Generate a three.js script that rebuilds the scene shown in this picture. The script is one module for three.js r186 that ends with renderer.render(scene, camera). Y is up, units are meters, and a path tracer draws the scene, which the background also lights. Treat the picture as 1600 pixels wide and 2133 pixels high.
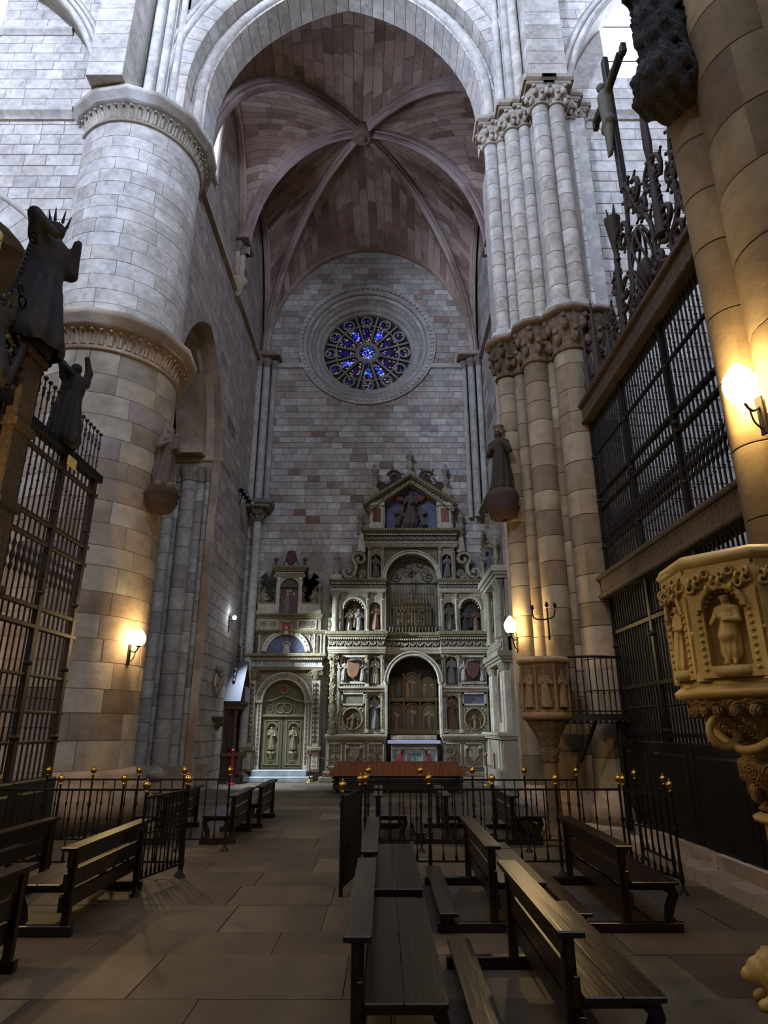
import * as THREE from 'three';
import { mergeGeometries, mergeVertices, toCreasedNormals } from 'three/addons/utils/BufferGeometryUtils.js';
import { RectAreaLightUniformsLib } from 'three/addons/lights/RectAreaLightUniformsLib.js';
import { FontLoader } from 'three/addons/loaders/FontLoader.js';
import { TextGeometry } from 'three/addons/geometries/TextGeometry.js';

// ------------------------------------------------------------------ camera, light, exposure
const scene = new THREE.Scene();
scene.background = new THREE.Color(0x05060a);
const camera = new THREE.PerspectiveCamera(77.873, 1600 / 2133, 0.05, 120);
camera.position.set(0, 1.75, 0);
camera.rotation.set(THREE.MathUtils.degToRad(18.766), 0, 0);
const renderer = new THREE.WebGLRenderer({ antialias: true });
renderer.toneMapping = THREE.LinearToneMapping;
renderer.toneMappingExposure = 1.0;
renderer.shadowMap.enabled = true;
RectAreaLightUniformsLib.init();
const DAY = 0xc4d6ff, WARM = 0xffd998, COOL = 0xd6eaff;
const LANTERN = 13, CLERESTORY = 64, LAMP = 8.8;

// ------------------------------------------------------------------ helpers
let seed = 20240;
const rnd = () => { seed = (seed * 1664525 + 1013904223) >>> 0; return seed / 4294967296; };
const rr = (a, b) => a + (b - a) * rnd();
const pick = (a) => a[Math.floor(rnd() * a.length) % a.length];
const V = (x, y, z) => new THREE.Vector3(x, y, z);
const PI = Math.PI;
const taken = {};
const numbered = (n) => { taken[n] = (taken[n] ?? -1) + 1; return taken[n] ? n + '_' + String(taken[n]).padStart(3, '0') : n; };

// every geometry becomes non-indexed with position, normal and a uv in metres from its own faces
function norm(g, creased) {
  let k = g.index ? g.toNonIndexed() : g.clone();
  for (const a of Object.keys(k.attributes)) if (!['position', 'normal'].includes(a)) k.deleteAttribute(a);
  if (!k.attributes.normal) k.computeVertexNormals();
  k.morphAttributes = {};
  return k;
}
function boxUV(g) {
  const p = g.attributes.position, uv = new Float32Array(p.count * 2), a = V(), b = V(), c = V();
  for (let i = 0; i < p.count; i += 3) {
    a.fromBufferAttribute(p, i); b.fromBufferAttribute(p, i + 1); c.fromBufferAttribute(p, i + 2);
    const n = b.clone().sub(a).cross(c.clone().sub(a)), x = Math.abs(n.x), y = Math.abs(n.y), z = Math.abs(n.z);
    [a, b, c].forEach((q, k) => {
      const t = (i + k) * 2;
      if (y > x && y > z) { uv[t] = q.x; uv[t + 1] = q.z; } else if (x > z) { uv[t] = q.z; uv[t + 1] = q.y; } else { uv[t] = q.x; uv[t + 1] = q.y; }
    });
  }
  g.setAttribute('uv', new THREE.BufferAttribute(uv, 2));
  return g;
}
const merge = (list) => { const l = list.flat(9).filter(Boolean).map((g) => norm(g)); return l.length === 1 ? l[0] : mergeGeometries(l); };
function obj(name, geos, mat, parent = scene, label) {
  const g = geos.isBufferGeometry && geos.userData.ready ? geos : boxUV(merge([geos]));
  const m = new THREE.Mesh(g, mat);
  m.name = parent === scene ? numbered(name) : name;
  m.castShadow = m.receiveShadow = true;
  if (label) m.userData.label = label;
  parent.add(m);
  return m;
}
const ready = (geos) => { const g = boxUV(merge([geos])); g.userData.ready = true; return g; };
function thing(name, label, category, pos = [0, 0, 0], turn = 0, group) {
  const o = new THREE.Group(); o.name = numbered(name); scene.add(o);
  o.position.set(...pos); o.rotation.y = turn; o.userData = { label, category };
  if (group) o.userData.group = group;
  return o;
}
function tag(o, label, category, group) { o.userData.label = label; o.userData.category = category; if (group) o.userData.group = group; return o; }
function struct(name, label, category) {
  const o = new THREE.Group(); o.name = numbered(name); scene.add(o);
  o.userData = { kind: 'structure', label, category }; return o;
}
function dup(o, pos, turn, label, group) {
  const c = o.clone(); c.name = numbered(o.name.replace(/_\d{3}$/, '')); c.userData = { ...o.userData };
  c.position.set(...pos); c.rotation.y = turn;
  if (label) c.userData.label = label; if (group) c.userData.group = group;
  scene.add(c); return c;
}
// shapes
const T = (g, x = 0, y = 0, z = 0) => g.translate(x, y, z);
function bx(x0, x1, y0, y1, z0, z1) { return new THREE.BoxGeometry(x1 - x0, y1 - y0, z1 - z0).translate((x0 + x1) / 2, (y0 + y1) / 2, (z0 + z1) / 2); }
function cb(x0, x1, y0, y1, z0, z1, b = 0.01) { // box with chamfered edges
  const w = x1 - x0, h = y1 - y0, d = z1 - z0; b = Math.min(b, w * 0.45, h * 0.45, d * 0.45);
  const s = new THREE.Shape(); s.moveTo(b, b); s.lineTo(w - b, b); s.lineTo(w - b, h - b); s.lineTo(b, h - b); s.closePath();
  return new THREE.ExtrudeGeometry(s, { depth: d - 2 * b, bevelEnabled: true, bevelThickness: b, bevelSize: b, bevelSegments: 1, steps: 1 }).translate(x0, y0, z0 + b);
}
const cyl = (r0, r1, h, n = 16, open = false) => new THREE.CylinderGeometry(r1, r0, h, n, 1, open).translate(0, h / 2, 0);
const sph = (r, n = 12, m = 8) => new THREE.SphereGeometry(r, n, m);
const lathe = (prof, n = 20, a0 = 0, a1 = 2 * PI) => new THREE.LatheGeometry(prof.map(([x, y]) => new THREE.Vector2(Math.max(x, 0.0001), y)), n, a0, a1);
const torus = (R, r, n = 6, m = 24, arc = 2 * PI) => new THREE.TorusGeometry(R, r, n, m, arc);
const tube = (pts, r, seg = 24, n = 6, closed = false) => new THREE.TubeGeometry(new THREE.CatmullRomCurve3(pts.map((q) => q.isVector3 ? q : V(...q)), closed), seg, r, n, closed);
function rod(a, b, r0, r1 = r0, n = 8) { // straight bar between two points
  a = a.isVector3 ? a : V(...a); b = b.isVector3 ? b : V(...b);
  const d = b.clone().sub(a), g = new THREE.CylinderGeometry(r1, r0, d.length(), n);
  g.applyQuaternion(new THREE.Quaternion().setFromUnitVectors(V(0, 1, 0), d.clone().normalize()));
  return g.translate(...a.clone().add(b).multiplyScalar(0.5).toArray());
}
function extr(pts, d, bevel = 0, holes = []) {
  const s = new THREE.Shape(pts.map((q) => new THREE.Vector2(q[0], q[1])));
  for (const h of holes) s.holes.push(new THREE.Path(h.map((q) => new THREE.Vector2(q[0], q[1]))));
  return new THREE.ExtrudeGeometry(s, { depth: d, bevelEnabled: bevel > 0, bevelThickness: bevel, bevelSize: bevel, bevelSegments: 1, steps: 1, curveSegments: 10 });
}
const arc = (cx, cy, r, a0, a1, n = 16) => Array.from({ length: n + 1 }, (_, i) => { const a = a0 + (a1 - a0) * i / n; return [cx + r * Math.cos(a), cy + r * Math.sin(a)]; });
const ring2d = (cx, cy, r0, r1, a0, a1, n = 24) => [...arc(cx, cy, r1, a0, a1, n), ...arc(cx, cy, r0, a1, a0, n)];
// sweep a profile (list of [side, out]) along points, 'out' is given for each point
function sweep(points, outs, prof, closed = false) {
  const n = points.length, m = prof.length, pos = [], idx = [];
  for (let i = 0; i < n; i++) {
    const t = points[Math.min(i + 1, n - 1)].clone().sub(points[Math.max(i - 1, 0)]).normalize();
    const o = outs[i].clone().addScaledVector(t, -outs[i].dot(t)).normalize(), s = t.clone().cross(o);
    for (const [a, b] of prof) { const q = points[i].clone().addScaledVector(s, a).addScaledVector(o, b); pos.push(q.x, q.y, q.z); }
  }
  for (let i = 0; i < n - 1; i++) for (let j = 0; j < (closed ? m : m - 1); j++) {
    const a = i * m + j, b = i * m + (j + 1) % m; idx.push(a, b, a + m, b, b + m, a + m);
  }
  const g = new THREE.BufferGeometry(); g.setAttribute('position', new THREE.Float32BufferAttribute(pos, 3)); g.setIndex(idx);
  return toCreasedNormals(g, 0.7);
}
// spiral scroll in the xy plane
const spiral = (r, turns, dir = 1, a0 = 0, n = 40) => Array.from({ length: n + 1 }, (_, i) => { const k = i / n, a = a0 + dir * k * turns * 2 * PI, q = r * (1 - 0.85 * k); return V(q * Math.cos(a), q * Math.sin(a), 0); });

// ------------------------------------------------------------------ textures
function hash(x, y) { let h = (x * 374761393 + y * 668265263) | 0; h = Math.imul(h ^ (h >>> 13), 1274126177); return ((h ^ (h >>> 16)) >>> 0) / 4294967296; }
function vnoise(x, y, w) { // periodic value noise
  const xi = Math.floor(x), yi = Math.floor(y), fx = x - xi, fy = y - yi, sx = fx * fx * (3 - 2 * fx), sy = fy * fy * (3 - 2 * fy);
  const m = (k) => ((k % w) + w) % w, h = (a, b) => hash(m(a) + w * 17, m(b));
  return (h(xi, yi) * (1 - sx) + h(xi + 1, yi) * sx) * (1 - sy) + (h(xi, yi + 1) * (1 - sx) + h(xi + 1, yi + 1) * sx) * sy;
}
const fbm = (u, v, w, oct) => { let s = 0, a = 0.5, t = 0; for (let i = 0; i < oct; i++) { s += a * vnoise(u * w, v * w, w); t += a; a *= 0.55; w *= 2; } return s / t; };
function dataTex(n, fn, metres, srgb = true) {
  const d = new Uint8Array(n * n * 4);
  for (let y = 0; y < n; y++) for (let x = 0; x < n; x++) {
    const c = fn(x / n, y / n), o = (y * n + x) * 4;
    for (let k = 0; k < 3; k++) d[o + k] = Math.max(0, Math.min(255, Math.round((c.length ? c[k] : c) * 255)));
    d[o + 3] = 255;
  }
  const t = new THREE.DataTexture(d, n, n); t.wrapS = t.wrapT = THREE.RepeatWrapping; t.magFilter = THREE.LinearFilter; t.minFilter = THREE.LinearFilter;
  if (srgb) t.colorSpace = THREE.SRGBColorSpace;
  t.repeat.set(1 / metres, 1 / metres); t.needsUpdate = true; return t;
}
const mottle = dataTex(512, (u, v) => { const a = fbm(u, v, 5, 6), b = fbm(u + 0.37, v + 0.11, 23, 4); const q = 0.72 + 0.3 * (a - 0.5) + 0.26 * (b - 0.5) + 0.16; return [q, q * 0.995, q * 0.985]; }, 2.6);
const stained = dataTex(512, (u, v) => { const a = fbm(u, v, 3, 6), b = fbm(u + 0.2, v + 0.7, 30, 3), s = Math.max(0, Math.min(1, (a - 0.46) * 5)); const q = 0.92 - 0.2 * s + 0.18 * (b - 0.5); return [q, q * (1 - 0.04 * s), q * (1 - 0.09 * s)]; }, 5.2);
const grit = dataTex(256, (u, v) => 0.5 + 0.6 * (fbm(u, v, 14, 5) - 0.5), 0.9, false);
const carve = dataTex(512, (u, v) => { // leaf and scroll relief, height only
  let h = 0; const n = 4, cu = (u * n) % 1 - 0.5, cv = (v * n) % 1 - 0.5, flip = (Math.floor(u * n) + Math.floor(v * n)) % 2 ? -1 : 1;
  const r = Math.hypot(cu, cv), a = Math.atan2(cv, cu * flip);
  h = 0.5 + 0.5 * Math.cos(r * 38 - a * 2); h *= r < 0.47 ? 1 : 0.35; h = h * 0.75 + 0.4 * (fbm(u, v, 24, 3) - 0.3);
  return h; }, 0.55, false);
const woodT = dataTex(512, (u, v) => { const w = fbm(u * 1, v * 1, 4, 3); const g = fbm(u, v * 0.06 + w * 0.02, 48, 4), l = 0.5 + 0.5 * Math.sin((u * 22 + w * 3.2) * 2 * PI); const q = 0.62 + 0.4 * (g - 0.5) + 0.12 * l; return [q, q * 0.95, q * 0.9]; }, 1.2);
const woodB = dataTex(256, (u, v) => fbm(u, v * 0.08, 40, 4), 1.2, false);
const MAPS = { mottle, stained };
const matCache = {};
function stone(hex, opt = {}) {
  const key = hex + JSON.stringify(opt); if (matCache[key]) return matCache[key];
  const m = new THREE.MeshStandardMaterial({ color: new THREE.Color(hex), roughness: opt.rough ?? 0.9, map: MAPS[opt.map ?? 'mottle'], bumpMap: opt.carved ? carve : grit, bumpScale: opt.bump ?? (opt.carved ? 0.02 : 0.006), side: THREE.DoubleSide });
  if (opt.off) { m.map = m.map.clone(); m.map.offset.set(opt.off, opt.off * 1.7); }
  return (matCache[key] = m);
}
const plain = (hex, rough = 0.8, metal = 0, extra = {}) => { const key = hex + '|' + rough + '|' + metal + JSON.stringify(extra); return (matCache[key] ??= new THREE.MeshStandardMaterial({ color: new THREE.Color(hex), roughness: rough, metalness: metal, side: THREE.DoubleSide, ...extra })); };
const wood = (hex, rough = 0.45) => (matCache['w' + hex + rough] ??= new THREE.MeshStandardMaterial({ color: new THREE.Color(hex), roughness: rough, map: woodT, bumpMap: woodB, bumpScale: 0.002 }));
const WHITE = ['#cfc9be', '#cac4b9', '#d3cec5', '#c6bfb3', '#ccc4b8'].map((c, i) => stone(c, { off: i * 0.31 }));
const WARMS = ['#b09e88', '#aa9781', '#b3a28d', '#a5927d', '#ad9b87', '#a08d7a'].map((c, i) => stone(c, { map: 'stained', off: i * 0.27 }));
const GREYS = ['#aca79e', '#a6a198', '#b2ada4', '#9f998f', '#a8a195', '#99928a'].map((c, i) => stone(c, { off: i * 0.23 }));
const ROSY = ['#a18677', '#987d6f', '#a88f80', '#8d7366', '#9e8575', '#a48a7b', '#856c60'].map((c, i) => stone(c, { map: 'stained', off: i * 0.19 }));
const TINT = ['#9c8d81', '#96877c', '#a09184', '#8f8177'].map((c, i) => stone(c, { map: 'stained', off: i * 0.33 }));
const LOWMIX = ['#b5a992', '#afa28b', '#b9ae99', '#aa9d86', '#b3a68f'].map((c, i) => stone(c, { map: 'stained', off: i * 0.29 }));
const SIDEMIX = ['#a89c91', '#a4978b', '#ada297', '#9f9287', '#a69890'].map((c, i) => stone(c, { off: i * 0.29 }));
const mortar = stone('#a79f92'), mortarDark = stone('#9a8274'), mortarGrey = stone('#8e887e');
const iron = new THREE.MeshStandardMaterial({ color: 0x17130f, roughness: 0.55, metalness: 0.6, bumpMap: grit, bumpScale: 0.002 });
const ironBrown = new THREE.MeshStandardMaterial({ color: 0x33261a, roughness: 0.7, metalness: 0.25, bumpMap: grit, bumpScale: 0.004 });
const brass = plain(0xc09a45, 0.28, 1);
const gilt = new THREE.MeshStandardMaterial({ color: 0x6f5d38, roughness: 0.55, metalness: 0.35, bumpMap: carve, bumpScale: 0.012 });

// ------------------------------------------------------------------ masonry
// one stone: polygon in (u, v), laid on map(u, v, h) -> point, h metres proud of the surface
function stoneBlock(poly, map, h = 0.018, cham = 0.008, gap = 0.007) {
  const c = poly.reduce((s, q) => [s[0] + q[0] / poly.length, s[1] + q[1] / poly.length], [0, 0]);
  const inset = (d) => poly.map((q, i) => { // offset edges inwards
    const a = poly[(i + poly.length - 1) % poly.length], b = poly[(i + 1) % poly.length];
    const e0 = [q[0] - a[0], q[1] - a[1]], e1 = [b[0] - q[0], b[1] - q[1]], l0 = Math.hypot(...e0) || 1, l1 = Math.hypot(...e1) || 1;
    const n0 = [-e0[1] / l0, e0[0] / l0], n1 = [-e1[1] / l1, e1[0] / l1], k = 1 + n0[0] * n1[0] + n0[1] * n1[1];
    return k < 0.2 ? [q[0] + (n0[0] + n1[0]) * d, q[1] + (n0[1] + n1[1]) * d] : [q[0] + (n0[0] + n1[0]) * d / k, q[1] + (n0[1] + n1[1]) * d / k];
  });
  const A = inset(gap), B = inset(gap + cham), pos = [], n = poly.length;
  const put = (q, k) => { const w = map(q[0], q[1], k); pos.push(w.x, w.y, w.z); };
  for (let i = 1; i < n - 1; i++) { put(B[0], h); put(B[i], h); put(B[i + 1], h); }
  for (let i = 0; i < n; i++) {
    const j = (i + 1) % n;
    put(A[i], h - cham); put(A[j], h - cham); put(B[j], h); put(A[i], h - cham); put(B[j], h); put(B[i], h);
    put(A[i], -0.01); put(A[j], -0.01); put(A[j], h - cham); put(A[i], -0.01); put(A[j], h - cham); put(A[i], h - cham);
  }
  const g = new THREE.BufferGeometry(); g.setAttribute('position', new THREE.Float32BufferAttribute(pos, 3)); g.computeVertexNormals(); return g;
}
// a stone on a curved surface: grid front with true normals and skirts
function curvedBlock(u0, u1, v0, v1, map, nu = 4, nv = 1, h = 0.018, gap = 0.007) {
  u0 += gap; u1 -= gap; v0 += gap; v1 -= gap;
  const pos = [], nor = [], e = 0.01;
  const nrm = (u, v) => { const a = map(u + e, v, h).sub(map(u - e, v, h)), b = map(u, v + e, h).sub(map(u, v - e, h)); return a.cross(b).normalize(); };
  const P = (i, j) => [u0 + (u1 - u0) * i / nu, v0 + (v1 - v0) * j / nv];
  const put = (q, k, n) => { const w = map(q[0], q[1], k); pos.push(w.x, w.y, w.z); nor.push(n.x, n.y, n.z); };
  for (let i = 0; i < nu; i++) for (let j = 0; j < nv; j++) {
    const a = P(i, j), b = P(i + 1, j), c = P(i + 1, j + 1), d = P(i, j + 1);
    for (const q of [a, b, c, a, c, d]) put(q, h, nrm(...q));
  }
  const edge = (a, b) => { const A = map(a[0], a[1], h), B = map(b[0], b[1], h), C = map(a[0], a[1], -0.01), n = B.clone().sub(A).cross(C.clone().sub(A)).normalize().negate(); for (const [q, k] of [[a, h], [a, -0.01], [b, -0.01], [a, h], [b, -0.01], [b, h]]) put(q, k, n); };
  for (let i = 0; i < nu; i++) { edge(P(i, 0), P(i + 1, 0)); edge(P(i + 1, nv), P(i, nv)); }
  for (let j = 0; j < nv; j++) { edge(P(0, j + 1), P(0, j)); edge(P(nu, j), P(nu, j + 1)); }
  const g = new THREE.BufferGeometry(); g.setAttribute('position', new THREE.Float32BufferAttribute(pos, 3)); g.setAttribute('normal', new THREE.Float32BufferAttribute(nor, 3)); return g;
}
// courses of stones over a rectangle; keep(poly) may clip or drop a stone
function courses(u0, u1, v0, v1, hMin, hMax, wMin, wMax, keep = (p) => p) {
  const out = []; let v = v0, row = 0;
  while (v < v1 - 0.02) {
    let h = rr(hMin, hMax); if (v + h > v1 - hMin * 0.6) h = v1 - v;
    let u = u0, first = true;
    while (u < u1 - 0.02) {
      let w = rr(wMin, wMax); if (first) { w *= row % 2 ? 0.5 : 1; first = false; }
      if (u + w > u1 - wMin * 0.5) w = u1 - u;
      const p = keep([[u, v], [u + w, v], [u + w, v + h], [u, v + h]]);
      if (p && p.length > 2) out.push(p);
      u += w;
    }
    v += h; row++;
  }
  return out;
}
// clip a polygon by the half plane n.(p - q) >= 0
function half(poly, q, n) {
  const out = [], d = (p) => (p[0] - q[0]) * n[0] + (p[1] - q[1]) * n[1];
  poly.forEach((a, i) => { const b = poly[(i + 1) % poly.length], da = d(a), db = d(b); if (da >= 0) out.push(a); if (da * db < 0) { const t = da / (da - db); out.push([a[0] + (b[0] - a[0]) * t, a[1] + (b[1] - a[1]) * t]); } });
  const clean = out.filter((p, i) => Math.hypot(p[0] - out[(i + 1) % out.length][0], p[1] - out[(i + 1) % out.length][1]) > 0.012);
  let area = 0; clean.forEach((p, i) => { const b = clean[(i + 1) % clean.length]; area += p[0] * b[1] - b[0] * p[1]; });
  return area > 0.01 ? clean : null;
}
// keep what lies outside a circle
const outCircle = (cx, cy, r) => (poly) => {
  if (!poly) return null;
  const m = poly.reduce((s, q) => [s[0] + q[0] / poly.length, s[1] + q[1] / poly.length], [0, 0]), d = Math.hypot(m[0] - cx, m[1] - cy);
  const ds = poly.map((q) => Math.hypot(q[0] - cx, q[1] - cy));
  if (Math.max(...ds) < r) return null;
  if (Math.min(...ds) > r && d > r + 0.4) return poly;
  const n = [(m[0] - cx) / d, (m[1] - cy) / d];
  return half(poly, [cx + n[0] * r, cy + n[1] * r], n);
};
// pointed arch: half span s, springing y0, rise; points along it and a test
function pointed(cx, s, y0, rise) {
  const R = (s * s + rise * rise) / (2 * s), a1 = Math.asin(Math.min(1, rise / R));
  const aEnd = Math.acos(Math.max(-1, (R - s) / R));
  const pts = (off = 0, n = 16) => { // left springing to right springing, offset outwards
    const r = R + off, ae = Math.acos((R - s) / r), o = [];
    for (let i = 0; i <= n; i++) { const a = ae * i / n; o.push([cx + (R - s) - r * Math.cos(a), y0 + r * Math.sin(a)]); }
    for (let i = n - 1; i >= 0; i--) { const a = ae * i / n; o.push([cx - (R - s) + r * Math.cos(a), y0 + r * Math.sin(a)]); }
    return o;
  };
  const keepOut = (off = 0) => (poly) => {
    if (!poly) return null;
    const m = poly.reduce((q, w) => [q[0] + w[0] / poly.length, q[1] + w[1] / poly.length], [0, 0]);
    if (m[1] < y0) { // straight jambs
      if (Math.abs(m[0] - cx) > s + off + 1.2) return poly;
      const sg = m[0] < cx ? -1 : 1; return half(poly, [cx + sg * (s + off), 0], [sg, 0]);
    }
    const sg = m[0] < cx ? -1 : 1, ax = cx - sg * (R - s); return outCircle(ax, y0, R + off)(poly);
  };
  return { R, pts, keepOut, aEnd };
}
// lay the stones: the first max of them as parts, what is left as one part of kind stuff
function lay(parent, polys, map, mats, opt = {}) {
  const max = opt.max ?? 300, name = opt.name ?? 'stone_block', rest = [], cols = [];
  polys.forEach((poly, i) => {
    const g = opt.geo ? opt.geo(poly) : stoneBlock(poly, map, (opt.h ?? 0.018) + rr(-0.004, 0.004), opt.cham ?? 0.008, opt.gap ?? 0.007);
    const m = opt.mat ? opt.mat(poly, i) : pick(mats);
    if (i < max) obj(name, g, m, parent); else { rest.push(norm(g)); cols.push(m.color); }
  });
  if (rest.length) {
    const g = boxUV(mergeGeometries(rest)), c = new Float32Array(g.attributes.position.count * 3); let k = 0;
    rest.forEach((r, i) => { for (let j = 0; j < r.attributes.position.count; j++, k += 3) { c[k] = cols[i].r; c[k + 1] = cols[i].g; c[k + 2] = cols[i].b; } });
    g.setAttribute('color', new THREE.BufferAttribute(c, 3));
    const rm = mats[0].clone(); rm.color.set(0xffffff); rm.vertexColors = true; g.userData.ready = true;
    obj(name + '_field', g, rm, parent).userData.kind = 'stuff';
  }
}
// ================================================================== the setting
const ZB = -24, XL = -5.4, XR = 4.17, ZF = -12.4, YS = 16.9; // end wall, side walls, crossing wall, impost level
// ---------- floor of worn slabs
{
  const f = struct('floor', 'worn brown stone floor of large slabs between the benches', 'floor');
  obj('bedding', bx(-17, 15, -0.3, -0.012, -26, 10), stone('#4a4238'), f);
  const FL = ['#5c4e39', '#574934', '#60523d', '#524531', '#62553f', '#50422f', '#594b37'].map((c, i) => stone(c, { map: 'stained', rough: 0.62, bump: 0.004, off: i * 0.37 }));
  const near = [], far = [];
  for (const p of courses(-8.5, 8.5, 0.6, 24, 0.62, 0.95, 0.9, 1.7)) { const m = p[0][1]; (Math.abs((p[0][0] + p[1][0]) / 2) < 1.2 + 0.32 * m ? near : far).push(p); }
  lay(f, near.concat(far), (u, v, h) => V(u, h - 0.012, -v), FL, { name: 'floor_slab', max: 290, h: 0.012, cham: 0.003, gap: 0.004 });
}
// ---------- end wall of the transept, with its rose window
const ROSE = { x: -0.74, y: 17.72, R: 2.98, r: 1.98 };
{
  const w = struct('wall_back', 'grey ashlar end wall of the transept rising above the altarpiece', 'wall');
  const out = [[-5.7, -0.2], [4.5, -0.2], [4.5, 25.5], [-5.7, 25.5]];
  obj('core', T(extr(out, 0.9, 0, [arc(ROSE.x, ROSE.y, 2.6, 0, 2 * PI, 48)]), 0, 0, ZB - 0.9), mortarGrey, w);
  const clip = outCircle(ROSE.x, ROSE.y, ROSE.R - 0.04);
  const polys = courses(XL, XR, 0, 25, 0.25, 0.34, 0.38, 0.72, (p) => { p = clip(p); if (!p) return null; const m = p[0]; if (m[1] < 8 && m[0] > -4.9 && m[0] < 4) return null; return p; });
  polys.sort((a, b) => { const k = (p) => Math.abs(p[0][1] - 11.8) + 0.15 * Math.abs(p[0][0] + 1); return k(a) - k(b); });
  lay(w, polys, (u, v, h) => V(u, v, ZB + h), GREYS, { h: 0.02, gap: 0.009, mat: (p) => rnd() < 0.025 ? ROSY[3] : rnd() < (p[0][1] > 14 ? 0.35 : 0.14) ? pick(TINT) : pick(GREYS) });
  // string course and wall rib
  const sc = [[0, 0], [0.1, 0.02], [0.14, 0.1], [0.14, 0.2], [0, 0.2]];
  for (const [a, b] of [[XL, ROSE.x - 2.7], [ROSE.x + 2.7, XR]]) obj('string_course', sweep([V(a, 16.45, ZB), V(b, 16.45, ZB)], [V(0, 0, 1), V(0, 0, 1)], sc.map(([o, y]) => [-y, o])), GREYS[1], w);
}
{
  const w = struct('window_1', 'round rose window with blue stained glass and stepped stone rim', 'rose window');
  w.position.set(ROSE.x, ROSE.y, ZB);
  // stepped rim
  const prof = [[3.02, 0], [3.02, 0.1], [2.9, 0.14], [2.82, 0.1], [2.8, 0.02], [2.72, 0.04], [2.66, -0.02], [2.62, -0.1], [2.54, -0.08], [2.48, -0.16], [2.44, -0.26], [2.36, -0.24], [2.3, -0.32], [2.26, -0.42], [2.18, -0.4], [2.12, -0.48], [2.08, -0.58], [1.99, -0.56], [1.95, -0.62], [1.95, -0.95]];
  for (let k = 0; k < prof.length - 1; k += 3) {
    const pr = prof.slice(k, k + 4);
    obj('rim_moulding', toCreasedNormals(lathe(pr.map(([r, y]) => [r, y]), 72), 0.5).rotateX(PI / 2), GREYS[(k / 3) % 4], w);
  }
  const teeth = []; for (let i = 0; i < 84; i++) { const a = i / 84 * 2 * PI; teeth.push(new THREE.BoxGeometry(0.1, 0.1, 0.1).translate(2.86, 0, 0.12).rotateZ(a)); }
  obj('dentil_band', teeth, GREYS[1], w).userData.kind = 'stuff';
  // tracery: hub, twelve spokes, outer arcs and roundels
  const tr = GREYS[3];
  obj('hub', [lathe([[0.36, -0.09], [0.36, 0.07], [0.42, 0.1], [0.52, 0.06], [0.56, 0], [0.56, -0.09], [0.36, -0.09]], 40).rotateX(PI / 2).translate(0, 0, -0.74)], tr, w);
  const S = 12, glassMat = [];
  for (let i = 0; i < S; i++) {
    const a = (i + 0.5) / S * 2 * PI + 0.02;
    obj('spoke', [rod([0.54 * Math.cos(a), 0.54 * Math.sin(a), -0.74], [1.94 * Math.cos(a), 1.94 * Math.sin(a), -0.74], 0.045, 0.05, 8), sph(0.075, 8, 6).translate(0.6 * Math.cos(a), 0.6 * Math.sin(a), -0.72), sph(0.08, 8, 6).translate(1.42 * Math.cos(a), 1.42 * Math.sin(a), -0.72)], tr, w);
    const b = i / S * 2 * PI + 0.02;
    obj('roundel_ring', [torus(0.235, 0.045, 6, 24).translate(1.66 * Math.cos(b), 1.66 * Math.sin(b), -0.74), tube([[1.4, 0.36, 0], [1.42, 0.12, 0], [1.37, 0, 0], [1.42, -0.12, 0], [1.4, -0.36, 0]], 0.035, 14, 6).rotateZ(b).translate(0, 0, -0.75)], tr, w);
  }
  // glass: small quarries joined pane by pane; each pane glows with the daylight behind it
  const tints = [['#1a1fd0', 1.0], ['#2b3cff', 1.3], ['#5a62ff', 1.3], ['#cfd0ff', 1.5], ['#4a1f9a', 0.7], ['#8a1f2a', 0.5], ['#cdb98a', 0.9], ['#120f4a', 0.4], ['#0c0b22', 0.15], ['#0b0a14', 0.08], ['#35b9d8', 1.1]]
    .map(([c, e]) => new THREE.MeshStandardMaterial({ color: 0x08080c, roughness: 0.25, emissive: new THREE.Color(c), emissiveIntensity: e * 0.62, side: THREE.DoubleSide }));
  function pane(cells, name, parent) { // cells: list of [polygon, tint]
    const by = new Map();
    for (const [p, t] of cells) { if (!by.has(t)) by.set(t, []); by.get(t).push(new THREE.ShapeGeometry(new THREE.Shape(p.map((q) => new THREE.Vector2(...q)))).translate(0, 0, -0.78)); }
    const g = new THREE.Group(); g.name = name; parent.add(g);
    for (const [t, l] of by) obj('quarry', l, tints[t], g).userData.kind = 'stuff';
    return g;
  }
  const cell = (x, y, r, n = 4) => Array.from({ length: n }, (_, i) => { const a = i / n * 2 * PI + rr(0, 1.2); return [x + r * Math.cos(a) * rr(0.6, 1.1), y + r * Math.sin(a) * rr(0.6, 1.1)]; });
  obj('leading', T(new THREE.CircleGeometry(1.97, 48), 0, 0, -0.8), plain(0x0b0a0c, 0.7), w);
  const cc = []; for (let i = 0; i < 90; i++) { const a = rr(0, 6.3), q = 0.33 * Math.sqrt(rnd()); cc.push([cell(q * Math.cos(a), q * Math.sin(a), 0.045), pick([3, 2, 3, 1, 2, 10, 0])]); }
  pane(cc, 'pane', w);
  const bright = { 3: 1, 5: 1, 9: 1, 10.5: 1, 8.5: 1 };
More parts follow.
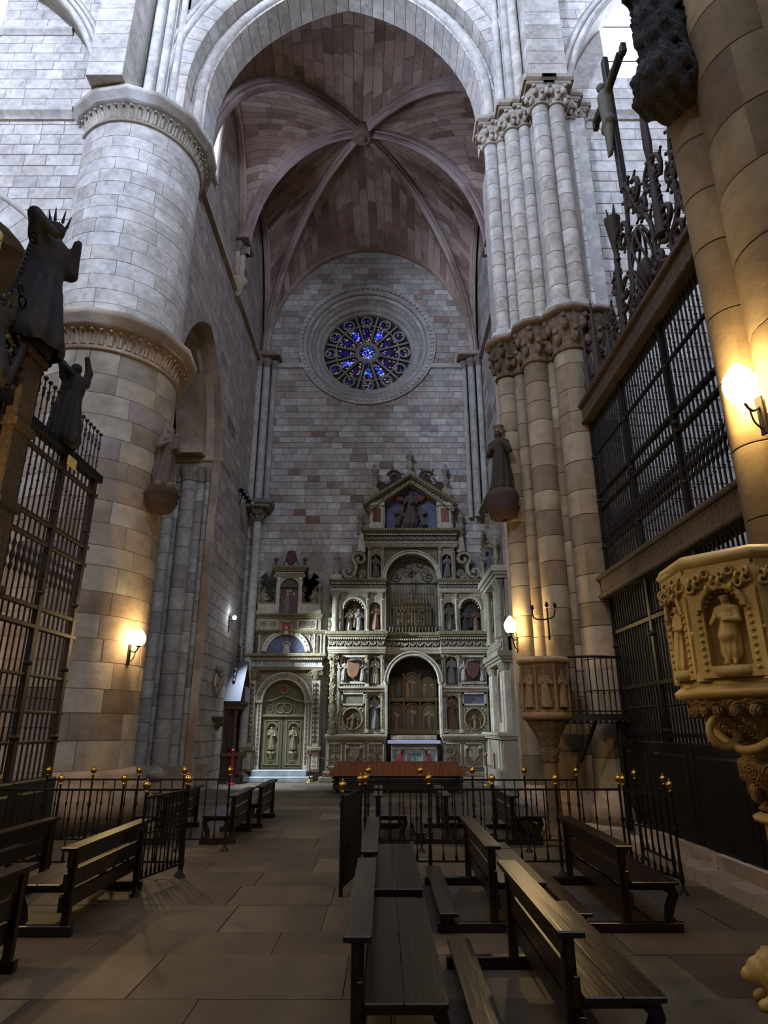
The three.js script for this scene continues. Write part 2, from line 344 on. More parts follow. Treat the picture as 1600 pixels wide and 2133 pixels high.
  for (let i = 0; i < S; i++) {
    const b = i / S * 2 * PI + 0.02, hot = [2, 4, 7, 9, 10].includes(i), c1 = [], c2 = [];
    for (let k = 0; k < 70; k++) { // petal light
      const t = rr(0.62, 1.4), wdt = Math.min(0.2, (t - 0.5) * 0.28 + 0.02, ) * rr(-1, 1), inM = Math.hypot((t - 1.05) / 0.26, wdt / 0.13) < 1;
      const x = t * Math.cos(b) - wdt * Math.sin(b), y = t * Math.sin(b) + wdt * Math.cos(b);
      c1.push([cell(x, y, inM && hot ? 0.06 : 0.042), inM ? (hot ? pick([0, 1, 2, 3, 1, 0, 10]) : pick([0, 4, 5, 7, 7, 8, 0])) : pick([6, 6, 8, 4, 9, 0, 7, 6])]);
    }
    for (let k = 0; k < 26; k++) { const a = rr(0, 6.3), q = 0.2 * Math.sqrt(rnd()); c2.push([cell(1.66 * Math.cos(b) + q * Math.cos(a), 1.66 * Math.sin(b) + q * Math.sin(a), 0.04), pick([6, 0, 4, 7, 6, 8, 0, 9])]); }
    pane(c1, 'pane', w); pane(c2, 'pane', w);
  }
}
// ---------- side walls of the transept
const leftArch = pointed(16.85, 2.4, 10.2, 3.4);   // along d
{
  const w = struct('wall_left', 'pinkish grey side wall of the transept with a tall pointed opening', 'wall');
  const o = leftArch.pts(), hole = [[o[0][0], 0], ...o, [o[o.length - 1][0], 0]];
  const sh = [[13.3, -0.1], ...hole, [24.4, -0.1], [24.4, 25.5], [13.3, 25.5]];
  const face = (g) => g.rotateY(PI / 2); // x (=d) runs towards -z
  obj('core', T(face(extr(sh, 0.25)), XL - 0.25, 0, 0), WARMS[4], w);
  // inner order of the arch and its soffit, one step deeper
  const i2 = leftArch.pts(-0.4), hole2 = [[i2[0][0], 0], ...i2, [i2[i2.length - 1][0], 0]];
  const ring = [...leftArch.pts(0.02), ...leftArch.pts(-0.42).reverse()];
  obj('inner_arch', T(face(extr(ring, 0.9)), XL - 1.4, 0, 0), WARMS[1], w);
  obj('outer_wall', T(face(extr([[13.3, -0.1], [14.45, -0.1], [14.45, 10.2], ...o.slice(1, -1), [19.25, 10.2], [20.4, 10.2], [20.4, -0.1], [24.4, -0.1], [24.4, 25.5], [13.3, 25.5]], 1.25)), XL - 1.5, 0, 0), WARMS[0], w);
  // ashlar
  const keep = leftArch.keepOut(0.0);
  const polys = courses(13.6, 24, 0, 25, 0.34, 0.46, 0.6, 1.1, keep);
  polys.sort((a, b) => Math.abs(a[0][1] - 9) - Math.abs(b[0][1] - 9));
  lay(w, polys, (u, v, h) => V(XL + h, v, -u), GREYS, { h: 0.012, gap: 0.004, cham: 0.004, geo: (p) => stoneBlock(p.map((q) => [q[0], q[1]]).reverse().map((q) => q), (u, v, h) => V(XL + h, v, -u), 0.012, 0.003, -0.004 + 0.0085), mat: () => rnd() < 0.04 ? pick(TINT) : pick(SIDEMIX) });
  const sc = [[0, 0], [0.1, 0.02], [0.16, 0.12], [0.16, 0.26], [0, 0.26]];
  obj('string_course', sweep([V(XL, 16.85, -13.2), V(XL, 16.85, -24)], [V(1, 0, 0), V(1, 0, 0)], sc.map(([o2, y]) => [y, o2])), WARMS[0], w);
}
{
  const w = struct('wall_right', 'shaded side wall of the transept behind the clustered pier', 'wall');
  obj('core', bx(XR, XR + 0.8, -0.1, 25.5, -24.4, -13.3), GREYS[3], w);
  lay(w, courses(13.6, 24, 0, 25, 0.36, 0.46, 0.7, 1.2).sort((a, b) => Math.abs(a[0][1] - 11) - Math.abs(b[0][1] - 11)), (u, v, h) => V(XR - h, v, -u), GREYS, { h: 0.012, gap: 0.004, cham: 0.004, max: 200, mat: () => rnd() < 0.3 ? pick(TINT) : pick(GREYS) });
  obj('string_course', bx(XR - 0.16, XR, 16.6, 16.85, -24, -13.3), GREYS[1], w);
}
// ---------- far jamb of the opening: stepped reveal with shafts, built of drums
{
  const p = thing('clustered_jamb', 'grey clustered shafts beside the tall pointed opening in the transept wall', 'pillar', [0, 0, 0]);
  obj('core', [bx(-7.6, -5.55, 0, 9.7, -21.2, -19.95), bx(-7.4, -6.25, 0, 9.7, -19.95, -19.75)], GREYS[3], p);
  const spots = [[-5.78, -19.5, 0.12], [-6.06, -19.62, 0.19], [-6.42, -19.5, 0.25], [-6.76, -19.6, 0.13], [-7.02, -19.5, 0.18], [-7.28, -19.4, 0.12]];
  for (const [x, z, r] of spots) {
    let y = 0.75; while (y < 9.35) { const h = Math.min(rr(0.5, 0.75), 9.4 - y); obj('shaft_drum', lathe([[0, 0.004], [r - 0.012, 0.004], [r, 0.012], [r, h - 0.012], [r - 0.012, h - 0.004], [0, h - 0.004]], 16).translate(x, y, z), pick(GREYS), p); y += h; }
    obj('shaft_capital', lathe([[r, 0], [r + 0.03, 0.02], [r + 0.03, 0.06], [r, 0.08], [r + 0.03, 0.2], [r + 0.12, 0.42], [r + 0.12, 0.46], [0, 0.46]], 16).translate(x, 9.4, z), stone('#a79b8a', { carved: 1 }), p);
    obj('shaft_base', lathe([[0, 0], [r + 0.12, 0], [r + 0.12, 0.22], [r + 0.05, 0.25], [r + 0.06, 0.3], [r, 0.36], [r, 0.45]], 16).translate(x, 0.32, z), GREYS[4], p);
  }
  obj('impost', [cb(-7.6, -5.42, 9.84, 10.08, -20.6, -19.3, 0.03), cb(-7.6, -5.36, 10.06, 10.22, -20.6, -19.22, 0.03)], WARMS[0], p);
  for (const [y0, y1, q] of [[0, 0.36, 0.12], [0.36, 0.72, 0.04]]) obj('plinth', [cb(-7.6, -5.3 - 0.08 + q, y0, y1, -20.6, -19.3 + q, 0.03)], WARMS[3], p);
}
// ---------- crossing wall (faces the nave) above the great arch and to both sides
const big = pointed(-1.1, 3.75, 17.95, 4.98);
const naveArch = pointed(-12.1, 4.2, 10.25, 4.2), clereL = pointed(-12.3, 4.6, 16.9, 6.6), clereR = pointed(9.2, 4.25, 16.9, 6.6);
{
  const w = struct('wall_crossing', 'bright white ashlar wall over the great pointed crossing arch', 'wall');
  // cores: spandrel round the arch, wall to the left with its two arches, wall to the right
  const bp = big.pts(0.5), spand = [[-7.2, 16.9], [bp[0][0], 16.9], ...bp, [bp[bp.length - 1][0], 16.9], [5.0, 16.9], [5.0, 26], [-7.2, 26]];
  obj('spandrel_core', T(extr(spand, 1.2), 0, 0, ZF - 1.2), mortar, w);
  const na = naveArch.pts(), cl = clereL.pts();
  obj('nave_core', T(extr([[-17, -0.1], [na[0][0], -0.1], ...na, [na[na.length - 1][0], -0.1], [-7.2, -0.1], [-7.2, YS], [-17, YS]], 1.2), 0, 0, ZF - 1.2), mortar, w);
  obj('nave_upper_core', T(extr([[-17, YS], [cl[0][0], YS], ...cl, [cl[cl.length - 1][0], YS], [-7.2, YS], [-7.2, 26], [-17, 26]], 0.7), 0, 0, ZF - 0.7), mortar, w);
  obj('nave_recess', T(extr([[-17, YS], [-12.3, YS], [-12.3, 18.4], [-11.5, 18.4], [-11.5, 21.6], [-11.9, 22.4], [-12.3, 22.8], [-12.3, 26], [-7.2, 26], [-7.2, YS], [-11, YS], [-7.2, YS]].slice(0, 1).concat([[-7.2, YS], [-7.2, 26], [-17, 26]]), 0.5, 0, [[[-12.9, 18.2], [-11.3, 18.2], [-11.3, 22.4], [-11.7, 23.2], [-12.1, 23.6], [-12.5, 23.2], [-12.9, 22.4]]]), 0, 0, ZF - 1.2), WHITE[1], w);
  const cr = clereR.pts();
  obj('chancel_core', T(extr([[4.4, -0.1], [14, -0.1], [14, YS], [4.4, YS]], 1.2), 0, 0, ZF - 1.2), mortar, w);
  obj('chancel_upper_core', T(extr([[4.4, YS], [cr[0][0], YS], ...cr, [cr[cr.length - 1][0], YS], [14, YS], [14, 26], [4.4, 26]], 0.7), 0, 0, ZF - 0.7), mortar, w);
  obj('chancel_recess', T(extr([[4.4, YS], [14, YS], [14, 26], [4.4, 26]], 0.5, 0, [[[6.35, 19.25], [8.05, 19.25], [8.05, 22.6], [7.7, 23.3], [7.2, 23.8], [6.7, 23.3], [6.35, 22.6]]]), 0, 0, ZF - 1.2), WHITE[1], w);
  // ashlar
  const M = (u, v, h) => V(u, v, ZF + h);
  const A = courses(-5.2, 3.2, 17, 24, 0.3, 0.38, 0.5, 0.85, big.keepOut(1.0));
  const B = courses(-11.5, -7.6, 10.0, YS, 0.3, 0.38, 0.5, 0.85, naveArch.keepOut(0.55)), B2 = courses(-9.4, -7.3, 17, 23, 0.32, 0.4, 0.5, 0.85, clereL.keepOut(0.5));
  const C = courses(4.9, 8.2, 4.5, YS, 0.3, 0.38, 0.55, 0.9), C2 = courses(4.6, 6.4, 17, 23, 0.32, 0.4, 0.5, 0.85, clereR.keepOut(0.4));
  lay(w, [...B, ...A, ...C, ...B2, ...C2], M, WHITE, { h: 0.02, gap: 0.008 });
  const RL = courses(-11.2, -7.8, 17, 23, 0.32, 0.4, 0.5, 0.85), RR = courses(4.9, 10, 17, 19.2, 0.32, 0.4, 0.5, 0.85);
  lay(w, [...RL, ...RR], (u, v, h) => V(u, v, ZF - 0.7 + h), WHITE, { h: 0.02, name: 'recess_block' });
  lay(w, courses(-9.5, -7.2, 0, 9.6, 0.34, 0.46, 0.6, 1.0, naveArch.keepOut(0)).concat(courses(4.8, 12, 0, 4.5, 0.4, 0.5, 0.7, 1.1)), M, WARMS, { h: 0.02, name: 'lower_block', max: 160 });
  // string courses with a hollow under them
  const sc = [[0, 0], [0.08, 0.02], [0.1, 0.1], [0.2, 0.2], [0.2, 0.34], [0, 0.36]];
  for (const [a, b] of [[-17, -8.1], [5.0, 14]]) obj('string_course', sweep([V(a, 16.72, ZF), V(b, 16.72, ZF)], [V(0, 0, 1), V(0, 0, 1)], sc.map(([o, y]) => [-y, o])), WHITE[3], w);
  obj('upper_string', sweep([V(-17, 20.9, ZF - 0.7), V(-9.1, 20.9, ZF - 0.7)], [V(0, 0, 1), V(0, 0, 1)], sc.map(([o, y]) => [-y * 0.7, o * 0.7])), WHITE[3], w);
  // voussoirs of the great arch: inner order, outer order, roll and hood
  const ringStones = (arch, o0, o1, z0, z1, name, mats, n = 17) => {
    const a = arch.pts(o0, n), b = arch.pts(o1, n);
    for (let i = 0; i < a.length - 1; i++) {
      const q = [a[i], a[i + 1], b[i + 1], b[i]], s = 0.012, c = [(q[0][0] + q[1][0] + q[2][0] + q[3][0]) / 4, (q[0][1] + q[1][1] + q[2][1] + q[3][1]) / 4];
      const sh = q.map((p) => { const d = Math.hypot(p[0] - c[0], p[1] - c[1]); return [p[0] + (c[0] - p[0]) * s / d, p[1] + (c[1] - p[1]) * s / d]; }).reverse();
      obj(name, T(extr(sh, z1 - z0), 0, 0, z0), pick(mats), w);
    }
  };
  ringStones(big, 0, 0.42, ZF - 1.3, ZF - 0.4, 'inner_voussoir', WHITE);
  ringStones(big, 0.44, 0.92, ZF - 0.7, ZF + 0.02, 'outer_voussoir', WHITE);
  const along = (arch, off, z, n = 22) => { const q = arch.pts(off, n).map(([x, y]) => V(x, y, z)); return arch === big ? [V(q[0].x, 16.95, z), ...q, V(q[q.length - 1].x, 16.95, z)] : q; };
  const roll = (r, n = 8) => Array.from({ length: n + 1 }, (_, i) => { const a = i / n * PI; return [r * Math.cos(a), r * Math.sin(a)]; });
  const out1 = (pts) => pts.map(() => V(0, 0, 1));
  for (const [off, z, r] of [[0.2, ZF - 0.4, 0.13], [1.04, ZF, 0.09], [1.24, ZF, 0.06]]) { const p = along(big, off, z); obj('arch_roll', sweep(p, out1(p), roll(r)), WHITE[0], w); }
  obj('jamb_stilt', [bx(-5.35, -4.86, 16.9, 17.95, ZF - 1.3, ZF - 0.4), bx(2.66, 3.15, 16.9, 17.95, ZF - 1.3, ZF - 0.4)], WHITE[2], w);
  obj('outer_stilt', [bx(-5.76, -5.3, 16.9, 17.95, ZF - 0.7, ZF + 0.02), bx(3.1, 3.56, 16.9, 17.95, ZF - 0.7, ZF + 0.02)], WHITE[0], w);
  for (const [arch, offs] of [[clereL, [[0.1, 0.09], [0.28, 0.07], [0.42, 0.05]]], [clereR, [[0.1, 0.09], [0.28, 0.07]]]]) for (const [o, r] of offs) { const p = along(arch, o, ZF + 0.02); obj('wall_rib', sweep(p, out1(p), roll(r)), WHITE[1], w); }
  ringStones(naveArch, 0, 0.5, ZF - 1.1, ZF + 0.03, 'nave_voussoir', WHITE, 12);
  { const p = along(naveArch, 0.56, ZF); obj('hood_mould', sweep(p, out1(p), roll(0.08)), WHITE[3], w); }
  // pilasters and wall shafts over the two piers
  for (const [x0, x1, sh] of [[-7.35, -6.45, [-6.2, -5.92, -5.62]], [3.72, 4.68, [3.55, 3.34, 3.1]]]) {
    let y = 16.95; while (y < 25) { const h = rr(0.42, 0.52); obj('pilaster_stone', cb(x0, x1, y + 0.004, y + h - 0.004, ZF - 0.2, ZF + (x0 < 0 ? 1.1 : 0.7), 0.01), pick(WHITE), w); y += h; }
    sh.forEach((x, i) => obj('wall_shaft', [cyl(0.13 - i * 0.02, 0.13 - i * 0.02, 8, 14).translate(x, 16.95, ZF + 0.2 - i * 0.08), bx(x - 0.13, x + 0.14, 16.95, 25, ZF - 0.1, ZF + 0.16 - i * 0.08)], WHITE[i % 3], w));
  }
}
// windows of the clerestory: glowing panes with the daylight behind them
const paneMat = (c, e) => new THREE.MeshStandardMaterial({ color: 0x20242c, emissive: new THREE.Color(c), emissiveIntensity: e, roughness: 0.3 });
{
  const mk = (name, label, cx, y0, wd, ht) => {
    const w = struct(name, label, 'window'); w.position.set(cx, y0, ZF - 1.25);
    const bright = paneMat('#e8f0ff', 2.6), rim = [paneMat('#2a30ff', 1.2), paneMat('#19d0c8', 1.0), paneMat('#6a5cff', 1.2)];
    obj('pane', bx(-wd / 2 + 0.14, wd / 2 - 0.14, 0.06, ht, -0.03, 0), bright, w);
    for (let i = 0; i < 14; i++) for (const s of [-1, 1]) obj('border_pane', bx(s * wd / 2 - (s > 0 ? 0.13 : 0), s * wd / 2 + (s > 0 ? 0 : 0.13), 0.05 + i * ht / 14, 0.03 + (i + 1) * ht / 14, -0.03, 0), rim[(i * 2 + (s > 0 ? 1 : 0)) % 3], w);
    for (const y of [ht * 0.3, ht * 0.62]) obj('glazing_bar', bx(-wd / 2, wd / 2, y, y + 0.03, 0, 0.02), iron, w);
    const l = new THREE.RectAreaLight(DAY, 14, wd, ht); l.position.set(0, ht / 2, 0.06); l.lookAt(w.position.clone().add(V(0, ht / 2, 5))); l.rotation.set(0, PI, 0); w.add(l);
  };
  mk('window_2', 'bright arched clerestory window with a blue and turquoise glass border', 7.2, 19.25, 1.7, 4.6);
  mk('window_3', 'clerestory window glowing at the edge of the nave wall', -12.1, 18.2, 1.6, 5.4);
}
// ---------- vault of the transept
{
  const w = struct('ceiling', 'rosy stone rib vault with six ribs meeting at a round boss', 'vault');
  const boss = V(-0.85, 24.1, -18.9), Yv = 16.9;
  const sup = [[XL + 0.2, -13.75], [XL + 0.12, -19.05], [XL + 0.25, -23.8], [XR - 0.25, -23.8], [XR - 0.12, -19.05], [XR - 0.2, -13.75]];
  const rib = (i) => (t) => { // springing to boss
    const [x, z] = sup[i], k = t, mid = i === 1 || i === 4, y0 = mid ? 18.2 : Yv;
    const hx = 1 - Math.pow(1 - k, 1.0), hy = Math.sin(k * PI / 2), q = 1 - Math.cos(k * PI / 2);
    return V(x + (boss.x - x) * q, y0 + (boss.y - y0) * hy, z + (boss.z - z) * q);
  };
  const wallArch = (i, j, apex) => (t) => { // from support i to the crown between i and j
    const [x, z] = sup[i], [x2, z2] = sup[j], mid = i === 1 || i === 4, y0 = mid ? 18.2 : Yv;
    const q = 1 - Math.cos(t * PI / 2), qq = q * 0.96 + 0.04 * t, hy = Math.sin(Math.pow(t, 0.95) * PI / 2);
    return V(x + (x2 - x) * 0.5 * qq, y0 + (apex - y0) * hy, z + (z2 - z) * 0.5 * qq);
  };
  const webs = [[0, 1, 22.6], [1, 2, 22.6], [2, 3, 22.75], [3, 4, 22.6], [4, 5, 22.6], [5, 0, 23.4]], stones = [], fields = [];
  for (const [i, j, apex] of webs) for (const [s, e] of [[i, j], [j, i]]) {
    const R = rib(s), W = wallArch(s, e, apex), flip = s === i ? 1 : -1;
    const surf = (t, u) => { const a = W(t), b = R(t), m = a.clone().lerp(b, u); m.y += 0.35 * Math.sin(u * PI) * Math.sin(t * PI / 2); return m; };
    const e1 = 0.004, nor = (t, u) => { const a = surf(Math.min(1, t + e1), u).sub(surf(Math.max(0, t - e1), u)), b = surf(t, u + e1).sub(surf(t, u - e1)); const n = a.cross(b).normalize(); return n.y > 0 ? n.negate() : n; };
    const map = (t, u, h) => surf(t, u).addScaledVector(nor(Math.min(0.985, Math.max(0.03, t)), u), h);
    // backing
    const pos = [], idx = [], N = 22, K = 8; for (let a = 0; a <= N; a++) for (let b = 0; b <= K; b++) { const q = map(a / N, b / K, 0); pos.push(q.x, q.y, q.z); }
    for (let a = 0; a < N; a++) for (let b = 0; b < K; b++) { const o = a * (K + 1) + b; idx.push(o, o + 1, o + K + 1, o + 1, o + K + 2, o + K + 1); }
    const g = new THREE.BufferGeometry(); g.setAttribute('position', new THREE.Float32BufferAttribute(pos, 3)); g.setIndex(idx); g.computeVertexNormals();
    obj('web_backing', g, mortarDark, w);
    const N2 = 20; for (let c = 3; c < N2; c++) { const t0 = c / N2, t1 = (c + 1) / N2, L = surf(t0, 0).distanceTo(surf(t0, 1)); let u = 0; while (u < 0.995) { let d = rr(0.55, 1.3) / Math.max(L, 0.5); if (u + d > 0.93) d = 1 - u; stones.push({ t0, t1, u0: u, u1: u + d, map, key: Math.abs(i - 2.5) * 0.1 + (i === 2 || i === 5 ? 0 : 1), area: d * L * surf(t0, 0).distanceTo(surf(t1, 0)) }); u += d; } }
  }
  stones.sort((a, b) => b.area / (1 + b.key * 0.7) - a.area / (1 + a.key * 0.7));
  lay(w, stones, null, ROSY, { name: 'vault_stone', geo: (s) => { const L = 0.02; const gt = 0.0015, gu = 0.003; return curvedBlock(s.t0 + gt, s.t1 - gt, s.u0 + gu, s.u1 - gu, s.map, 2, Math.min(4, Math.ceil((s.u1 - s.u0) * 6)), 0.02, 0); } });
  const prof = [[-0.2, -0.06], [-0.2, 0.1], [-0.13, 0.14], [-0.15, 0.22], [-0.09, 0.3], [0, 0.34], [0.09, 0.3], [0.15, 0.22], [0.13, 0.14], [0.2, 0.1], [0.2, -0.06]];
  for (let i = 0; i < 6; i++) {
    const p = [], o = [], R = rib(i); for (let k = 0; k <= 30; k++) { const t = k / 30 * 0.97; p.push(R(t)); o.push(V(boss.x - R(t).x, -(3.5) - 0.2, boss.z - R(t).z).normalize().lerp(V(0, -1, 0), t * 0.75)); }
    obj('vault_rib', sweep(p, o, prof.map(([a, b]) => [a * 0.8, b])), stone(i > 1 && i < 4 ? '#a38e82' : '#94807a', { map: 'stained' }), w);
  }
  for (const [i, j, apex, out] of [[2, 3, 22.75, V(0, 0, 1)], [0, 1, 22.6, V(1, 0, 0)], [1, 2, 22.6, V(1, 0, 0)], [3, 4, 22.6, V(-1, 0, 0)], [4, 5, 22.6, V(-1, 0, 0)]]) {
    const A = wallArch(i, j, apex), B = wallArch(j, i, apex), p = []; for (let k = 0; k <= 20; k++) p.push(A(k / 20)); for (let k = 19; k >= 0; k--) p.push(B(k / 20));
    const q = p.map((v) => v.clone().addScaledVector(out, i === 2 ? -0.15 : -0.05)); obj('wall_rib', sweep(q, q.map(() => out.clone().add(V(0, -0.4, 0))), prof.map(([a, b]) => [a * 0.55, b * 0.6])), ROSY[4], w);
  }
  obj('boss', [lathe([[0, -0.1], [0.13, -0.12], [0.15, -0.02], [0.24, -0.08], [0.36, -0.05], [0.42, 0.06], [0.42, 0.4], [0, 0.4]], 24).translate(boss.x, boss.y - 0.34, boss.z)], ROSY[1], w);
  obj('outer_skin', bx(-6.2, 5.2, 25.2, 25.5, -24.9, -12.4), mortarDark, w);
}
// ---------- corner shafts and middle wall shafts that carry the ribs
{
  const shaftGroup = (label, pts, y0, y1, mats, capY) => {
    const p = thing('rib_shafts', label, 'pillar', [0, 0, 0], 0, 'rib shafts in the transept');
    for (const [x, z, r] of pts) {
      obj('shaft', cyl(r, r, y1 - y0 - 0.5, 14).translate(x, y0, z), pick(mats), p);
      obj('shaft_capital', lathe([[r, 0], [r + 0.03, 0.03], [r, 0.07], [r + 0.02, 0.2], [r + 0.1, 0.42], [0, 0.44]], 14).translate(x, y1 - 0.5, z), stone('#8f7f74', { carved: 1 }), p);
    }
    const xs = pts.map((q) => q[0]), zs = pts.map((q) => q[1]);
    obj('abacus', cb(Math.min(...xs) - 0.3, Math.max(...xs) + 0.3, y1 - 0.06, y1 + 0.14, Math.min(...zs) - 0.3, Math.max(...zs) + 0.3, 0.04), ROSY[4], p);
    return p;
  };
  shaftGroup('three slim shafts in the corner above the carved bracket capital', [[-5.32, -23.62, 0.13], [-5.02, -23.72, 0.15], [-4.72, -23.86, 0.12]], 10.3, 16.8, [GREYS[1], GREYS[3]]);
  shaftGroup('slim corner shafts rising above the stone canopy tomb', [[3.45, -23.86, 0.1], [3.72, -23.7, 0.15], [4.02, -23.55, 0.12]], 9.6, 16.8, [GREYS[1], GREYS[3]]);
  const sg = shaftGroup('short cluster of shafts standing on the sloping string course of the transept wall', [[-5.32, -18.8, 0.1], [-5.22, -19.05, 0.14], [-5.32, -19.3, 0.1]], 17.1, 18.6, [ROSY[4], WARMS[4]]);
  obj('corbel', lathe([[0.02, -0.55], [0.12, -0.45], [0.2, -0.15], [0.34, 0], [0.34, 0.12], [0, 0.12]], 14).translate(-5.28, 16.95, -19.05), WARMS[0], sg);
  shaftGroup('short cluster of shafts on the transept wall facing the tall opening', [[4.09, -18.8, 0.1], [3.99, -19.05, 0.14], [4.09, -19.3, 0.1]], 17.1, 18.6, [ROSY[4], GREYS[4]]);
}
// ---------- shell of the crossing outside the picture, with the lantern that lights it
{
  const sh = (name, label, boxes, m) => obj('core', boxes, m, struct(name, label, 'wall'));
  sh('wall_rear', 'plain stone wall closing the crossing opposite the transept', [bx(-17, 14, -0.1, 26, 9, 10)], WHITE[3]);
  sh('wall_west', 'plain stone wall at the far end of the choir bay', [bx(-18, -17, -0.1, 26, -24.5, 10)], WARMS[1]);
  sh('wall_east', 'plain stone wall at the far end of the chancel bay', [bx(14, 15, -0.1, 26, -24.5, 10)], WARMS[1]);
  sh('wall_aisle', 'shaded end wall of the side aisle behind the tall opening', [bx(-17, -7.6, -0.1, 15, -24.5, -23.5)], WARMS[3]);
  sh('ceiling_aisle', 'low stone vault of the side aisle', [bx(-17, -6.95, 14.8, 15.2, -23.5, -13.65)], WARMS[3]);
  const c = struct('ceiling_crossing', 'pale stone vault of the crossing with a square lantern', 'vault');
  const L = { x0: -5.5, x1: 3.5, z0: -11.8, z1: -2.8, y: 26, top: 35 };
  obj('vault', [bx(-18, L.x0, 26, 26.6, -13.2, 10), bx(L.x1, 15, 26, 26.6, -13.2, 10), bx(L.x0, L.x1, 26, 26.6, L.z1, 10), bx(L.x0, L.x1, 26, 26.6, -13.2, L.z0)], WHITE[3], c);
  obj('lantern', [bx(L.x0 - 0.6, L.x0, 26, L.top, L.z0, L.z1), bx(L.x1, L.x1 + 0.6, 26, L.top, L.z0, L.z1), bx(L.x0, L.x1, 26, L.top, L.z0 - 0.6, L.z0), bx(L.x0, L.x1, 26, L.top, L.z1, L.z1 + 0.6), bx(L.x0 - 0.6, L.x1 + 0.6, L.top, L.top + 0.5, L.z0 - 0.6, L.z1 + 0.6)], WHITE[2], c);
  const glow = paneMat('#dfeaff', 1.5);
  const win = (x, y, z, ry, wd, ht, I) => {
    const q = struct('window_' + (++winNo), 'tall lantern window letting daylight into the crossing', 'window'); q.position.set(x, y, z); q.rotation.y = ry;
    obj('pane', bx(-wd / 2, wd / 2, -ht / 2, ht / 2, 0, 0.04), glow, q);
    obj('frame', [bx(-wd / 2 - 0.15, -wd / 2, -ht / 2 - 0.15, ht / 2 + 0.15, 0, 0.1), bx(wd / 2, wd / 2 + 0.15, -ht / 2 - 0.15, ht / 2 + 0.15, 0, 0.1), bx(-wd / 2, wd / 2, ht / 2, ht / 2 + 0.15, 0, 0.1), bx(-wd / 2, wd / 2, -ht / 2 - 0.15, -ht / 2, 0, 0.1)], WHITE[3], q);
    const l = new THREE.RectAreaLight(DAY, I, wd, ht); l.position.set(0, 0, 0.1); l.rotation.y = PI; l.castShadow = true; q.add(l);
  };
  let winNo = 3;
  for (const k of [-2.2, 2.2]) {
    win(-1 + k, 30.5, L.z1 - 0.03, PI, 2.2, 6.5, LANTERN); win(-1 + k, 30.5, L.z0 + 0.03, 0, 2.2, 6.5, LANTERN);
    win(L.x0 + 0.03, 30.5, -7.3 + k, PI / 2, 2.2, 6.5, LANTERN); win(L.x1 - 0.03, 30.5, -7.3 + k, -PI / 2, 2.2, 6.5, LANTERN);
  }
  win(-10.5, 22.8, 8.9, PI, 2.6, 5.6, CLERESTORY * 3.5); win(8.5, 22.8, 8.9, PI, 2.4, 5.6, CLERESTORY * 1.8);
  const addedLedge = struct('added_shade_ledge', 'stone gallery added out of view to keep window light off the floor', 'ledge');  // added unseen slab and parapet, blocking window light from floor and lower column
  obj('added_ledge_slab', bx(-17, 14, 19.3, 19.7, 5.4, 9), WHITE[3], addedLedge); obj('added_ledge_parapet', bx(-17, 14, 19.7, 20.3, 5.4, 5.7), WHITE[3], addedLedge);
  win(XL + 0.03, 19.9, -14.95, PI / 2, 1.2, 3.4, 34);
}
// ================================================================== bodies from distance fields
const smin = (a, b, k) => { const h = Math.max(0, Math.min(1, 0.5 + 0.5 * (b - a) / k)); return b + (a - b) * h - k * h * (1 - h); };
function capsule(p, a, b, ra, rb) {
  const bx_ = b[0] - a[0], by = b[1] - a[1], bz = b[2] - a[2], px = p[0] - a[0], py = p[1] - a[1], pz = p[2] - a[2];
  const t = Math.max(0, Math.min(1, (px * bx_ + py * by + pz * bz) / (bx_ * bx_ + by * by + bz * bz || 1)));
  return Math.hypot(px - t * bx_, py - t * by, pz - t * bz) - (ra + (rb - ra) * t);
}
const ellip = (p, c, r) => { const x = (p[0] - c[0]) / r[0], y = (p[1] - c[1]) / r[1], z = (p[2] - c[2]) / r[2], k = Math.hypot(x, y, z); return (k - 1) * Math.min(...r); };
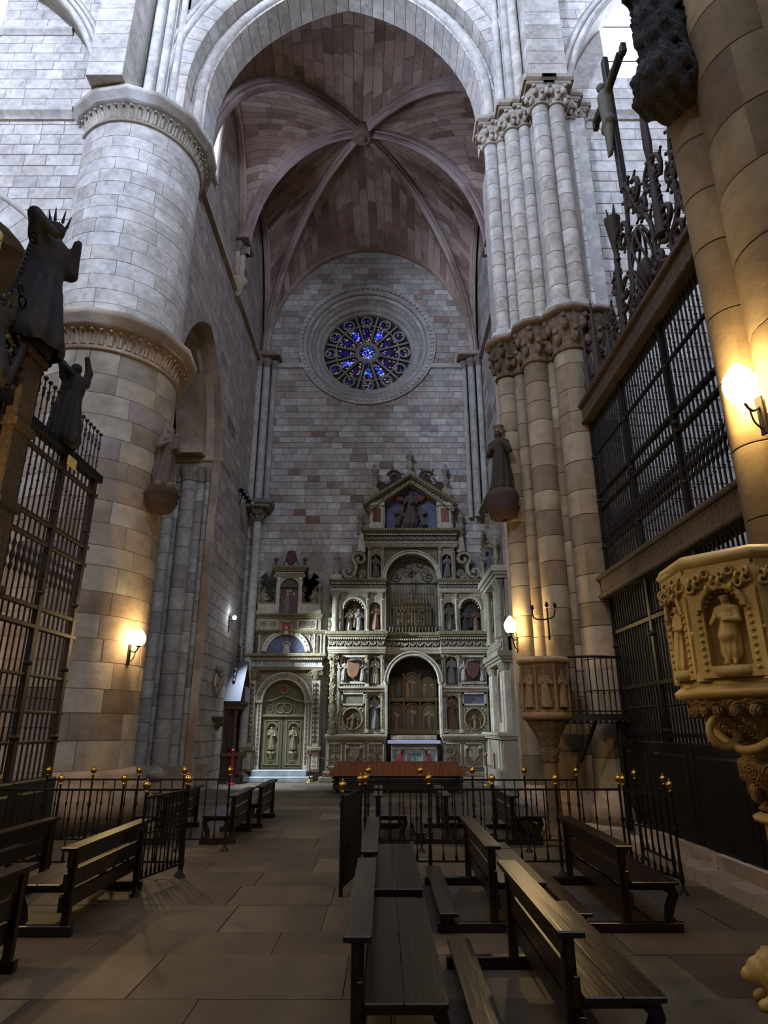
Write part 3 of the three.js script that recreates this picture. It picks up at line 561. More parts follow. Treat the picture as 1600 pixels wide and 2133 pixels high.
// naive surface nets
function skin(f, lo, hi, cell) {
  const n = [0, 1, 2].map((i) => Math.ceil((hi[i] - lo[i]) / cell) + 1), F = new Float32Array(n[0] * n[1] * n[2]), id = (x, y, z) => x + n[0] * (y + n[1] * z);
  for (let z = 0; z < n[2]; z++) for (let y = 0; y < n[1]; y++) for (let x = 0; x < n[0]; x++) F[id(x, y, z)] = f([lo[0] + x * cell, lo[1] + y * cell, lo[2] + z * cell]);
  const vi = new Int32Array(F.length).fill(-1), pos = [], idx = [];
  const E = [[0, 1], [0, 2], [0, 4], [1, 3], [1, 5], [2, 3], [2, 6], [3, 7], [4, 5], [4, 6], [5, 7], [6, 7]];
  for (let z = 0; z < n[2] - 1; z++) for (let y = 0; y < n[1] - 1; y++) for (let x = 0; x < n[0] - 1; x++) {
    const v = []; for (let k = 0; k < 8; k++) v.push(F[id(x + (k & 1), y + ((k >> 1) & 1), z + (k >> 2))]);
    let s = [0, 0, 0], c = 0;
    for (const [a, b] of E) if ((v[a] < 0) !== (v[b] < 0)) { const t = v[a] / (v[a] - v[b]); for (let i = 0; i < 3; i++) { const pa = (a >> i) & 1, pb = (b >> i) & 1; s[i] += pa + (pb - pa) * t; } c++; }
    if (c) { vi[id(x, y, z)] = pos.length / 3; pos.push(lo[0] + (x + s[0] / c) * cell, lo[1] + (y + s[1] / c) * cell, lo[2] + (z + s[2] / c) * cell); }
  }
  const quad = (a, b, c, d, flip) => { if (a < 0 || b < 0 || c < 0 || d < 0) return; flip ? idx.push(a, c, b, a, d, c) : idx.push(a, b, c, a, c, d); };
  for (let z = 1; z < n[2] - 1; z++) for (let y = 1; y < n[1] - 1; y++) for (let x = 1; x < n[0] - 1; x++) {
    const q = F[id(x, y, z)] < 0;
    if (q !== F[id(x + 1, y, z)] < 0) quad(vi[id(x, y - 1, z - 1)], vi[id(x, y, z - 1)], vi[id(x, y, z)], vi[id(x, y - 1, z)], !q);
    if (q !== F[id(x, y + 1, z)] < 0) quad(vi[id(x - 1, y, z - 1)], vi[id(x - 1, y, z)], vi[id(x, y, z)], vi[id(x, y, z - 1)], !q);
    if (q !== F[id(x, y, z + 1)] < 0) quad(vi[id(x - 1, y - 1, z)], vi[id(x, y - 1, z)], vi[id(x, y, z)], vi[id(x - 1, y, z)], !q);
  }
  const g = new THREE.BufferGeometry(); g.setAttribute('position', new THREE.Float32BufferAttribute(pos, 3)); g.setIndex(idx); g.computeVertexNormals(); return g;
}
// a robed standing figure, 1 m tall at scale 1, facing +z; options turn it into different saints
function figureField(o = {}) {
  const sway = o.sway ?? 0.02, la = o.la ?? [[0.12, 0.78, 0], [0.17, 0.6, 0.05], [0.06, 0.6, 0.13]], ra = o.ra ?? [[-0.12, 0.78, 0], [-0.17, 0.6, 0.04], [-0.08, 0.66, 0.13]], hat = o.hat ?? 0, legs = o.legs;
  const hx = sway + (o.turn ?? 0) * 0.03;
  return (p) => {
    const [x, y, z] = p, ang = Math.atan2(z, x), fold = (y < 0.5 ? 0.014 : 0.006) * Math.sin(ang * (o.folds ?? 7) + y * 5) * Math.min(1, (0.75 - y) * 3);
    let d;
    if (legs) { d = Math.min(capsule(p, [0.05, 0.03, 0.01], [0.055, 0.42, 0], 0.032, 0.06), capsule(p, [-0.05, 0.03, 0.03], [-0.055, 0.42, 0], 0.032, 0.06)); d = Math.min(d, capsule(p, [0.05, 0.025, 0.0], [0.06, 0.025, 0.08], 0.03, 0.022), capsule(p, [-0.05, 0.025, 0.02], [-0.07, 0.025, 0.1], 0.03, 0.022)); d = smin(d, capsule(p, [0, 0.42, 0], [sway, 0.62, 0], 0.13, 0.09), 0.04); }
    else d = capsule(p, [0, 0.06, 0], [sway * 0.6, 0.5, 0], o.hem ?? 0.155, 0.105) * 0.9 + fold;
    d = smin(d, ellip(p, [sway, 0.68, 0], [0.125, 0.17, 0.088]), 0.06);
    d = smin(d, ellip(p, [sway, 0.79, -0.005], [0.14, 0.055, 0.075]), 0.04);
    for (const a of [la, ra]) { d = smin(d, capsule(p, [a[0][0] + sway, a[0][1], a[0][2]], a[1], 0.048, 0.04), 0.025); d = smin(d, capsule(p, a[1], a[2], 0.042, 0.028), 0.02); d = smin(d, ellip(p, a[2], [0.028, 0.028, 0.028]), 0.01); }
    if (o.cape) d = smin(d, capsule(p, [0.0, 0.2, -0.07], [sway, 0.78, -0.06], 0.14, 0.1) + fold, 0.03);
    d = smin(d, capsule(p, [sway, 0.8, 0], [hx, 0.88, 0.005], 0.04, 0.036), 0.02);
    d = smin(d, ellip(p, [hx, 0.915, 0.012], [0.05, 0.066, 0.058]), 0.012);      // head
    d = smin(d, ellip(p, [hx, 0.905, 0.072], [0.01, 0.018, 0.014]), 0.008);      // nose
    d = Math.max(d, -ellip(p, [hx + 0.02, 0.925, 0.066], [0.011, 0.007, 0.012])); d = Math.max(d, -ellip(p, [hx - 0.02, 0.925, 0.066], [0.011, 0.007, 0.012]));
    if (o.beard) d = smin(d, ellip(p, [hx, 0.865, 0.045], [0.035, 0.045, 0.028]), 0.015);
    d = smin(d, ellip(p, [hx, 0.93, -0.012], [0.06, 0.062, 0.058]), 0.008);      // hair
    if (hat === 1) d = Math.min(d, Math.max(ellip(p, [hx, 0.985, 0], [0.055, 0.085, 0.035]), 0.95 - y));   // mitre
    if (hat === 2) d = smin(d, ellip(p, [hx, 0.955, -0.005], [0.085, 0.028, 0.08]), 0.01);
    if (o.child) { d = Math.min(d, capsule(p, [0.06, 0.62, 0.13], [0.05, 0.74, 0.13], 0.05, 0.04), ellip(p, [0.05, 0.81, 0.13], [0.035, 0.042, 0.038]), capsule(p, [0.06, 0.62, 0.13], [-0.02, 0.56, 0.17], 0.028, 0.02)); }
    if (o.staff) d = Math.min(d, capsule(p, [o.staff, 0.02, 0.12], [o.staff, 0.95, 0.12], 0.012, 0.012));
    if (o.wings) for (const s of [-1, 1]) d = Math.min(d, Math.max(ellip(p, [s * 0.18 + sway, 0.72, -0.1], [0.16, 0.3, 0.03]), -ellip(p, [s * 0.3, 0.5, -0.1], [0.16, 0.22, 0.2])));
    return d;
  };
}
const figCache = {};
function figure(o = {}, cell = 0.018) { const key = JSON.stringify(o) + cell; return (figCache[key] ??= skin(figureField(o), [-0.4, -0.02, -0.3], [0.4, 1.1, 0.34], cell)).clone(); }
// ================================================================== great piers
function leafRing(R, y, h, n, a0, a1, out, name, mat, parent) { // carved leaves round a capital, each its own part
  for (let i = 0; i < n; i++) {
    const a = a0 + (a1 - a0) * (i + 0.5) / n, w = (a1 - a0) * R / n * 0.46;
    const g = sweep([V(0, 0, 0), V(0, h * 0.35, out * 0.15), V(0, h * 0.7, out * 0.45), V(0, h * 0.95, out * 0.95), V(0, h * 0.86, out * 1.15)], [V(0, 0, 1), V(0, 0, 1), V(0, 0, 1), V(0, 0, 1), V(0, -0.2, 1)], [[-w, -0.03], [-w * 0.5, 0.03], [0, 0.01], [w * 0.5, 0.03], [w, -0.03]]);
    const tip = sph(w * 0.42, 7, 5).translate(0, h * 0.84, out * 1.12);
    obj(name, merge([g, tip]).rotateY(a).translate(Math.sin(a) * R, y, Math.cos(a) * R), mat, parent);
  }
}
{
  const C = thing('round_pier', 'massive round pale stone column with two carved capital rings', 'column', [-6.6, 0, -13.4]);
  const ru = 1.5, rl = 1.55;
  obj('core', [cyl(ru - 0.005, ru - 0.005, 6.2, 48).translate(0, 10.2, 0), cyl(rl - 0.005, rl - 0.005, 9.6, 48)], mortar, C);
  const mk = (r) => (u, v, h) => V((r + h) * Math.sin(u / r), v, (r + h) * Math.cos(u / r));
  const up = courses(-1.75 * ru, 1.95 * ru, 10.35, 16.15, 0.33, 0.42, 0.62, 1.0), lo = courses(-1.6 * rl, 1.95 * rl, 1.0, 9.5, 0.4, 0.52, 0.75, 1.2);
  const geo = (r) => (p) => curvedBlock(p[0][0], p[1][0], p[0][1], p[2][1], mk(r), Math.max(2, Math.ceil((p[1][0] - p[0][0]) / 0.2)), 1, 0.014 + rr(-0.003, 0.003), 0.006);
  lay(C, up, null, WHITE, { name: 'upper_stone', geo: geo(ru) });
  lay(C, lo, null, WARMS, { name: 'lower_stone', geo: geo(rl), mat: (p) => { const y = p[0][1]; const q = rnd(); return q < 0.05 ? ROSY[2] : q < 0.15 ? pick(TINT) : y > 6.5 ? pick(LOWMIX) : q < 0.4 ? pick(LOWMIX) : pick(WARMS); } });
  for (const [y, h, r, mats, nm] of [[9.5, 0.85, rl, ['#b49f84', '#c4b49c'], 'lower_capital'], [16.1, 0.85, ru, ['#beb5a4', '#cfc9be'], 'upper_capital']]) {
    obj(nm + '_bell', toCreasedNormals(lathe([[r, 0], [r + 0.07, 0.02], [r + 0.08, 0.08], [r + 0.02, 0.12], [r + 0.03, 0.3], [r + 0.14, 0.46], [r + 0.2, 0.5]], 56), 0.6).translate(0, y, 0), stone(mats[0], { map: 'stained' }), C);
    obj(nm + '_abacus', lathe([[r + 0.1, 0.46], [r + 0.28, 0.5], [r + 0.26, 0.58], [r + 0.4, 0.68], [r + 0.42, 0.82], [r + 0.3, 0.86], [0, 0.86]], 14).rotateY(0.1).translate(0, y, 0), stone(mats[1], { map: 'stained', off: 0.4 }), C);
    leafRing(r + 0.02, y + 0.14, 0.34, 34, -1.9, 2.1, 0.13, nm + '_leaf', stone(mats[0], { map: 'stained' }), C);
  }
  obj('base', [lathe([[0, 0], [2.0, 0], [2.0, 0.5], [1.86, 0.56], [1.86, 0.72], [1.72, 0.8], [1.74, 0.9], [1.6, 1.0], [0, 1.0]], 24)], WARMS[3], C);
}
// engaged pier behind the column: corner to the side wall of the transept
obj('pier_respond', [bx(-8.3, -5.5, 0, 16.9, -14.9, -13.4), bx(-8.6, -7.4, 0, 16.9, -13.6, -12.42)], WHITE[1]).userData = { label: 'square stone pier core behind the great round column', category: 'column', kind: 'structure' };
// ---------- clustered pier
function shaftCapital(r, h, n = 7) {
  const g = [lathe([[r, 0], [r + 0.045, 0.015], [r + 0.05, 0.05], [r + 0.01, 0.075], [r + 0.015, h * 0.45], [r + 0.1, h * 0.8], [r + 0.15, h * 0.95], [0, h]], 14)];
  for (let t = 0; t < 2; t++) for (let i = 0; i < n; i++) { const a = (i + t * 0.5) / n * 2 * PI, R = r + 0.05 + t * 0.05; g.push(sph(0.07 + r * 0.12, 6, 5).scale(0.8, 1.5, 0.8).translate(R * Math.sin(a), h * (0.36 + t * 0.36), R * Math.cos(a)), sph(0.045 + r * 0.06, 6, 5).translate((R + 0.07) * Math.sin(a), h * (0.5 + t * 0.36), (R + 0.07) * Math.cos(a))); }
  return merge(g);
}
function drums(parent, x, z, r, y0, y1, h0, h1, mats, n = 18) {
  let y = y0; while (y < y1 - 0.02) { let h = rr(h0, h1); if (y + h > y1 - h0 * 0.5) h = y1 - y; obj('shaft_drum', lathe([[0, 0.003], [r - 0.01, 0.003], [r, 0.013], [r, h - 0.013], [r - 0.01, h - 0.003], [0, h - 0.003]], n).translate(x, y, z), pick(mats), parent); y += h; }
}
{
  const P = thing('clustered_pier', 'tall clustered pier of many pale shafts with two bands of capitals', 'column');
  obj('core', [T(extr([[2.78, -14], [2.78, -12.85], [3.2, -12.45], [3.6, -12.2], [3.85, -11.85], [5.0, -11.85], [5.0, -14]].map(([x, z]) => [x, -z]).reverse(), 16.2).rotateX(-PI / 2).scale(1, 1, 1), 0, 0, 0)], GREYS[2], P);
  const low = [[2.8, -12.7, 0.22], [3.06, -12.5, 0.14], [3.33, -12.12, 0.27], [3.66, -12.0, 0.14], [3.98, -11.72, 0.36], [4.5, -11.72, 0.3], [4.85, -12.0, 0.14]];
  const upp = [[2.8, -12.7, 0.17], [3.06, -12.58, 0.12], [3.28, -12.28, 0.19], [3.56, -12.14, 0.14], [3.84, -11.62, 0.2], [4.23, -11.62, 0.2], [4.66, -11.95, 0.12], [4.96, -12.2, 0.1]];
  const lowMats = ['#998b72', '#92846b', '#9e9078', '#8d7e67', '#968973'].map((c, i) => stone(c, { map: 'stained', off: i * 0.24 })), band = ['#85705a', '#8f7a63', '#7a6650'].map((c, i) => stone(c, { map: 'stained', carved: 1, bump: 0.03, off: i * 0.3 }));
  for (const [x, z, r] of low) {
    drums(P, x, z, r, 0.75, 9.2, 0.42, 0.62, lowMats, 18);
    obj('lower_capital', shaftCapital(r, 0.86).translate(x, 9.2, z), pick(band), P);
    obj('lower_base', lathe([[0, 0], [r + 0.16, 0], [r + 0.16, 0.3], [r + 0.07, 0.34], [r + 0.09, 0.42], [r + 0.02, 0.5], [r, 0.56]], 18).translate(x, 0.2, z), WARMS[3], P);
    obj('lower_abacus', lathe([[0, 0], [r + 0.16, 0], [r + 0.24, 0.06], [r + 0.24, 0.14], [0, 0.16]], 10).translate(x, 10.04, z), stone('#9b8a78', { map: 'stained' }), P);
  }
  for (const [x, z, r] of upp) {
    obj('upper_base', lathe([[0, 0], [r + 0.16, 0], [r + 0.16, 0.1], [r + 0.1, 0.16], [r + 0.12, 0.22], [r + 0.02, 0.28], [r, 0.34]], 16).translate(x, 10.18, z), WHITE[0], P);
    drums(P, x, z, r, 10.5, 16.15, 0.36, 0.5, WHITE, 16);
    obj('upper_capital', shaftCapital(r, 0.52, 6).translate(x, 16.13, z), stone('#c0b6a6', { map: 'stained' }), P);
    obj('upper_abacus', [cb(x - r - 0.16, x + r + 0.16, 16.64, 16.76, z - r - 0.2, z + r + 0.14, 0.03), cb(x - r - 0.22, x + r + 0.22, 16.74, 16.95, z - r - 0.25, z + r + 0.2, 0.05)], stone('#b3a794', { map: 'stained' }), P);
  }
  obj('plinth', [cb(2.5, 5.1, 0, 0.24, -14, -11.2, 0.04)], WARMS[3], P);
}
// ---------- near pier beside the grille
{
  const P = thing('shafted_pier', 'big brown pier of thick round shafts beside the alabaster pulpit', 'column');
  const mats = ['#8d7a55', '#857250', '#94825c', '#7d6a4a'].map((c, i) => stone(c, { map: 'stained', off: i * 0.21 }));
  obj('core', bx(4.1, 5.6, 0, 22, -6.3, -4.4), mats[1], P);
  for (const [x, z, r] of [[3.86, -5.92, 0.28], [4.3, -5.36, 0.6], [4.95, -4.7, 0.42]]) { drums(P, x, z, r, 0.4, 22, 0.72, 0.92, mats, 28); obj('base', lathe([[0, 0], [r + 0.15, 0], [r + 0.15, 0.2], [r + 0.04, 0.28], [r, 0.4]], 24).translate(x, 0, z), mats[1], P); }
}
{
  const P = thing('choir_pier', 'brown pier of thick round shafts where the choir screen ends', 'column');
  const mats = ['#8d7a55', '#857250'].map((c, i) => stone(c, { map: 'stained', off: i * 0.21 }));
  for (const [x, z, r] of [[-5.95, -5.75, 0.28], [-6.4, -5.2, 0.6]]) { drums(P, x, z, r, 0.4, 22, 0.8, 0.95, mats, 20); obj('base', lathe([[0, 0], [r + 0.15, 0], [r + 0.15, 0.2], [r + 0.04, 0.28], [r, 0.4]], 20).translate(x, 0, z), mats[1], P); }
}
// ================================================================== iron screens
const knot = (r) => new THREE.OctahedronGeometry(r).scale(1, 1.25, 1);
const leafy = (pts, r, n, size, seg = 26) => { // a tube dressed with small leaves
  const c = new THREE.CatmullRomCurve3(pts.map((q) => V(...q))), g = [new THREE.TubeGeometry(c, seg, r, 6)];
  for (let i = 0; i < n; i++) { const t = (i + 0.5) / n, p = c.getPointAt(t), d = c.getTangentAt(t), s = i % 2 ? 1 : -1, nrm = V(-d.y * s, d.x * s, 0).normalize(), tip = p.clone().addScaledVector(nrm, size).addScaledVector(d, size * 0.5); g.push(rod(p, tip, size * 0.34, size * 0.1, 5), sph(size * 0.24, 5, 4).translate(tip.x, tip.y, tip.z)); }
  return merge(g);
};
const scroll = (cx, cy, r, dir, a0, turns = 1.5, tr = 0.042) => leafy(spiral(r, turns, dir, a0, 26).map((q) => [q.x + cx, q.y + cy, 0]), tr, 9, tr * 2.6, 40);
const pinnacle = (h, r) => lathe([[0.02, 0], [r, 0.02 * h], [r, 0.06 * h], [r * 0.5, 0.1 * h], [r * 0.9, 0.2 * h], [r * 0.45, 0.3 * h], [r * 0.75, 0.42 * h], [r * 0.3, 0.5 * h], [r * 0.55, 0.6 * h], [r * 0.2, 0.68 * h], [r * 0.38, 0.76 * h], [r * 0.12, 0.84 * h], [r * 0.22, 0.9 * h], [0.005, h]], 10);
const beamMat = stone('#4d3a24', { map: 'stained', carved: 1, bump: 0.012, rough: 0.6 });
{
  const S = thing('chancel_screen', 'tall black iron bar screen with carved beams and leafy crest beside the pulpit', 'screen', [4.1, 0, 0], PI / 2);
  // local x runs away from the camera (depth), y up
  const d0 = 6.35, d1 = 11.35, n = 46, step = (d1 - d0) / n;
  const barU = [0, 1].map((k) => ready([rod([0, 4.35, 0], [0, 7.5, 0], 0.016, 0.016, 5), ...[4.75, 5.3, 6.35 + k * 0.18, 6.9 + k * 0.14].map((y) => knot(0.03).translate(0, y, 0)), lathe([[0.016, 0], [0.034, 0.05], [0.018, 0.12], [0.04, 0.2], [0.02, 0.28], [0.034, 0.34], [0.016, 0.42]], 6).translate(0, 4.86, 0)]));
  const barL = ready([rod([0, 0.35, 0], [0, 4.0, 0], 0.017, 0.017, 5), ...[1.2, 2.05, 3.4].map((y) => knot(0.032).translate(0, y, 0))]);
  for (let i = 0; i < n; i++) { const x = d0 + (i + 0.5) * step; obj('upper_bar', barU[i % 2], iron, S).position.x = x; obj('lower_bar', barL, iron, S).position.x = x; }
  for (const x of [6.4, 8.05, 9.7, 11.3]) obj('standard', [bx(x - 0.045, x + 0.045, 0.3, 7.5, -0.04, 0.04), ...[1.7, 3.1, 4.9, 5.8, 6.7].map((y) => sph(0.075, 8, 6).scale(1, 0.7, 1).translate(x, y, 0))], iron, S);
  for (const [y, h, t] of [[5.9, 0.06, 0.035], [5.62, 0.06, 0.035], [6.72, 0.04, 0.025], [5.05, 0.04, 0.03], [3.3, 0.06, 0.035], [2.35, 0.06, 0.035], [1.62, 0.05, 0.03]]) obj('rail', [bx(d0 - 0.15, d1 + 0.05, y, y + h, -t, t), ...(y > 5.5 && y < 6 ? Array.from({ length: 23 }, (_, i) => sph(0.04, 5, 4).translate(d0 + 0.1 + i * 0.22, y + 0.03, -0.03)) : [])], iron, S);
  obj('upper_beam', [cb(d0 - 0.35, d1 + 0.1, 7.5, 7.82, -0.14, 0.14, 0.02), cb(d0 - 0.35, d1 + 0.1, 7.8, 7.9, -0.2, 0.2, 0.02), cb(d0 - 0.35, d1 + 0.1, 7.44, 7.52, -0.17, 0.17, 0.02)], beamMat, S);
  obj('lower_beam', [cb(d0 - 0.35, d1 + 0.1, 4.02, 4.3, -0.16, 0.16, 0.02), cb(d0 - 0.35, d1 + 0.1, 4.28, 4.36, -0.22, 0.22, 0.02), cb(d0 - 0.35, d1 + 0.1, 3.94, 4.03, -0.2, 0.2, 0.02)], beamMat, S);
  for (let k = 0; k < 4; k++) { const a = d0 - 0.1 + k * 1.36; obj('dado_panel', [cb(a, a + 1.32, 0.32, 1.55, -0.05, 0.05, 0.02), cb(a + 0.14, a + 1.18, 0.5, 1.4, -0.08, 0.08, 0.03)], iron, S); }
  // leafy crest on the upper beam
  const crest = (name, g) => obj(name, g, ironBrown, S);
  crest('pinnacle', pinnacle(1.7, 0.1).translate(11.2, 7.9, 0)); crest('pinnacle', pinnacle(1.95, 0.12).translate(10.6, 7.9, 0)); crest('pinnacle', pinnacle(1.2, 0.08).translate(9.95, 7.9, 0));
  crest('torch', [rod([9.25, 7.9, 0], [9.12, 9.7, 0], 0.07, 0.05, 8), rod([9.12, 9.7, 0], [9.1, 10.4, 0], 0.05, 0.15, 8), rod([9.02, 10.35, 0], [9.0, 10.65, 0.02], 0.05, 0.012, 5), rod([9.2, 10.35, 0], [9.24, 10.75, -0.02], 0.05, 0.012, 5), leafy([[9.3, 8, 0], [9.16, 8.8, 0], [9.14, 9.6, 0]], 0.03, 10, 0.11)]);
  for (const [x, y, r, dir, a0] of [[7.35, 8.75, 0.42, 1, 2.4], [8.95, 8.75, 0.4, -1, 0.7], [7.55, 9.75, 0.34, -1, -2.4], [8.8, 9.7, 0.34, 1, -0.7], [7.1, 8.25, 0.26, 1, -1.6], [9.55, 8.2, 0.28, -1, -1.5], [10.25, 8.25, 0.26, 1, -1.6], [6.75, 8.7, 0.26, -1, 1], [8.2, 10.05, 0.26, 1, 1.6], [10.9, 8.15, 0.2, -1, -1.5], [8.0, 9.55, 0.2, 1, 0.5], [8.4, 9.25, 0.18, -1, 2.5], [7.75, 8.35, 0.2, -1, 0], [8.65, 8.3, 0.2, 1, 3], [9.3, 9.1, 0.2, 1, 1], [7.0, 9.3, 0.22, 1, 2], [9.75, 8.85, 0.18, -1, 0.4]]) crest('scroll', scroll(x, y, r, dir, a0));
  for (const pts of [[[7.0, 7.95, 0], [7.7, 8.3, 0], [7.8, 9.1, 0], [8.2, 9.9, 0], [8.4, 10.5, 0]], [[9.4, 7.95, 0], [8.75, 8.3, 0], [8.65, 9.1, 0], [8.5, 9.9, 0], [8.45, 10.5, 0]], [[6.6, 7.95, 0], [6.9, 8.6, 0], [6.95, 9.4, 0], [6.8, 10.1, 0]], [[9.9, 7.95, 0], [9.7, 8.4, 0], [9.85, 8.9, 0]]]) crest('stem', leafy(pts, 0.04, 14, 0.13));
  const basket = []; for (let k = 0; k < 10; k++) { const a = k / 10 * 2 * PI, p = []; for (let i = 0; i <= 8; i++) { const t = i / 8, r = 0.3 * Math.sin(PI * (0.12 + 0.8 * t)); p.push([8.18 + r * Math.cos(a + t * 1.4), 8.1 + t * 1.25, r * 0.6 * Math.sin(a + t * 1.4)]); } basket.push(tube(p, 0.022, 10, 4)); }
  crest('basket', [...basket, sph(0.2, 10, 8).scale(1, 1.5, 0.6).translate(8.18, 8.45, 0)]);
  crest('blade', [lathe([[0.01, 0], [0.07, 0.15], [0.1, 0.5], [0.08, 0.9], [0.05, 1.2], [0.01, 1.35]], 8).scale(1, 1, 0.6).translate(7.5, 9.85, 0), rod([7.5, 8.6, 0], [7.5, 9.9, 0], 0.1, 0.06, 8), leafy([[7.5, 8.6, 0], [7.52, 9.3, 0], [7.5, 9.95, 0]], 0.05, 14, 0.14)]);
  // steps under the screen
  const st = struct('floor_step', 'two long worn stone steps under the chancel screen', 'step');
  let z = -6.45; while (z > -11.3) { const l = rr(0.9, 1.4), z1 = Math.max(z - l, -11.4); obj('step_stone', cb(3.72, 5.4, 0, 0.15, z1 + 0.004, z - 0.004, 0.02), pick(WARMS), st); obj('step_stone', cb(3.98, 5.4, 0.15, 0.31, z1 + 0.004, z - 0.004, 0.02), pick(WARMS), st); z = z1; }
}
{ // crucifix on the screen
  const c = thing('crucifix', 'dark wooden crucifix with a pale body on top of the iron screen', 'crucifix', [4.1, 10.42, -8.47], PI / 2);
  const wd = wood('#241a12', 0.6);
  obj('upright', cb(-0.07, 0.07, 0, 3.1, -0.05, 0.05, 0.012), wd, c);
  obj('crossbar', [cb(-0.72, 0.72, 2.28, 2.42, -0.045, 0.045, 0.012), cb(-0.78, -0.68, 2.25, 2.45, -0.05, 0.05, 0.012), cb(0.68, 0.78, 2.25, 2.45, -0.05, 0.05, 0.012)], wd, c);
  const f = (p) => { let d = capsule(p, [0, 1.55, -0.1], [0, 2.15, -0.1], 0.1, 0.13); d = smin(d, capsule(p, [0.05, 1.5, -0.1], [0.03, 0.85, -0.13], 0.08, 0.045), 0.04); d = smin(d, capsule(p, [-0.05, 1.5, -0.1], [-0.02, 0.85, -0.14], 0.08, 0.045), 0.04); d = smin(d, capsule(p, [0.02, 0.85, -0.13], [0.0, 0.74, -0.18], 0.04, 0.025), 0.02); for (const s of [-1, 1]) { d = smin(d, capsule(p, [s * 0.12, 2.16, -0.1], [s * 0.4, 2.26, -0.09], 0.055, 0.04), 0.04); d = smin(d, capsule(p, [s * 0.4, 2.26, -0.09], [s * 0.66, 2.35, -0.07], 0.04, 0.028), 0.02); } d = smin(d, ellip(p, [-0.02, 2.36, -0.15], [0.075, 0.1, 0.085]), 0.03); return smin(d, capsule(p, [-0.1, 1.52, -0.11], [0.1, 1.5, -0.11], 0.09, 0.09) + 0.012 * Math.sin(p[0] * 60), 0.02); };
  obj('body', skin(f, [-0.75, 0.65, -0.3], [0.75, 2.5, 0.05], 0.03), plain('#5c5845', 0.7), c);
}
{
  const S = thing('choir_screen', 'tall brown iron bar screen with ball finials in front of the round column', 'screen', [-5.55, 0, 0], PI / 2);
  const d0 = 6.2, d1 = 11.35, n = 34, step = (d1 - d0) / n;
  const bar = [0, 1].map((k) => ready([rod([0, 0.95, 0], [0, 6.25, 0], 0.017, 0.017, 5), ...[1.75, 2.2, 5.3 + k * 0.2, 5.65].map((y) => knot(0.034).translate(0, y, 0)), lathe([[0.017, 0], [0.04, 0.06], [0.02, 0.14], [0.045, 0.24], [0.02, 0.34], [0.04, 0.42], [0.017, 0.5]], 6).translate(0, 3.95, 0)]));
  const fin = ready([rod([0, 6.4, 0], [0, 7.15, 0], 0.014, 0.012, 5), sph(0.04, 8, 6).translate(0, 7.18, 0), knot(0.03).translate(0, 6.62, 0), lathe([[0.012, 0], [0.03, 0.03], [0.02, 0.12], [0.034, 0.16], [0.012, 0.2]], 6).translate(0, 6.84, 0)]);
  for (let i = 0; i < n; i++) { const x = d0 + (i + 0.5) * step; obj('bar', bar[i % 2], ironBrown, S).position.x = x; if (x > 8.9 && Math.abs(x - 9.95) > 0.22) obj('finial', fin, ironBrown, S).position.x = x; }
  for (const [y, h, t] of [[6.22, 0.14, 0.1], [5.92, 0.07, 0.04], [4.88, 0.07, 0.04], [4.55, 0.07, 0.04], [3.52, 0.07, 0.04], [3.22, 0.07, 0.05], [2.5, 0.05, 0.03], [1.95, 0.05, 0.03], [1.5, 0.05, 0.03]]) obj('rail', [cb(d0 - 0.1, d1 + 0.1, y, y + h, -t, t, 0.01)], y > 6 ? iron : ironBrown, S);
  for (const x of [8.62, 10.1, 11.3]) obj('standard', [bx(x - 0.05, x + 0.05, 0.9, 6.22, -0.045, 0.045), ...[1.6, 2.7, 3.8, 5.2].map((y) => sph(0.08, 8, 6).scale(1, 0.7, 1).translate(x, y, 0))], ironBrown, S);
  for (let k = 0; k < 4; k++) { const a = d0 + k * 1.29; obj('plinth_panel', [cb(a, a + 1.27, 0, 0.98, -0.14, 0.14, 0.02), cb(a + 0.12, a + 1.15, 0.18, 0.82, -0.17, 0.17, 0.03)], wood('#1d1510', 0.6), S); }
  obj('name_plate', cb(10.02, 10.3, 6.02, 6.2, 0.1, 0.14, 0.01), plain('#c9b96a', 0.5), S);
  // great post with gilded scrolls at the near end
  obj('post', [cb(8.3, 8.75, 0.98, 7.2, -0.17, 0.17, 0.03), ...[2.4, 3.5, 4.7, 5.9, 7.1].map((y) => cb(8.24, 8.81, y, y + 0.14, -0.23, 0.23, 0.03))], stone('#5a4427', { map: 'stained', carved: 1, bump: 0.02 }), S);
  for (const [x, y, r, dir, a0] of [[8.05, 7.15, 0.3, 1, 0.4], [7.75, 6.9, 0.25, -1, 2], [8.1, 7.75, 0.22, -1, -1], [7.7, 7.5, 0.24, 1, 2.6], [8.0, 6.62, 0.16, 1, 0]]) obj('gilded_scroll', scroll(x, y, r, dir, a0, 1.4, 0.035), plain('#8d7b40', 0.55, 0.3), S);
  obj('crest_ornament', leafy([[8.0, 6.4, 0.1], [8.15, 6.9, 0.12], [8.3, 7.5, 0.1], [8.45, 7.9, 0]], 0.07, 16, 0.16), ironBrown, S);
  const links = []; for (let i = 0; i < 9; i++) { const t = i / 8; links.push(torus(0.055, 0.016, 5, 12).scale(1, 1.5, 1).rotateY(i % 2 ? PI / 2 : 0).rotateZ(0.7).translate(7.9 + 0.75 * t, 7.95 - 0.55 * t - 0.18 * Math.sin(t * PI), 0.12)); }
  obj('chain', links, iron, S);
  obj('gilded_pilaster', [cb(7.1, 7.55, 6.3, 8.6, -0.3, -0.05, 0.03), ...Array.from({ length: 9 }, (_, i) => sph(0.09, 7, 5).translate(7.32, 6.5 + i * 0.24, 0))], plain('#b5a76a', 0.6, 0.2), S);
}
const dark = stone('#1d140e', { map: 'stained', bump: 0.012, rough: 0.85 }), darkCarved = stone('#22170f', { carved: 1, bump: 0.03, rough: 0.9 });
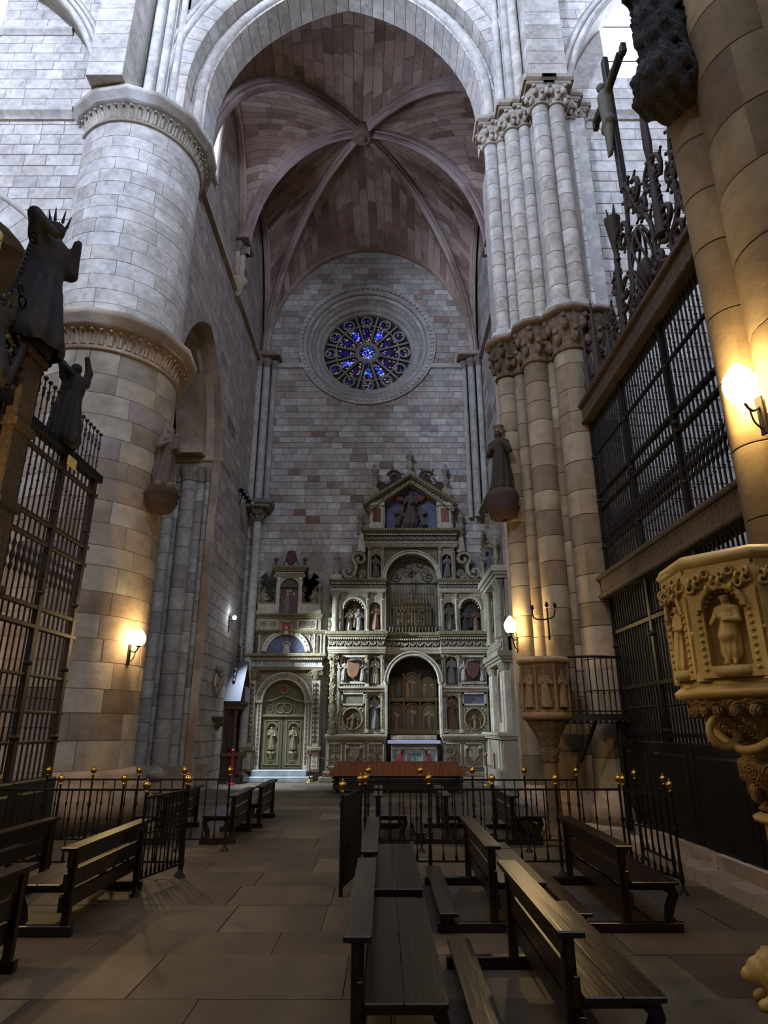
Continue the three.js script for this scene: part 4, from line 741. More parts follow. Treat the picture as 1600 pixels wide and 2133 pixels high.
function figureThing(name, label, pos, turn, h, opts, mat, cell, group, category = 'statue') {
  const t = thing(name, label, category, pos, turn, group);
  obj('figure', figure(opts, cell).scale(h, h, h), mat, t); return t;
}
{
  const up = { la: [[0.12, 0.78, 0], [0.15, 0.92, 0.02], [0.1, 1.08, 0.03]], ra: [[-0.12, 0.78, 0], [-0.15, 0.9, 0.03], [-0.06, 0.78, 0.13]], hem: 0.17, cape: 1, folds: 9 };
  const a = figureThing('screen_figure', 'dark carved robed figure raising one arm on the choir screen rail', [-5.55, 6.36, -9.95], 0.9, 1.62, up, dark, 0.02, 'dark figures on the choir screen');
  obj('plinth', cb(-0.22, 0.22, -0.02, 0.16, -0.2, 0.2, 0.03), dark, a);
  obj('spear', rod([0.16, 0.9, 0.05], [0.2, 2.0, 0.05], 0.016, 0.006, 6), dark, a);
  const b = figureThing('screen_figure', 'large dark carved crowned figure on the tall post of the choir screen', [-5.55, 7.3, -8.5], 1.2, 2.55, { ...up, hem: 0.2, sway: 0.03, la: [[0.12, 0.78, 0], [0.17, 0.66, 0.04], [0.13, 0.86, 0.1]] }, dark, 0.02, 'dark figures on the choir screen');
  const crown = []; for (let i = 0; i < 7; i++) { const q = i / 7 * 2 * PI; crown.push(rod([0.08 + 0.13 * Math.cos(q), 2.45, 0.03 + 0.13 * Math.sin(q)], [0.08 + 0.17 * Math.cos(q), 2.68, 0.03 + 0.17 * Math.sin(q)], 0.028, 0.008, 5)); }
  obj('crown', crown, dark, b); obj('pedestal', lathe([[0.3, -0.1], [0.36, 0], [0.34, 0.1], [0.4, 0.14], [0.36, 0.2], [0, 0.2]], 14), dark, b);
  obj('beaded_chain', Array.from({ length: 14 }, (_, i) => sph(0.03, 6, 4).translate(-0.42 + 0.01 * i, 1.1 + i * 0.095, 0.1)), dark, b);
  const c = figureThing('screen_figure', 'dark carved kneeling figure among the gilded scrolls of the choir screen', [-5.5, 6.3, -7.6], 1.0, 1.35, { ...up, hem: 0.24 }, dark, 0.022, 'dark figures on the choir screen');
}
{ // dark carved bracket high on the near pier, under a canopy
  const t = thing('carved_bracket', 'bulky dark carved wooden bracket hanging high on the brown pier above the alabaster pulpit', 'bracket', [3.5, 8.86, -5.72]);
  const f = (p) => { const n = 0.028 * Math.sin(p[0] * 19 + p[1] * 9) * Math.sin(p[1] * 23 + p[2] * 11) + 0.03 * Math.sin(p[2] * 31 + p[0] * 17 + p[1] * 5) + 0.022 * Math.sin(p[0] * 48) * Math.sin(p[1] * 43) * Math.sin(p[2] * 41); let d = ellip(p, [0.02, 0.42, 0], [0.5, 0.46, 0.45]); d = smin(d, ellip(p, [0.1, 1.3, 0], [0.42, 0.9, 0.4]), 0.12); d = smin(d, ellip(p, [0.12, 2.6, 0], [0.5, 0.9, 0.45]), 0.12); return d + n; };
  obj('bracket', skin(f, [-0.7, -0.15, -0.65], [0.75, 3.6, 0.65], 0.035).scale(0.84, 1, 0.84), darkCarved, t);
}
// ================================================================== altarpiece on the end wall
const RS = stone('#a49b85', { map: 'stained' }), RS2 = stone('#968d77', { map: 'stained', off: 0.3 }), RSw = stone('#b3ab98'), RC = stone('#a59b83', { carved: 1, bump: 0.03 }), RSc = stone('#a0977f', { map: 'stained', carved: 1, bump: 0.016 }), RO = stone('#857a58', { carved: 1, bump: 0.02 }), RD = stone('#55493a', { map: 'stained' });
const ornGold = plain('#8d7c4c', 0.6, 0.15), blueGround = stone('#585d70'), redGround = stone('#6c382a');
function cornice(x0, x1, y, h, z, proj, mat, parent, name = 'cornice') { // stepped moulding, front at z
  return obj(name, [cb(x0, x1, y, y + h * 0.3, 0, z + proj * 0.35, 0.012), cb(x0 - proj * 0.2, x1 + proj * 0.2, y + h * 0.28, y + h * 0.55, 0, z + proj * 0.65, 0.012), cb(x0 - proj * 0.4, x1 + proj * 0.4, y + h * 0.52, y + h, 0, z + proj, 0.02)], mat, parent);
}
const dentils = (x0, x1, y, z, s = 0.05) => { const n = Math.max(2, Math.round((x1 - x0) / (s * 1.7))), g = []; for (let i = 0; i < n; i++) { const x = x0 + (i + 0.5) * (x1 - x0) / n; g.push(bx(x - s / 2, x + s / 2, y, y + s, z - 0.02, z + s * 0.6)); } return g; };
const festoons = (x0, x1, y, h, z) => { // swags and shells along a frieze
  const n = Math.max(1, Math.round((x1 - x0) / (h * 1.05))), g = [], w = (x1 - x0) / n;
  for (let i = 0; i < n; i++) { const x = x0 + (i + 0.5) * w; g.push(torus(w * 0.36, h * 0.1, 5, 10, PI).rotateZ(PI).translate(x, y + h * 0.72, z), torus(w * 0.18, h * 0.07, 5, 8, PI).rotateZ(PI).translate(x, y + h * 0.7, z), sph(h * 0.12, 6, 5).translate(x, y + h * 0.3, z), rod([x - w * 0.46, y + h * 0.1, z], [x - w * 0.46, y + h * 0.85, z], h * 0.08, h * 0.03, 5)); }
  return g;
};
const arabesque = (cx, y0, y1, w, z, r = 0.012) => { // candelabrum of mirrored scrolls in an upright panel
  const g = [rod([cx, y0, z], [cx, y1, z], r * 1.2, r * 0.8, 5)], n = Math.max(1, Math.round((y1 - y0) / (w * 0.8))), h = (y1 - y0) / n;
  for (let i = 0; i < n; i++) { const y = y0 + (i + 0.5) * h; for (const s of [-1, 1]) g.push(tube(spiral(w * 0.24, 1.2, s * (i % 2 ? 1 : -1), s > 0 ? PI : 0, 14).map((q) => V(cx + s * w * 0.25 + q.x, y + q.y, z)), r, 16, 4)); g.push(sph(r * 2.4, 6, 4).translate(cx, y + h * 0.45, z)); }
  return g;
};
const urn = (h, r) => lathe([[r * 0.7, 0], [r * 0.75, 0.05 * h], [r * 0.35, 0.12 * h], [r * 0.6, 0.2 * h], [r * 0.9, 0.3 * h], [r * 0.5, 0.42 * h], [r * 0.45, 0.5 * h], [r * 0.4, 0.62 * h], [r * 0.9, 0.7 * h], [r * 0.95, 0.76 * h], [r * 0.6, 0.82 * h], [r * 0.55, 0.9 * h], [0.01, h]], 14);
const candelCol = (h, r) => lathe([[r * 1.25, 0], [r * 1.25, 0.04 * h], [r, 0.06 * h], [r * 0.9, 0.2 * h], [r * 1.08, 0.3 * h], [r * 1.15, 0.33 * h], [r * 0.9, 0.37 * h], [r * 0.95, 0.6 * h], [r * 0.85, 0.84 * h], [r * 1.05, 0.86 * h], [r * 0.9, 0.88 * h], [r * 1.3, 0.95 * h], [r * 1.45, 0.97 * h], [r * 1.45, h], [0, h]], 14);
// wall slab with arched openings; openings: [cx, halfWidth, y0, springing]
const archSlab = (x0, x1, y0, y1, z0, z1, ops) => T(extr([[x0, y0], [x1, y0], [x1, y1], [x0, y1]], z1 - z0, 0, ops.map(([cx, hw, a, b]) => [[cx - hw, a], [cx + hw, a], ...arc(cx, b, hw, 0, PI, 14)])), 0, 0, z0);
const archBand = (cx, hw, b, w, z0, z1, n = 20) => T(extr(ring2d(cx, b, hw, hw + w, 0, PI, n), z1 - z0, 0.008), 0, 0, z0);
const saints = [{ sway: 0.03 }, { sway: -0.03, beard: 1, staff: 0.2 }, { sway: 0.02, folds: 9, la: [[0.12, 0.78, 0], [0.16, 0.6, 0.06], [0.03, 0.7, 0.14]] }, { sway: -0.02, beard: 1, cape: 1 }, { sway: 0.025, cape: 1, staff: -0.2 }, { sway: -0.03, folds: 11 }];
const relief = (list, lo, hi, cell) => { const fs = list.map(([o, x, y, z, s, t = 0]) => { const f = figureField(o), c = Math.cos(t), n = Math.sin(t); return (p) => { const X = (p[0] - x) / s, Y = (p[1] - y) / s, Z = (p[2] - z) / s; return f([X * c + Y * n, -X * n + Y * c, Z]) * s; }; }); return skin((p) => { let d = 9; for (const f of fs) d = Math.min(d, f(p)); return d; }, lo, hi, cell); };
// painted panel: soft generic scene of figures, colour only
function painting(w, h, seedNo, ground, robes) {
  const c = document.createElement('canvas'); c.width = 128; c.height = Math.round(128 * h / w); const g = c.getContext('2d'); const old = seed; seed = seedNo;
  g.fillStyle = ground; g.fillRect(0, 0, c.width, c.height);
  for (let i = 0; i < 140; i++) { g.fillStyle = `rgba(${rr(20, 150) | 0},${rr(20, 110) | 0},${rr(10, 70) | 0},0.16)`; g.beginPath(); g.ellipse(rr(0, 128), rr(0, c.height), rr(4, 22), rr(4, 18), rr(0, 3), 0, 7); g.fill(); }
  for (let i = 0; i < 4; i++) { const x = rr(22, 106), y = c.height * rr(0.42, 0.62); g.fillStyle = robes[i % robes.length]; g.beginPath(); g.ellipse(x, y + c.height * 0.2, 15, c.height * 0.26, 0, 0, 7); g.fill(); g.fillStyle = '#b58a62'; g.beginPath(); g.ellipse(x, y - c.height * 0.1, 7, 9, 0, 0, 7); g.fill(); }
  seed = old; const t = new THREE.CanvasTexture(c); t.colorSpace = THREE.SRGBColorSpace; return new THREE.MeshStandardMaterial({ map: t, roughness: 0.6 });
}
function picture(name, x0, x1, y0, y1, z, mat, parent, arched) { // flat painted board with its own uv
  const w = x1 - x0, h = y1 - y0, s = new THREE.Shape(); s.moveTo(0, 0); s.lineTo(w, 0); if (arched) { s.lineTo(w, h - w / 2); s.absarc(w / 2, h - w / 2, w / 2, 0, PI); } else { s.lineTo(w, h); s.lineTo(0, h); } s.closePath();
  const g = new THREE.ShapeGeometry(s, 14).toNonIndexed(), p = g.attributes.position, uv = new Float32Array(p.count * 2); for (let i = 0; i < p.count; i++) { uv[2 * i] = p.getX(i) / w; uv[2 * i + 1] = p.getY(i) / h; }
  g.setAttribute('uv', new THREE.BufferAttribute(uv, 2)); g.translate(x0, y0, z); g.userData.ready = true; return obj(name, g, mat, parent);
}
const RX = 1.05, RZ = -24;
{
  const A = thing('altarpiece', 'tall carved stone altarpiece of several storeys with a gabled top', 'altarpiece', [RX, 0, RZ]);
  const B = (n, g, m = RS) => obj(n, g, m, A);
  // ---- base storey
  B('step', [cb(-3.25, 3.3, 0, 0.16, 0.05, 1.05, 0.02), cb(-3.15, 3.2, 0.16, 0.32, 0.05, 0.9, 0.02)], RS2);
  for (const s of [-1, 1]) {
    B('pedestal', cb(s > 0 ? 0.98 : -3.06, s > 0 ? 3.06 : -0.98, 0.32, 1.34, 0.05, 0.62, 0.015), RS2);
    for (const [a, b, k] of [[1.05, 1.62, 0], [1.72, 2.4, 1], [2.5, 3.0, 2]]) {
      const x0 = s > 0 ? a : -b, x1 = s > 0 ? b : -a, cx = (x0 + x1) / 2;
      B('panel_frame', [bx(x0, x1, 0.45, 0.49, 0.6, 0.66), bx(x0, x1, 1.2, 1.24, 0.6, 0.66), bx(x0, x0 + 0.04, 0.45, 1.24, 0.6, 0.66), bx(x1 - 0.04, x1, 0.45, 1.24, 0.6, 0.66)], RSw);
      B('panel_relief', k === 1 ? [extr([[-0.16, 0.2], [0.16, 0.2], [0.15, -0.05], [0, -0.22], [-0.15, -0.05]], 0.05, 0.015).translate(cx, 0.88, 0.61), sph(0.09, 8, 6).translate(cx - 0.24, 1.08, 0.62), sph(0.09, 8, 6).translate(cx + 0.24, 1.08, 0.62), ...arabesque(cx, 0.5, 1.2, 0.6, 0.63)] : arabesque(cx, 0.5, 1.18, (x1 - x0) * 0.8, 0.63, 0.016), k === 1 ? RC : RO);
    }
    cornice(s > 0 ? 0.98 : -3.06, s > 0 ? 3.06 : -0.98, 1.34, 0.18, 0.62, 0.12, RS, A);
  }
  // ---- two lower storeys: wall with niches, arch in the middle
  const NI = 1.38; // centre of the statue niches
  B('lower_wall', archSlab(-3.0, 3.0, 1.5, 4.3, 0.05, 0.34, [[0, 0.92, 1.5, 3.3]]), RS2);
  for (const s of [-1, 1]) {
    B('bay_wall', [archSlab(s > 0 ? 1.02 : -2.64, s > 0 ? 2.64 : -1.02, 1.52, 4.28, 0.34, 0.56, [[s * NI, 0.2, 1.7, 2.62], [s * NI, 0.2, 3.2, 3.98]]), bx(s > 0 ? 1.02 : -2.64, s > 0 ? 2.64 : -1.02, 1.52, 4.28, 0.3, 0.345)], RSc);
    for (const [y, top] of [[1.62, 2.88], [3.18, 4.22]]) for (const dx of [-0.28, 0.28]) {
      B('pilaster', [cb(s * NI + dx - 0.055, s * NI + dx + 0.055, y, top - 0.16, 0.54, 0.62, 0.01), cb(s * NI + dx - 0.075, s * NI + dx + 0.075, y - 0.06, y + 0.03, 0.54, 0.65, 0.01)], RSw);
      B('pilaster_ornament', arabesque(s * NI + dx, y + 0.08, top - 0.2, 0.09, 0.625, 0.006), RO);
      B('pilaster_capital', [lathe([[0.05, 0], [0.06, 0.06], [0.09, 0.14], [0.09, 0.17], [0, 0.17]], 8).translate(s * NI + dx, top - 0.17, 0.59), sph(0.03, 6, 4).translate(s * NI + dx - 0.07, top - 0.05, 0.63), sph(0.03, 6, 4).translate(s * NI + dx + 0.07, top - 0.05, 0.63)], RO);
    }
    for (const b of [2.62, 3.98]) B('shell_head', [...Array.from({ length: 7 }, (_, i) => { const a = PI * (i + 0.5) / 7; return rod([s * NI, b, 0.36], [s * NI + 0.19 * Math.cos(a), b + 0.19 * Math.sin(a), 0.42], 0.01, 0.028, 5); })], RO);
    // plaque and roundel, lower storey
    const px = s * 2.15;
    B('plaque_frame', [bx(px - 0.42, px + 0.42, 2.48, 2.54, 0.54, 0.62), bx(px - 0.42, px + 0.42, 2.86, 2.92, 0.54, 0.62), bx(px - 0.42, px - 0.36, 2.48, 2.92, 0.54, 0.62), bx(px + 0.36, px + 0.42, 2.48, 2.92, 0.54, 0.62)], RSw);
    B('plaque', bx(px - 0.37, px + 0.37, 2.52, 2.88, 0.55, 0.575), s > 0 ? blueGround : stone('#6f6a58'));
    B('roundel_rim', torus(0.36, 0.05, 8, 32).translate(px, 2.03, 0.58), RO);
    B('roundel', [new THREE.CircleGeometry(0.35, 28).translate(px, 2.03, 0.565)], stone('#4c3d26'));
    B('roundel_relief', relief([[saints[s > 0 ? 1 : 0], px, 1.72, 0.56, 0.52], [saints[2], px - 0.18, 1.74, 0.55, 0.4], [saints[3], px + 0.19, 1.74, 0.55, 0.38]], [px - 0.36, 1.7, 0.5], [px + 0.36, 2.36, 0.72], 0.024), stone(s > 0 ? '#6e573a' : '#5d4a2e'));
    B('roundel_spandrel', [0, 1, 2, 3].map((k) => { const a = PI / 4 + k * PI / 2; return torus(0.07, 0.022, 5, 10).translate(px + 0.49 * Math.cos(a) * 0.84, 2.03 + 0.49 * Math.sin(a) * 0.84, 0.58); }).concat(Array.from({ length: 20 }, (_, i) => { const a = i / 20 * 2 * PI; return sph(0.026, 5, 4).translate(px + 0.44 * Math.cos(a), 2.03 + 0.42 * Math.sin(a), 0.58); })), RSw);
    // middle cornice of the bay
    cornice(s > 0 ? 1.0 : -2.66, s > 0 ? 2.66 : -1.0, 2.96, 0.16, 0.58, 0.1, RS, A); B('dentil_row', dentils(s > 0 ? 1.02 : -2.64, s > 0 ? 2.64 : -1.02, 2.95, 0.62, 0.035), RSw).userData.kind = 'stuff';
    // coat of arms with supporters, upper storey
    B('arms_recess', T(extr([[px - 0.42, 3.3], [px + 0.42, 3.3], [px + 0.42, 3.95], [px + 0.25, 4.16], [px - 0.25, 4.16], [px - 0.42, 3.95]], 0.02), 0, 0, 0.56), stone('#4a4442'));
    B('arms_frame', [bx(px - 0.47, px + 0.47, 3.22, 3.3, 0.54, 0.64), bx(px - 0.47, px - 0.42, 3.22, 4.2, 0.54, 0.62), bx(px + 0.42, px + 0.47, 3.22, 4.2, 0.54, 0.62), bx(px - 0.47, px + 0.47, 4.15, 4.22, 0.54, 0.62), ...dentils(px - 0.36, px + 0.36, 3.14, 0.58, 0.05)], RSw);
    B('shield', [extr([[-0.2, 0.26], [0.2, 0.26], [0.22, 0.05], [0.14, -0.2], [0, -0.3], [-0.14, -0.2], [-0.22, 0.05]], 0.06, 0.03).translate(px, 3.72, 0.6)], stone(s > 0 ? '#5d3a2c' : '#7d583e'));
    B('shield_hat', [sph(0.15, 12, 8).scale(1.2, 0.5, 0.6).translate(px, 4.03, 0.64), torus(0.2, 0.025, 5, 16).rotateX(PI / 2).scale(1, 1, 0.5).translate(px, 4.02, 0.66)], RD);
    B('supporters', relief([[saints[0], px - 0.34, 3.32, 0.6, 0.72], [saints[5], px + 0.34, 3.32, 0.6, 0.72]], [px - 0.55, 3.3, 0.5], [px + 0.55, 4.15, 0.8], 0.026), stone('#857d76'));
    // tall candelabrum column at the edge
    const cx = s * 2.86; B('outer_column', candelCol(2.74, 0.14).translate(cx, 1.52, 0.6), RO);
    B('column_leaves', Array.from({ length: 40 }, (_, i) => { const a = i * 2.4, y = 1.75 + i * 0.058; return sph(0.03, 5, 4).scale(1, 1.6, 1).translate(cx + 0.135 * Math.cos(a), y, 0.6 + 0.135 * Math.abs(Math.sin(a))); }), RS).userData.kind = 'stuff';
    B('capital_volutes', [0.1, -0.1].flatMap((d) => [torus(0.05, 0.025, 5, 12).translate(cx + d * 1.4, 4.12, 0.76)]), RO);
  }
  // ---- great lower arch
  B('arch_band', [archBand(0, 0.92, 3.3, 0.07, 0.3, 0.72), archBand(0, 1.01, 3.3, 0.035, 0.3, 0.76), archBand(0, 0.9, 3.3, 0.03, 0.3, 0.76)], RSw);
  for (const s of [-1, 1]) {
    B('arch_jamb', [cb(s * 0.97 - 0.05, s * 0.97 + 0.05, 1.52, 3.16, 0.3, 0.7, 0.01), lathe([[0.05, 0], [0.05, 0.03], [0.1, 0.12], [0.11, 0.16], [0, 0.16]], 10).translate(s * 0.97, 3.14, 0.64)], RSw);
    B('spandrel', [...Array.from({ length: 5 }, (_, i) => torus(0.07, 0.02, 5, 10).translate(s * (0.74 + 0.06 * i), 4.16 - 0.03 * i, 0.4)), sph(0.1, 8, 6).translate(s * 0.86, 4.1, 0.4)], RD);
  }
  // painted boards inside the arch
  const bg = stone('#2c2118', { map: 'stained' });
  B('niche_back', T(extr([[-0.92, 1.5], [0.92, 1.5], ...arc(0, 3.3, 0.92, 0, PI, 18)], 0.02), 0, 0, 0.06), bg);
  B('niche_soffit', [T(extr(ring2d(0, 3.3, 0.9, 0.95, 0, PI, 20), 0.3), 0, 0, 0.05), bx(-0.95, -0.9, 1.5, 3.3, 0.05, 0.35), bx(0.9, 0.95, 1.5, 3.3, 0.05, 0.35)], stone('#4a3a24'));
  const frames = [];
  for (const x of [-0.87, -0.34, 0.25, 0.82]) frames.push(cb(x - 0.035, x + 0.035, 1.62, 3.62 - (Math.abs(x) > 0.6 ? 0.2 : 0), 0.08, 0.2, 0.01));
  B('gilded_frame', [...frames, cb(-0.9, 0.9, 2.62, 2.76, 0.08, 0.24, 0.015), cb(-0.9, 0.9, 1.5, 1.66, 0.08, 0.24, 0.015), ...[-0.6, -0.04, 0.54].map((x) => archBand(x, 0.22, 2.34, 0.04, 0.08, 0.16, 12)), ...[-0.04].map((x) => archBand(x, 0.22, 3.4, 0.04, 0.08, 0.16, 12))], gilt);
  [[-0.84, -0.37], [-0.31, 0.22], [0.28, 0.8]].forEach(([a, b], i) => { picture('painted_board', a, b, 1.66, 2.6, 0.1, painting(b - a, 0.94, 11 + i, ['#3a2c1c', '#54402a', '#5e5a3e'][i], ['#4f1f18', '#2a2f28', '#6a5a34', '#3c2a1a']), A, true); picture('painted_board', a, b, 2.78, 3.6 - (i - 1) * (i - 1) * 0.1, 0.1, painting(b - a, 0.82, 31 + i, ['#241a12', '#5a4626', '#584a28'][i], ['#6e5a30', '#3a2416', '#4a4a30', '#7a6236']), A, true); });
  // ---- first great entablature
  const ent = (x0, x1, y, h, z, proj, fr) => { cornice(x0, x1, y, h * 0.3, z, 0.07, RS, A, 'architrave'); B('frieze', bx(x0, x1, y + h * 0.28, y + h * 0.62, 0.05, z + 0.03), RD); B('frieze_ornament', festoons(x0, x1, y + h * 0.28, h * 0.34, z + 0.06), RC).userData.kind = 'stuff'; B('dentil_row', dentils(x0, x1, y + h * 0.63, z + 0.08, 0.05), RSw).userData.kind = 'stuff'; cornice(x0 - 0.03, x1 + 0.03, y + h * 0.68, h * 0.32, z, proj, RO, A); };
  ent(-3.06, -1.0, 4.28, 0.78, 0.66, 0.2); ent(1.0, 3.06, 4.28, 0.78, 0.66, 0.2); ent(-1.0, 1.0, 4.28, 0.76, 0.5, 0.18);
  // ---- second storey
  B('second_wall', bx(-2.96, -0.98, 5.04, 6.56, 0.05, 0.3), RS2); B('second_wall', bx(0.98, 2.96, 5.04, 6.56, 0.05, 0.3), RS2);
  for (const s of [-1, 1]) {
    const px = s * 2.16;
    B('bay_wall', [archSlab(s > 0 ? 1.02 : -2.66, s > 0 ? 2.66 : -1.02, 5.06, 6.52, 0.3, 0.54, [[s * NI, 0.19, 5.16, 5.98], [px, 0.38, 5.12, 5.92]])], RSc);
    B('scene_arch', [archBand(px, 0.38, 5.92, 0.06, 0.5, 0.6, 16), ...Array.from({ length: 9 }, (_, i) => { const a = PI * (i + 0.5) / 9; return sph(0.035, 6, 4).translate(px + 0.33 * Math.cos(a), 5.92 + 0.33 * Math.sin(a), 0.5); })], RSw);
    B('scene_ground', T(extr([[px - 0.38, 5.12], [px + 0.38, 5.12], ...arc(px, 5.92, 0.38, 0, PI, 12)], 0.01), 0, 0, 0.31), stone('#3a2f28'));
    for (const dx of [-0.28, 0.28]) { B('pilaster', [cb(s * NI + dx - 0.055, s * NI + dx + 0.055, 5.1, 6.3, 0.52, 0.6, 0.01)], RSw); B('pilaster_ornament', arabesque(s * NI + dx, 5.16, 6.24, 0.09, 0.605, 0.006), RO); B('pilaster_capital', lathe([[0.05, 0], [0.06, 0.06], [0.09, 0.16], [0.09, 0.2], [0, 0.2]], 8).translate(s * NI + dx, 6.3, 0.57), RO); }
    B('outer_column', candelCol(1.46, 0.15).translate(s * 2.84, 5.06, 0.56), RC);
    ent(s > 0 ? 1.0 : -3.02, s > 0 ? 3.02 : -1.0, 6.52, 0.5, 0.6, 0.16);
    B('niche_jamb', cb(s * 1.0 - 0.035, s * 1.0 + 0.035, 5.06, 7.0, 0.1, 0.6, 0.01), RS2);
  }
  // ---- dark central niche with the reliquary chest behind an iron grille
  B('shrine_back', T(extr([[-0.98, 5.06], [0.98, 5.06], ...arc(0, 7.05, 0.98, 0, PI, 18)], 0.02), 0, 0, 0.05), RS2);
  B('shrine_arch', [archBand(0, 0.98, 7.05, 0.08, 0.3, 0.6), archBand(0, 1.08, 7.05, 0.03, 0.3, 0.64)], RSw);
  B('shrine_chest', [cb(-0.72, 0.72, 5.06, 5.95, 0.1, 0.48, 0.02), cb(-0.6, 0.6, 6.0, 6.35, 0.1, 0.46, 0.03), cb(-0.78, 0.78, 5.92, 6.02, 0.1, 0.5, 0.02), ...Array.from({ length: 11 }, (_, i) => sph(0.05, 6, 5).translate(-0.6 + i * 0.12, 6.1, 0.48)), ...Array.from({ length: 9 }, (_, i) => sph(0.06, 6, 5).translate(-0.56 + i * 0.14, 5.85, 0.5)), ...arabesque(-0.35, 5.18, 5.8, 0.5, 0.49, 0.016), ...arabesque(0.35, 5.18, 5.8, 0.5, 0.49, 0.016)], gilt);
  B('shrine_figures', relief([[saints[1], -0.5, 5.1, 0.5, 0.34], [saints[2], 0.0, 6.2, 0.4, 0.55], [saints[3], 0.42, 5.1, 0.5, 0.36]], [-0.7, 5.08, 0.4], [0.7, 6.85, 0.66], 0.026), stone('#6d675a'));
  for (let i = 0; i < 17; i++) B('grille_bar', rod([-0.9 + i * 0.1125, 5.1, 0.6], [-0.9 + i * 0.1125, 6.85, 0.6], 0.011, 0.011, 5), iron);
  B('grille_rail', [bx(-0.95, 0.95, 5.1, 5.14, 0.58, 0.62), bx(-0.95, 0.95, 5.24, 5.28, 0.58, 0.62), bx(-0.95, 0.95, 6.82, 6.88, 0.58, 0.62)], iron);
  for (let i = 0; i < 15; i++) B('grille_cresting', lathe([[0.012, 0], [0.025, 0.05], [0.012, 0.1], [0.02, 0.14], [0.004, 0.2]], 6).translate(-0.84 + i * 0.12, 5.06, 0.64), gilt);
  for (const [x, y, r, dir, a0] of [[-0.3, 7.62, 0.24, 1, 0], [0.3, 7.62, 0.24, -1, PI], [-0.62, 7.1, 0.2, -1, 0], [0.62, 7.1, 0.2, 1, PI], [0, 7.2, 0.14, 1, 0]]) B('grille_scroll', scroll(x, y, r, dir, a0, 1.5, 0.022).translate(0, 0, 0.58), iron);
  B('grille_stem', [rod([0, 6.85, 0.58], [0, 7.9, 0.58], 0.02, 0.012, 6)], iron);
  // ---- third storey
  for (const s of [-1, 1]) {
    B('third_wall', archSlab(s > 0 ? 1.02 : -1.68, s > 0 ? 1.68 : -1.02, 7.02, 8.32, 0.05, 0.48, [[s * 1.35, 0.18, 7.14, 7.85]]), RSc);
    for (const dx of [-0.25, 0.25]) { B('pilaster', cb(s * 1.35 + dx - 0.05, s * 1.35 + dx + 0.05, 7.05, 8.15, 0.46, 0.54, 0.01), RSw); B('pilaster_ornament', arabesque(s * 1.35 + dx, 7.1, 8.1, 0.08, 0.545, 0.006), RO); B('pilaster_capital', lathe([[0.05, 0], [0.09, 0.12], [0.09, 0.16], [0, 0.16]], 8).translate(s * 1.35 + dx, 8.15, 0.51), RO); }
    B('spandrel_panel', T(extr([[s * 1.0, 7.05], [s * 1.0, 8.3], [0, 8.3], [0, 8.16], ...arc(0, 7.05, 1.1, PI / 2, s > 0 ? 0 : PI, 12)], 0.1), 0, 0, 0.3), RO);
    // S scroll with ribbed band
    const S1 = spiral(0.3, 1.1, s, s > 0 ? PI * 0.05 : PI * 0.95, 18).map((q) => V(s * 1.98 + q.x, 7.85 + q.y, 0)).reverse(), S2 = spiral(0.26, 1.1, s, s > 0 ? PI * 1.05 : -PI * 0.05, 18).map((q) => V(s * 2.42 + q.x, 7.36 + q.y, 0));
    const sp = new THREE.CatmullRomCurve3([...S1, V(s * 2.12, 7.62, 0), ...S2]).getPoints(70).map((q) => q.add(V(0, 0, 0.4)));
    B('volute', sweep(sp, sp.map(() => V(0, 0, 1)), [[-0.07, -0.12], [-0.07, 0.06], [-0.05, 0.1], [-0.04, 0.06], [0.04, 0.06], [0.05, 0.1], [0.07, 0.06], [0.07, -0.12]]), RS);
    B('volute_bead', sp.filter((_, i) => i % 3 === 0).map((q) => sph(0.034, 6, 4).translate(q.x, q.y, q.z + 0.07)), RSw).userData.kind = 'stuff';
    B('volute_rosette', [torus(0.12, 0.03, 6, 16).translate(s * 1.86, 7.3, 0.42), torus(0.06, 0.025, 6, 12).translate(s * 1.86, 7.3, 0.44), sph(0.04, 6, 5).translate(s * 1.86, 7.3, 0.46), sph(0.09, 7, 5).translate(s * 1.95, 7.12, 0.4), sph(0.08, 7, 5).translate(s * 2.3, 7.75, 0.38), sph(0.07, 7, 5).translate(s * 2.15, 7.12, 0.4)], RC);
    B('pedestal_block', cb(s * 2.84 - 0.2, s * 2.84 + 0.2, 7.02, 7.2, 0.2, 0.66, 0.02), RS); B('corner_urn', urn(0.95, 0.15).translate(s * 2.84, 7.2, 0.45), RC);
    B('side_pier', [extr([[-0.16, 0], [0.16, 0], [0.07, 0.75], [-0.07, 0.75]], 0.24, 0.01).translate(s * 1.92, 8.15, 0.15)], RSw);
    B('side_urn', urn(0.95, 0.16).translate(s * 1.98, 8.88, 0.3), RC);
  }
  ent(-1.76, 1.76, 8.3, 0.72, 0.54, 0.2);
  // ---- gable
  B('gable_ground', T(extr([[-1.1, 9.02], [1.1, 9.02], [1.1, 10.1], [0, 10.95], [-1.1, 10.1]], 0.05), 0, 0, 0.1), blueGround);
  B('gable_wall', T(extr([[-1.62, 9.02], [-1.02, 9.02], [-1.02, 10.15], [0, 10.92], [1.02, 10.15], [1.02, 9.02], [1.62, 9.02], [1.62, 10.1], [0, 11.2], [-1.62, 10.1]], 0.42), 0, 0, 0.05), RS2);
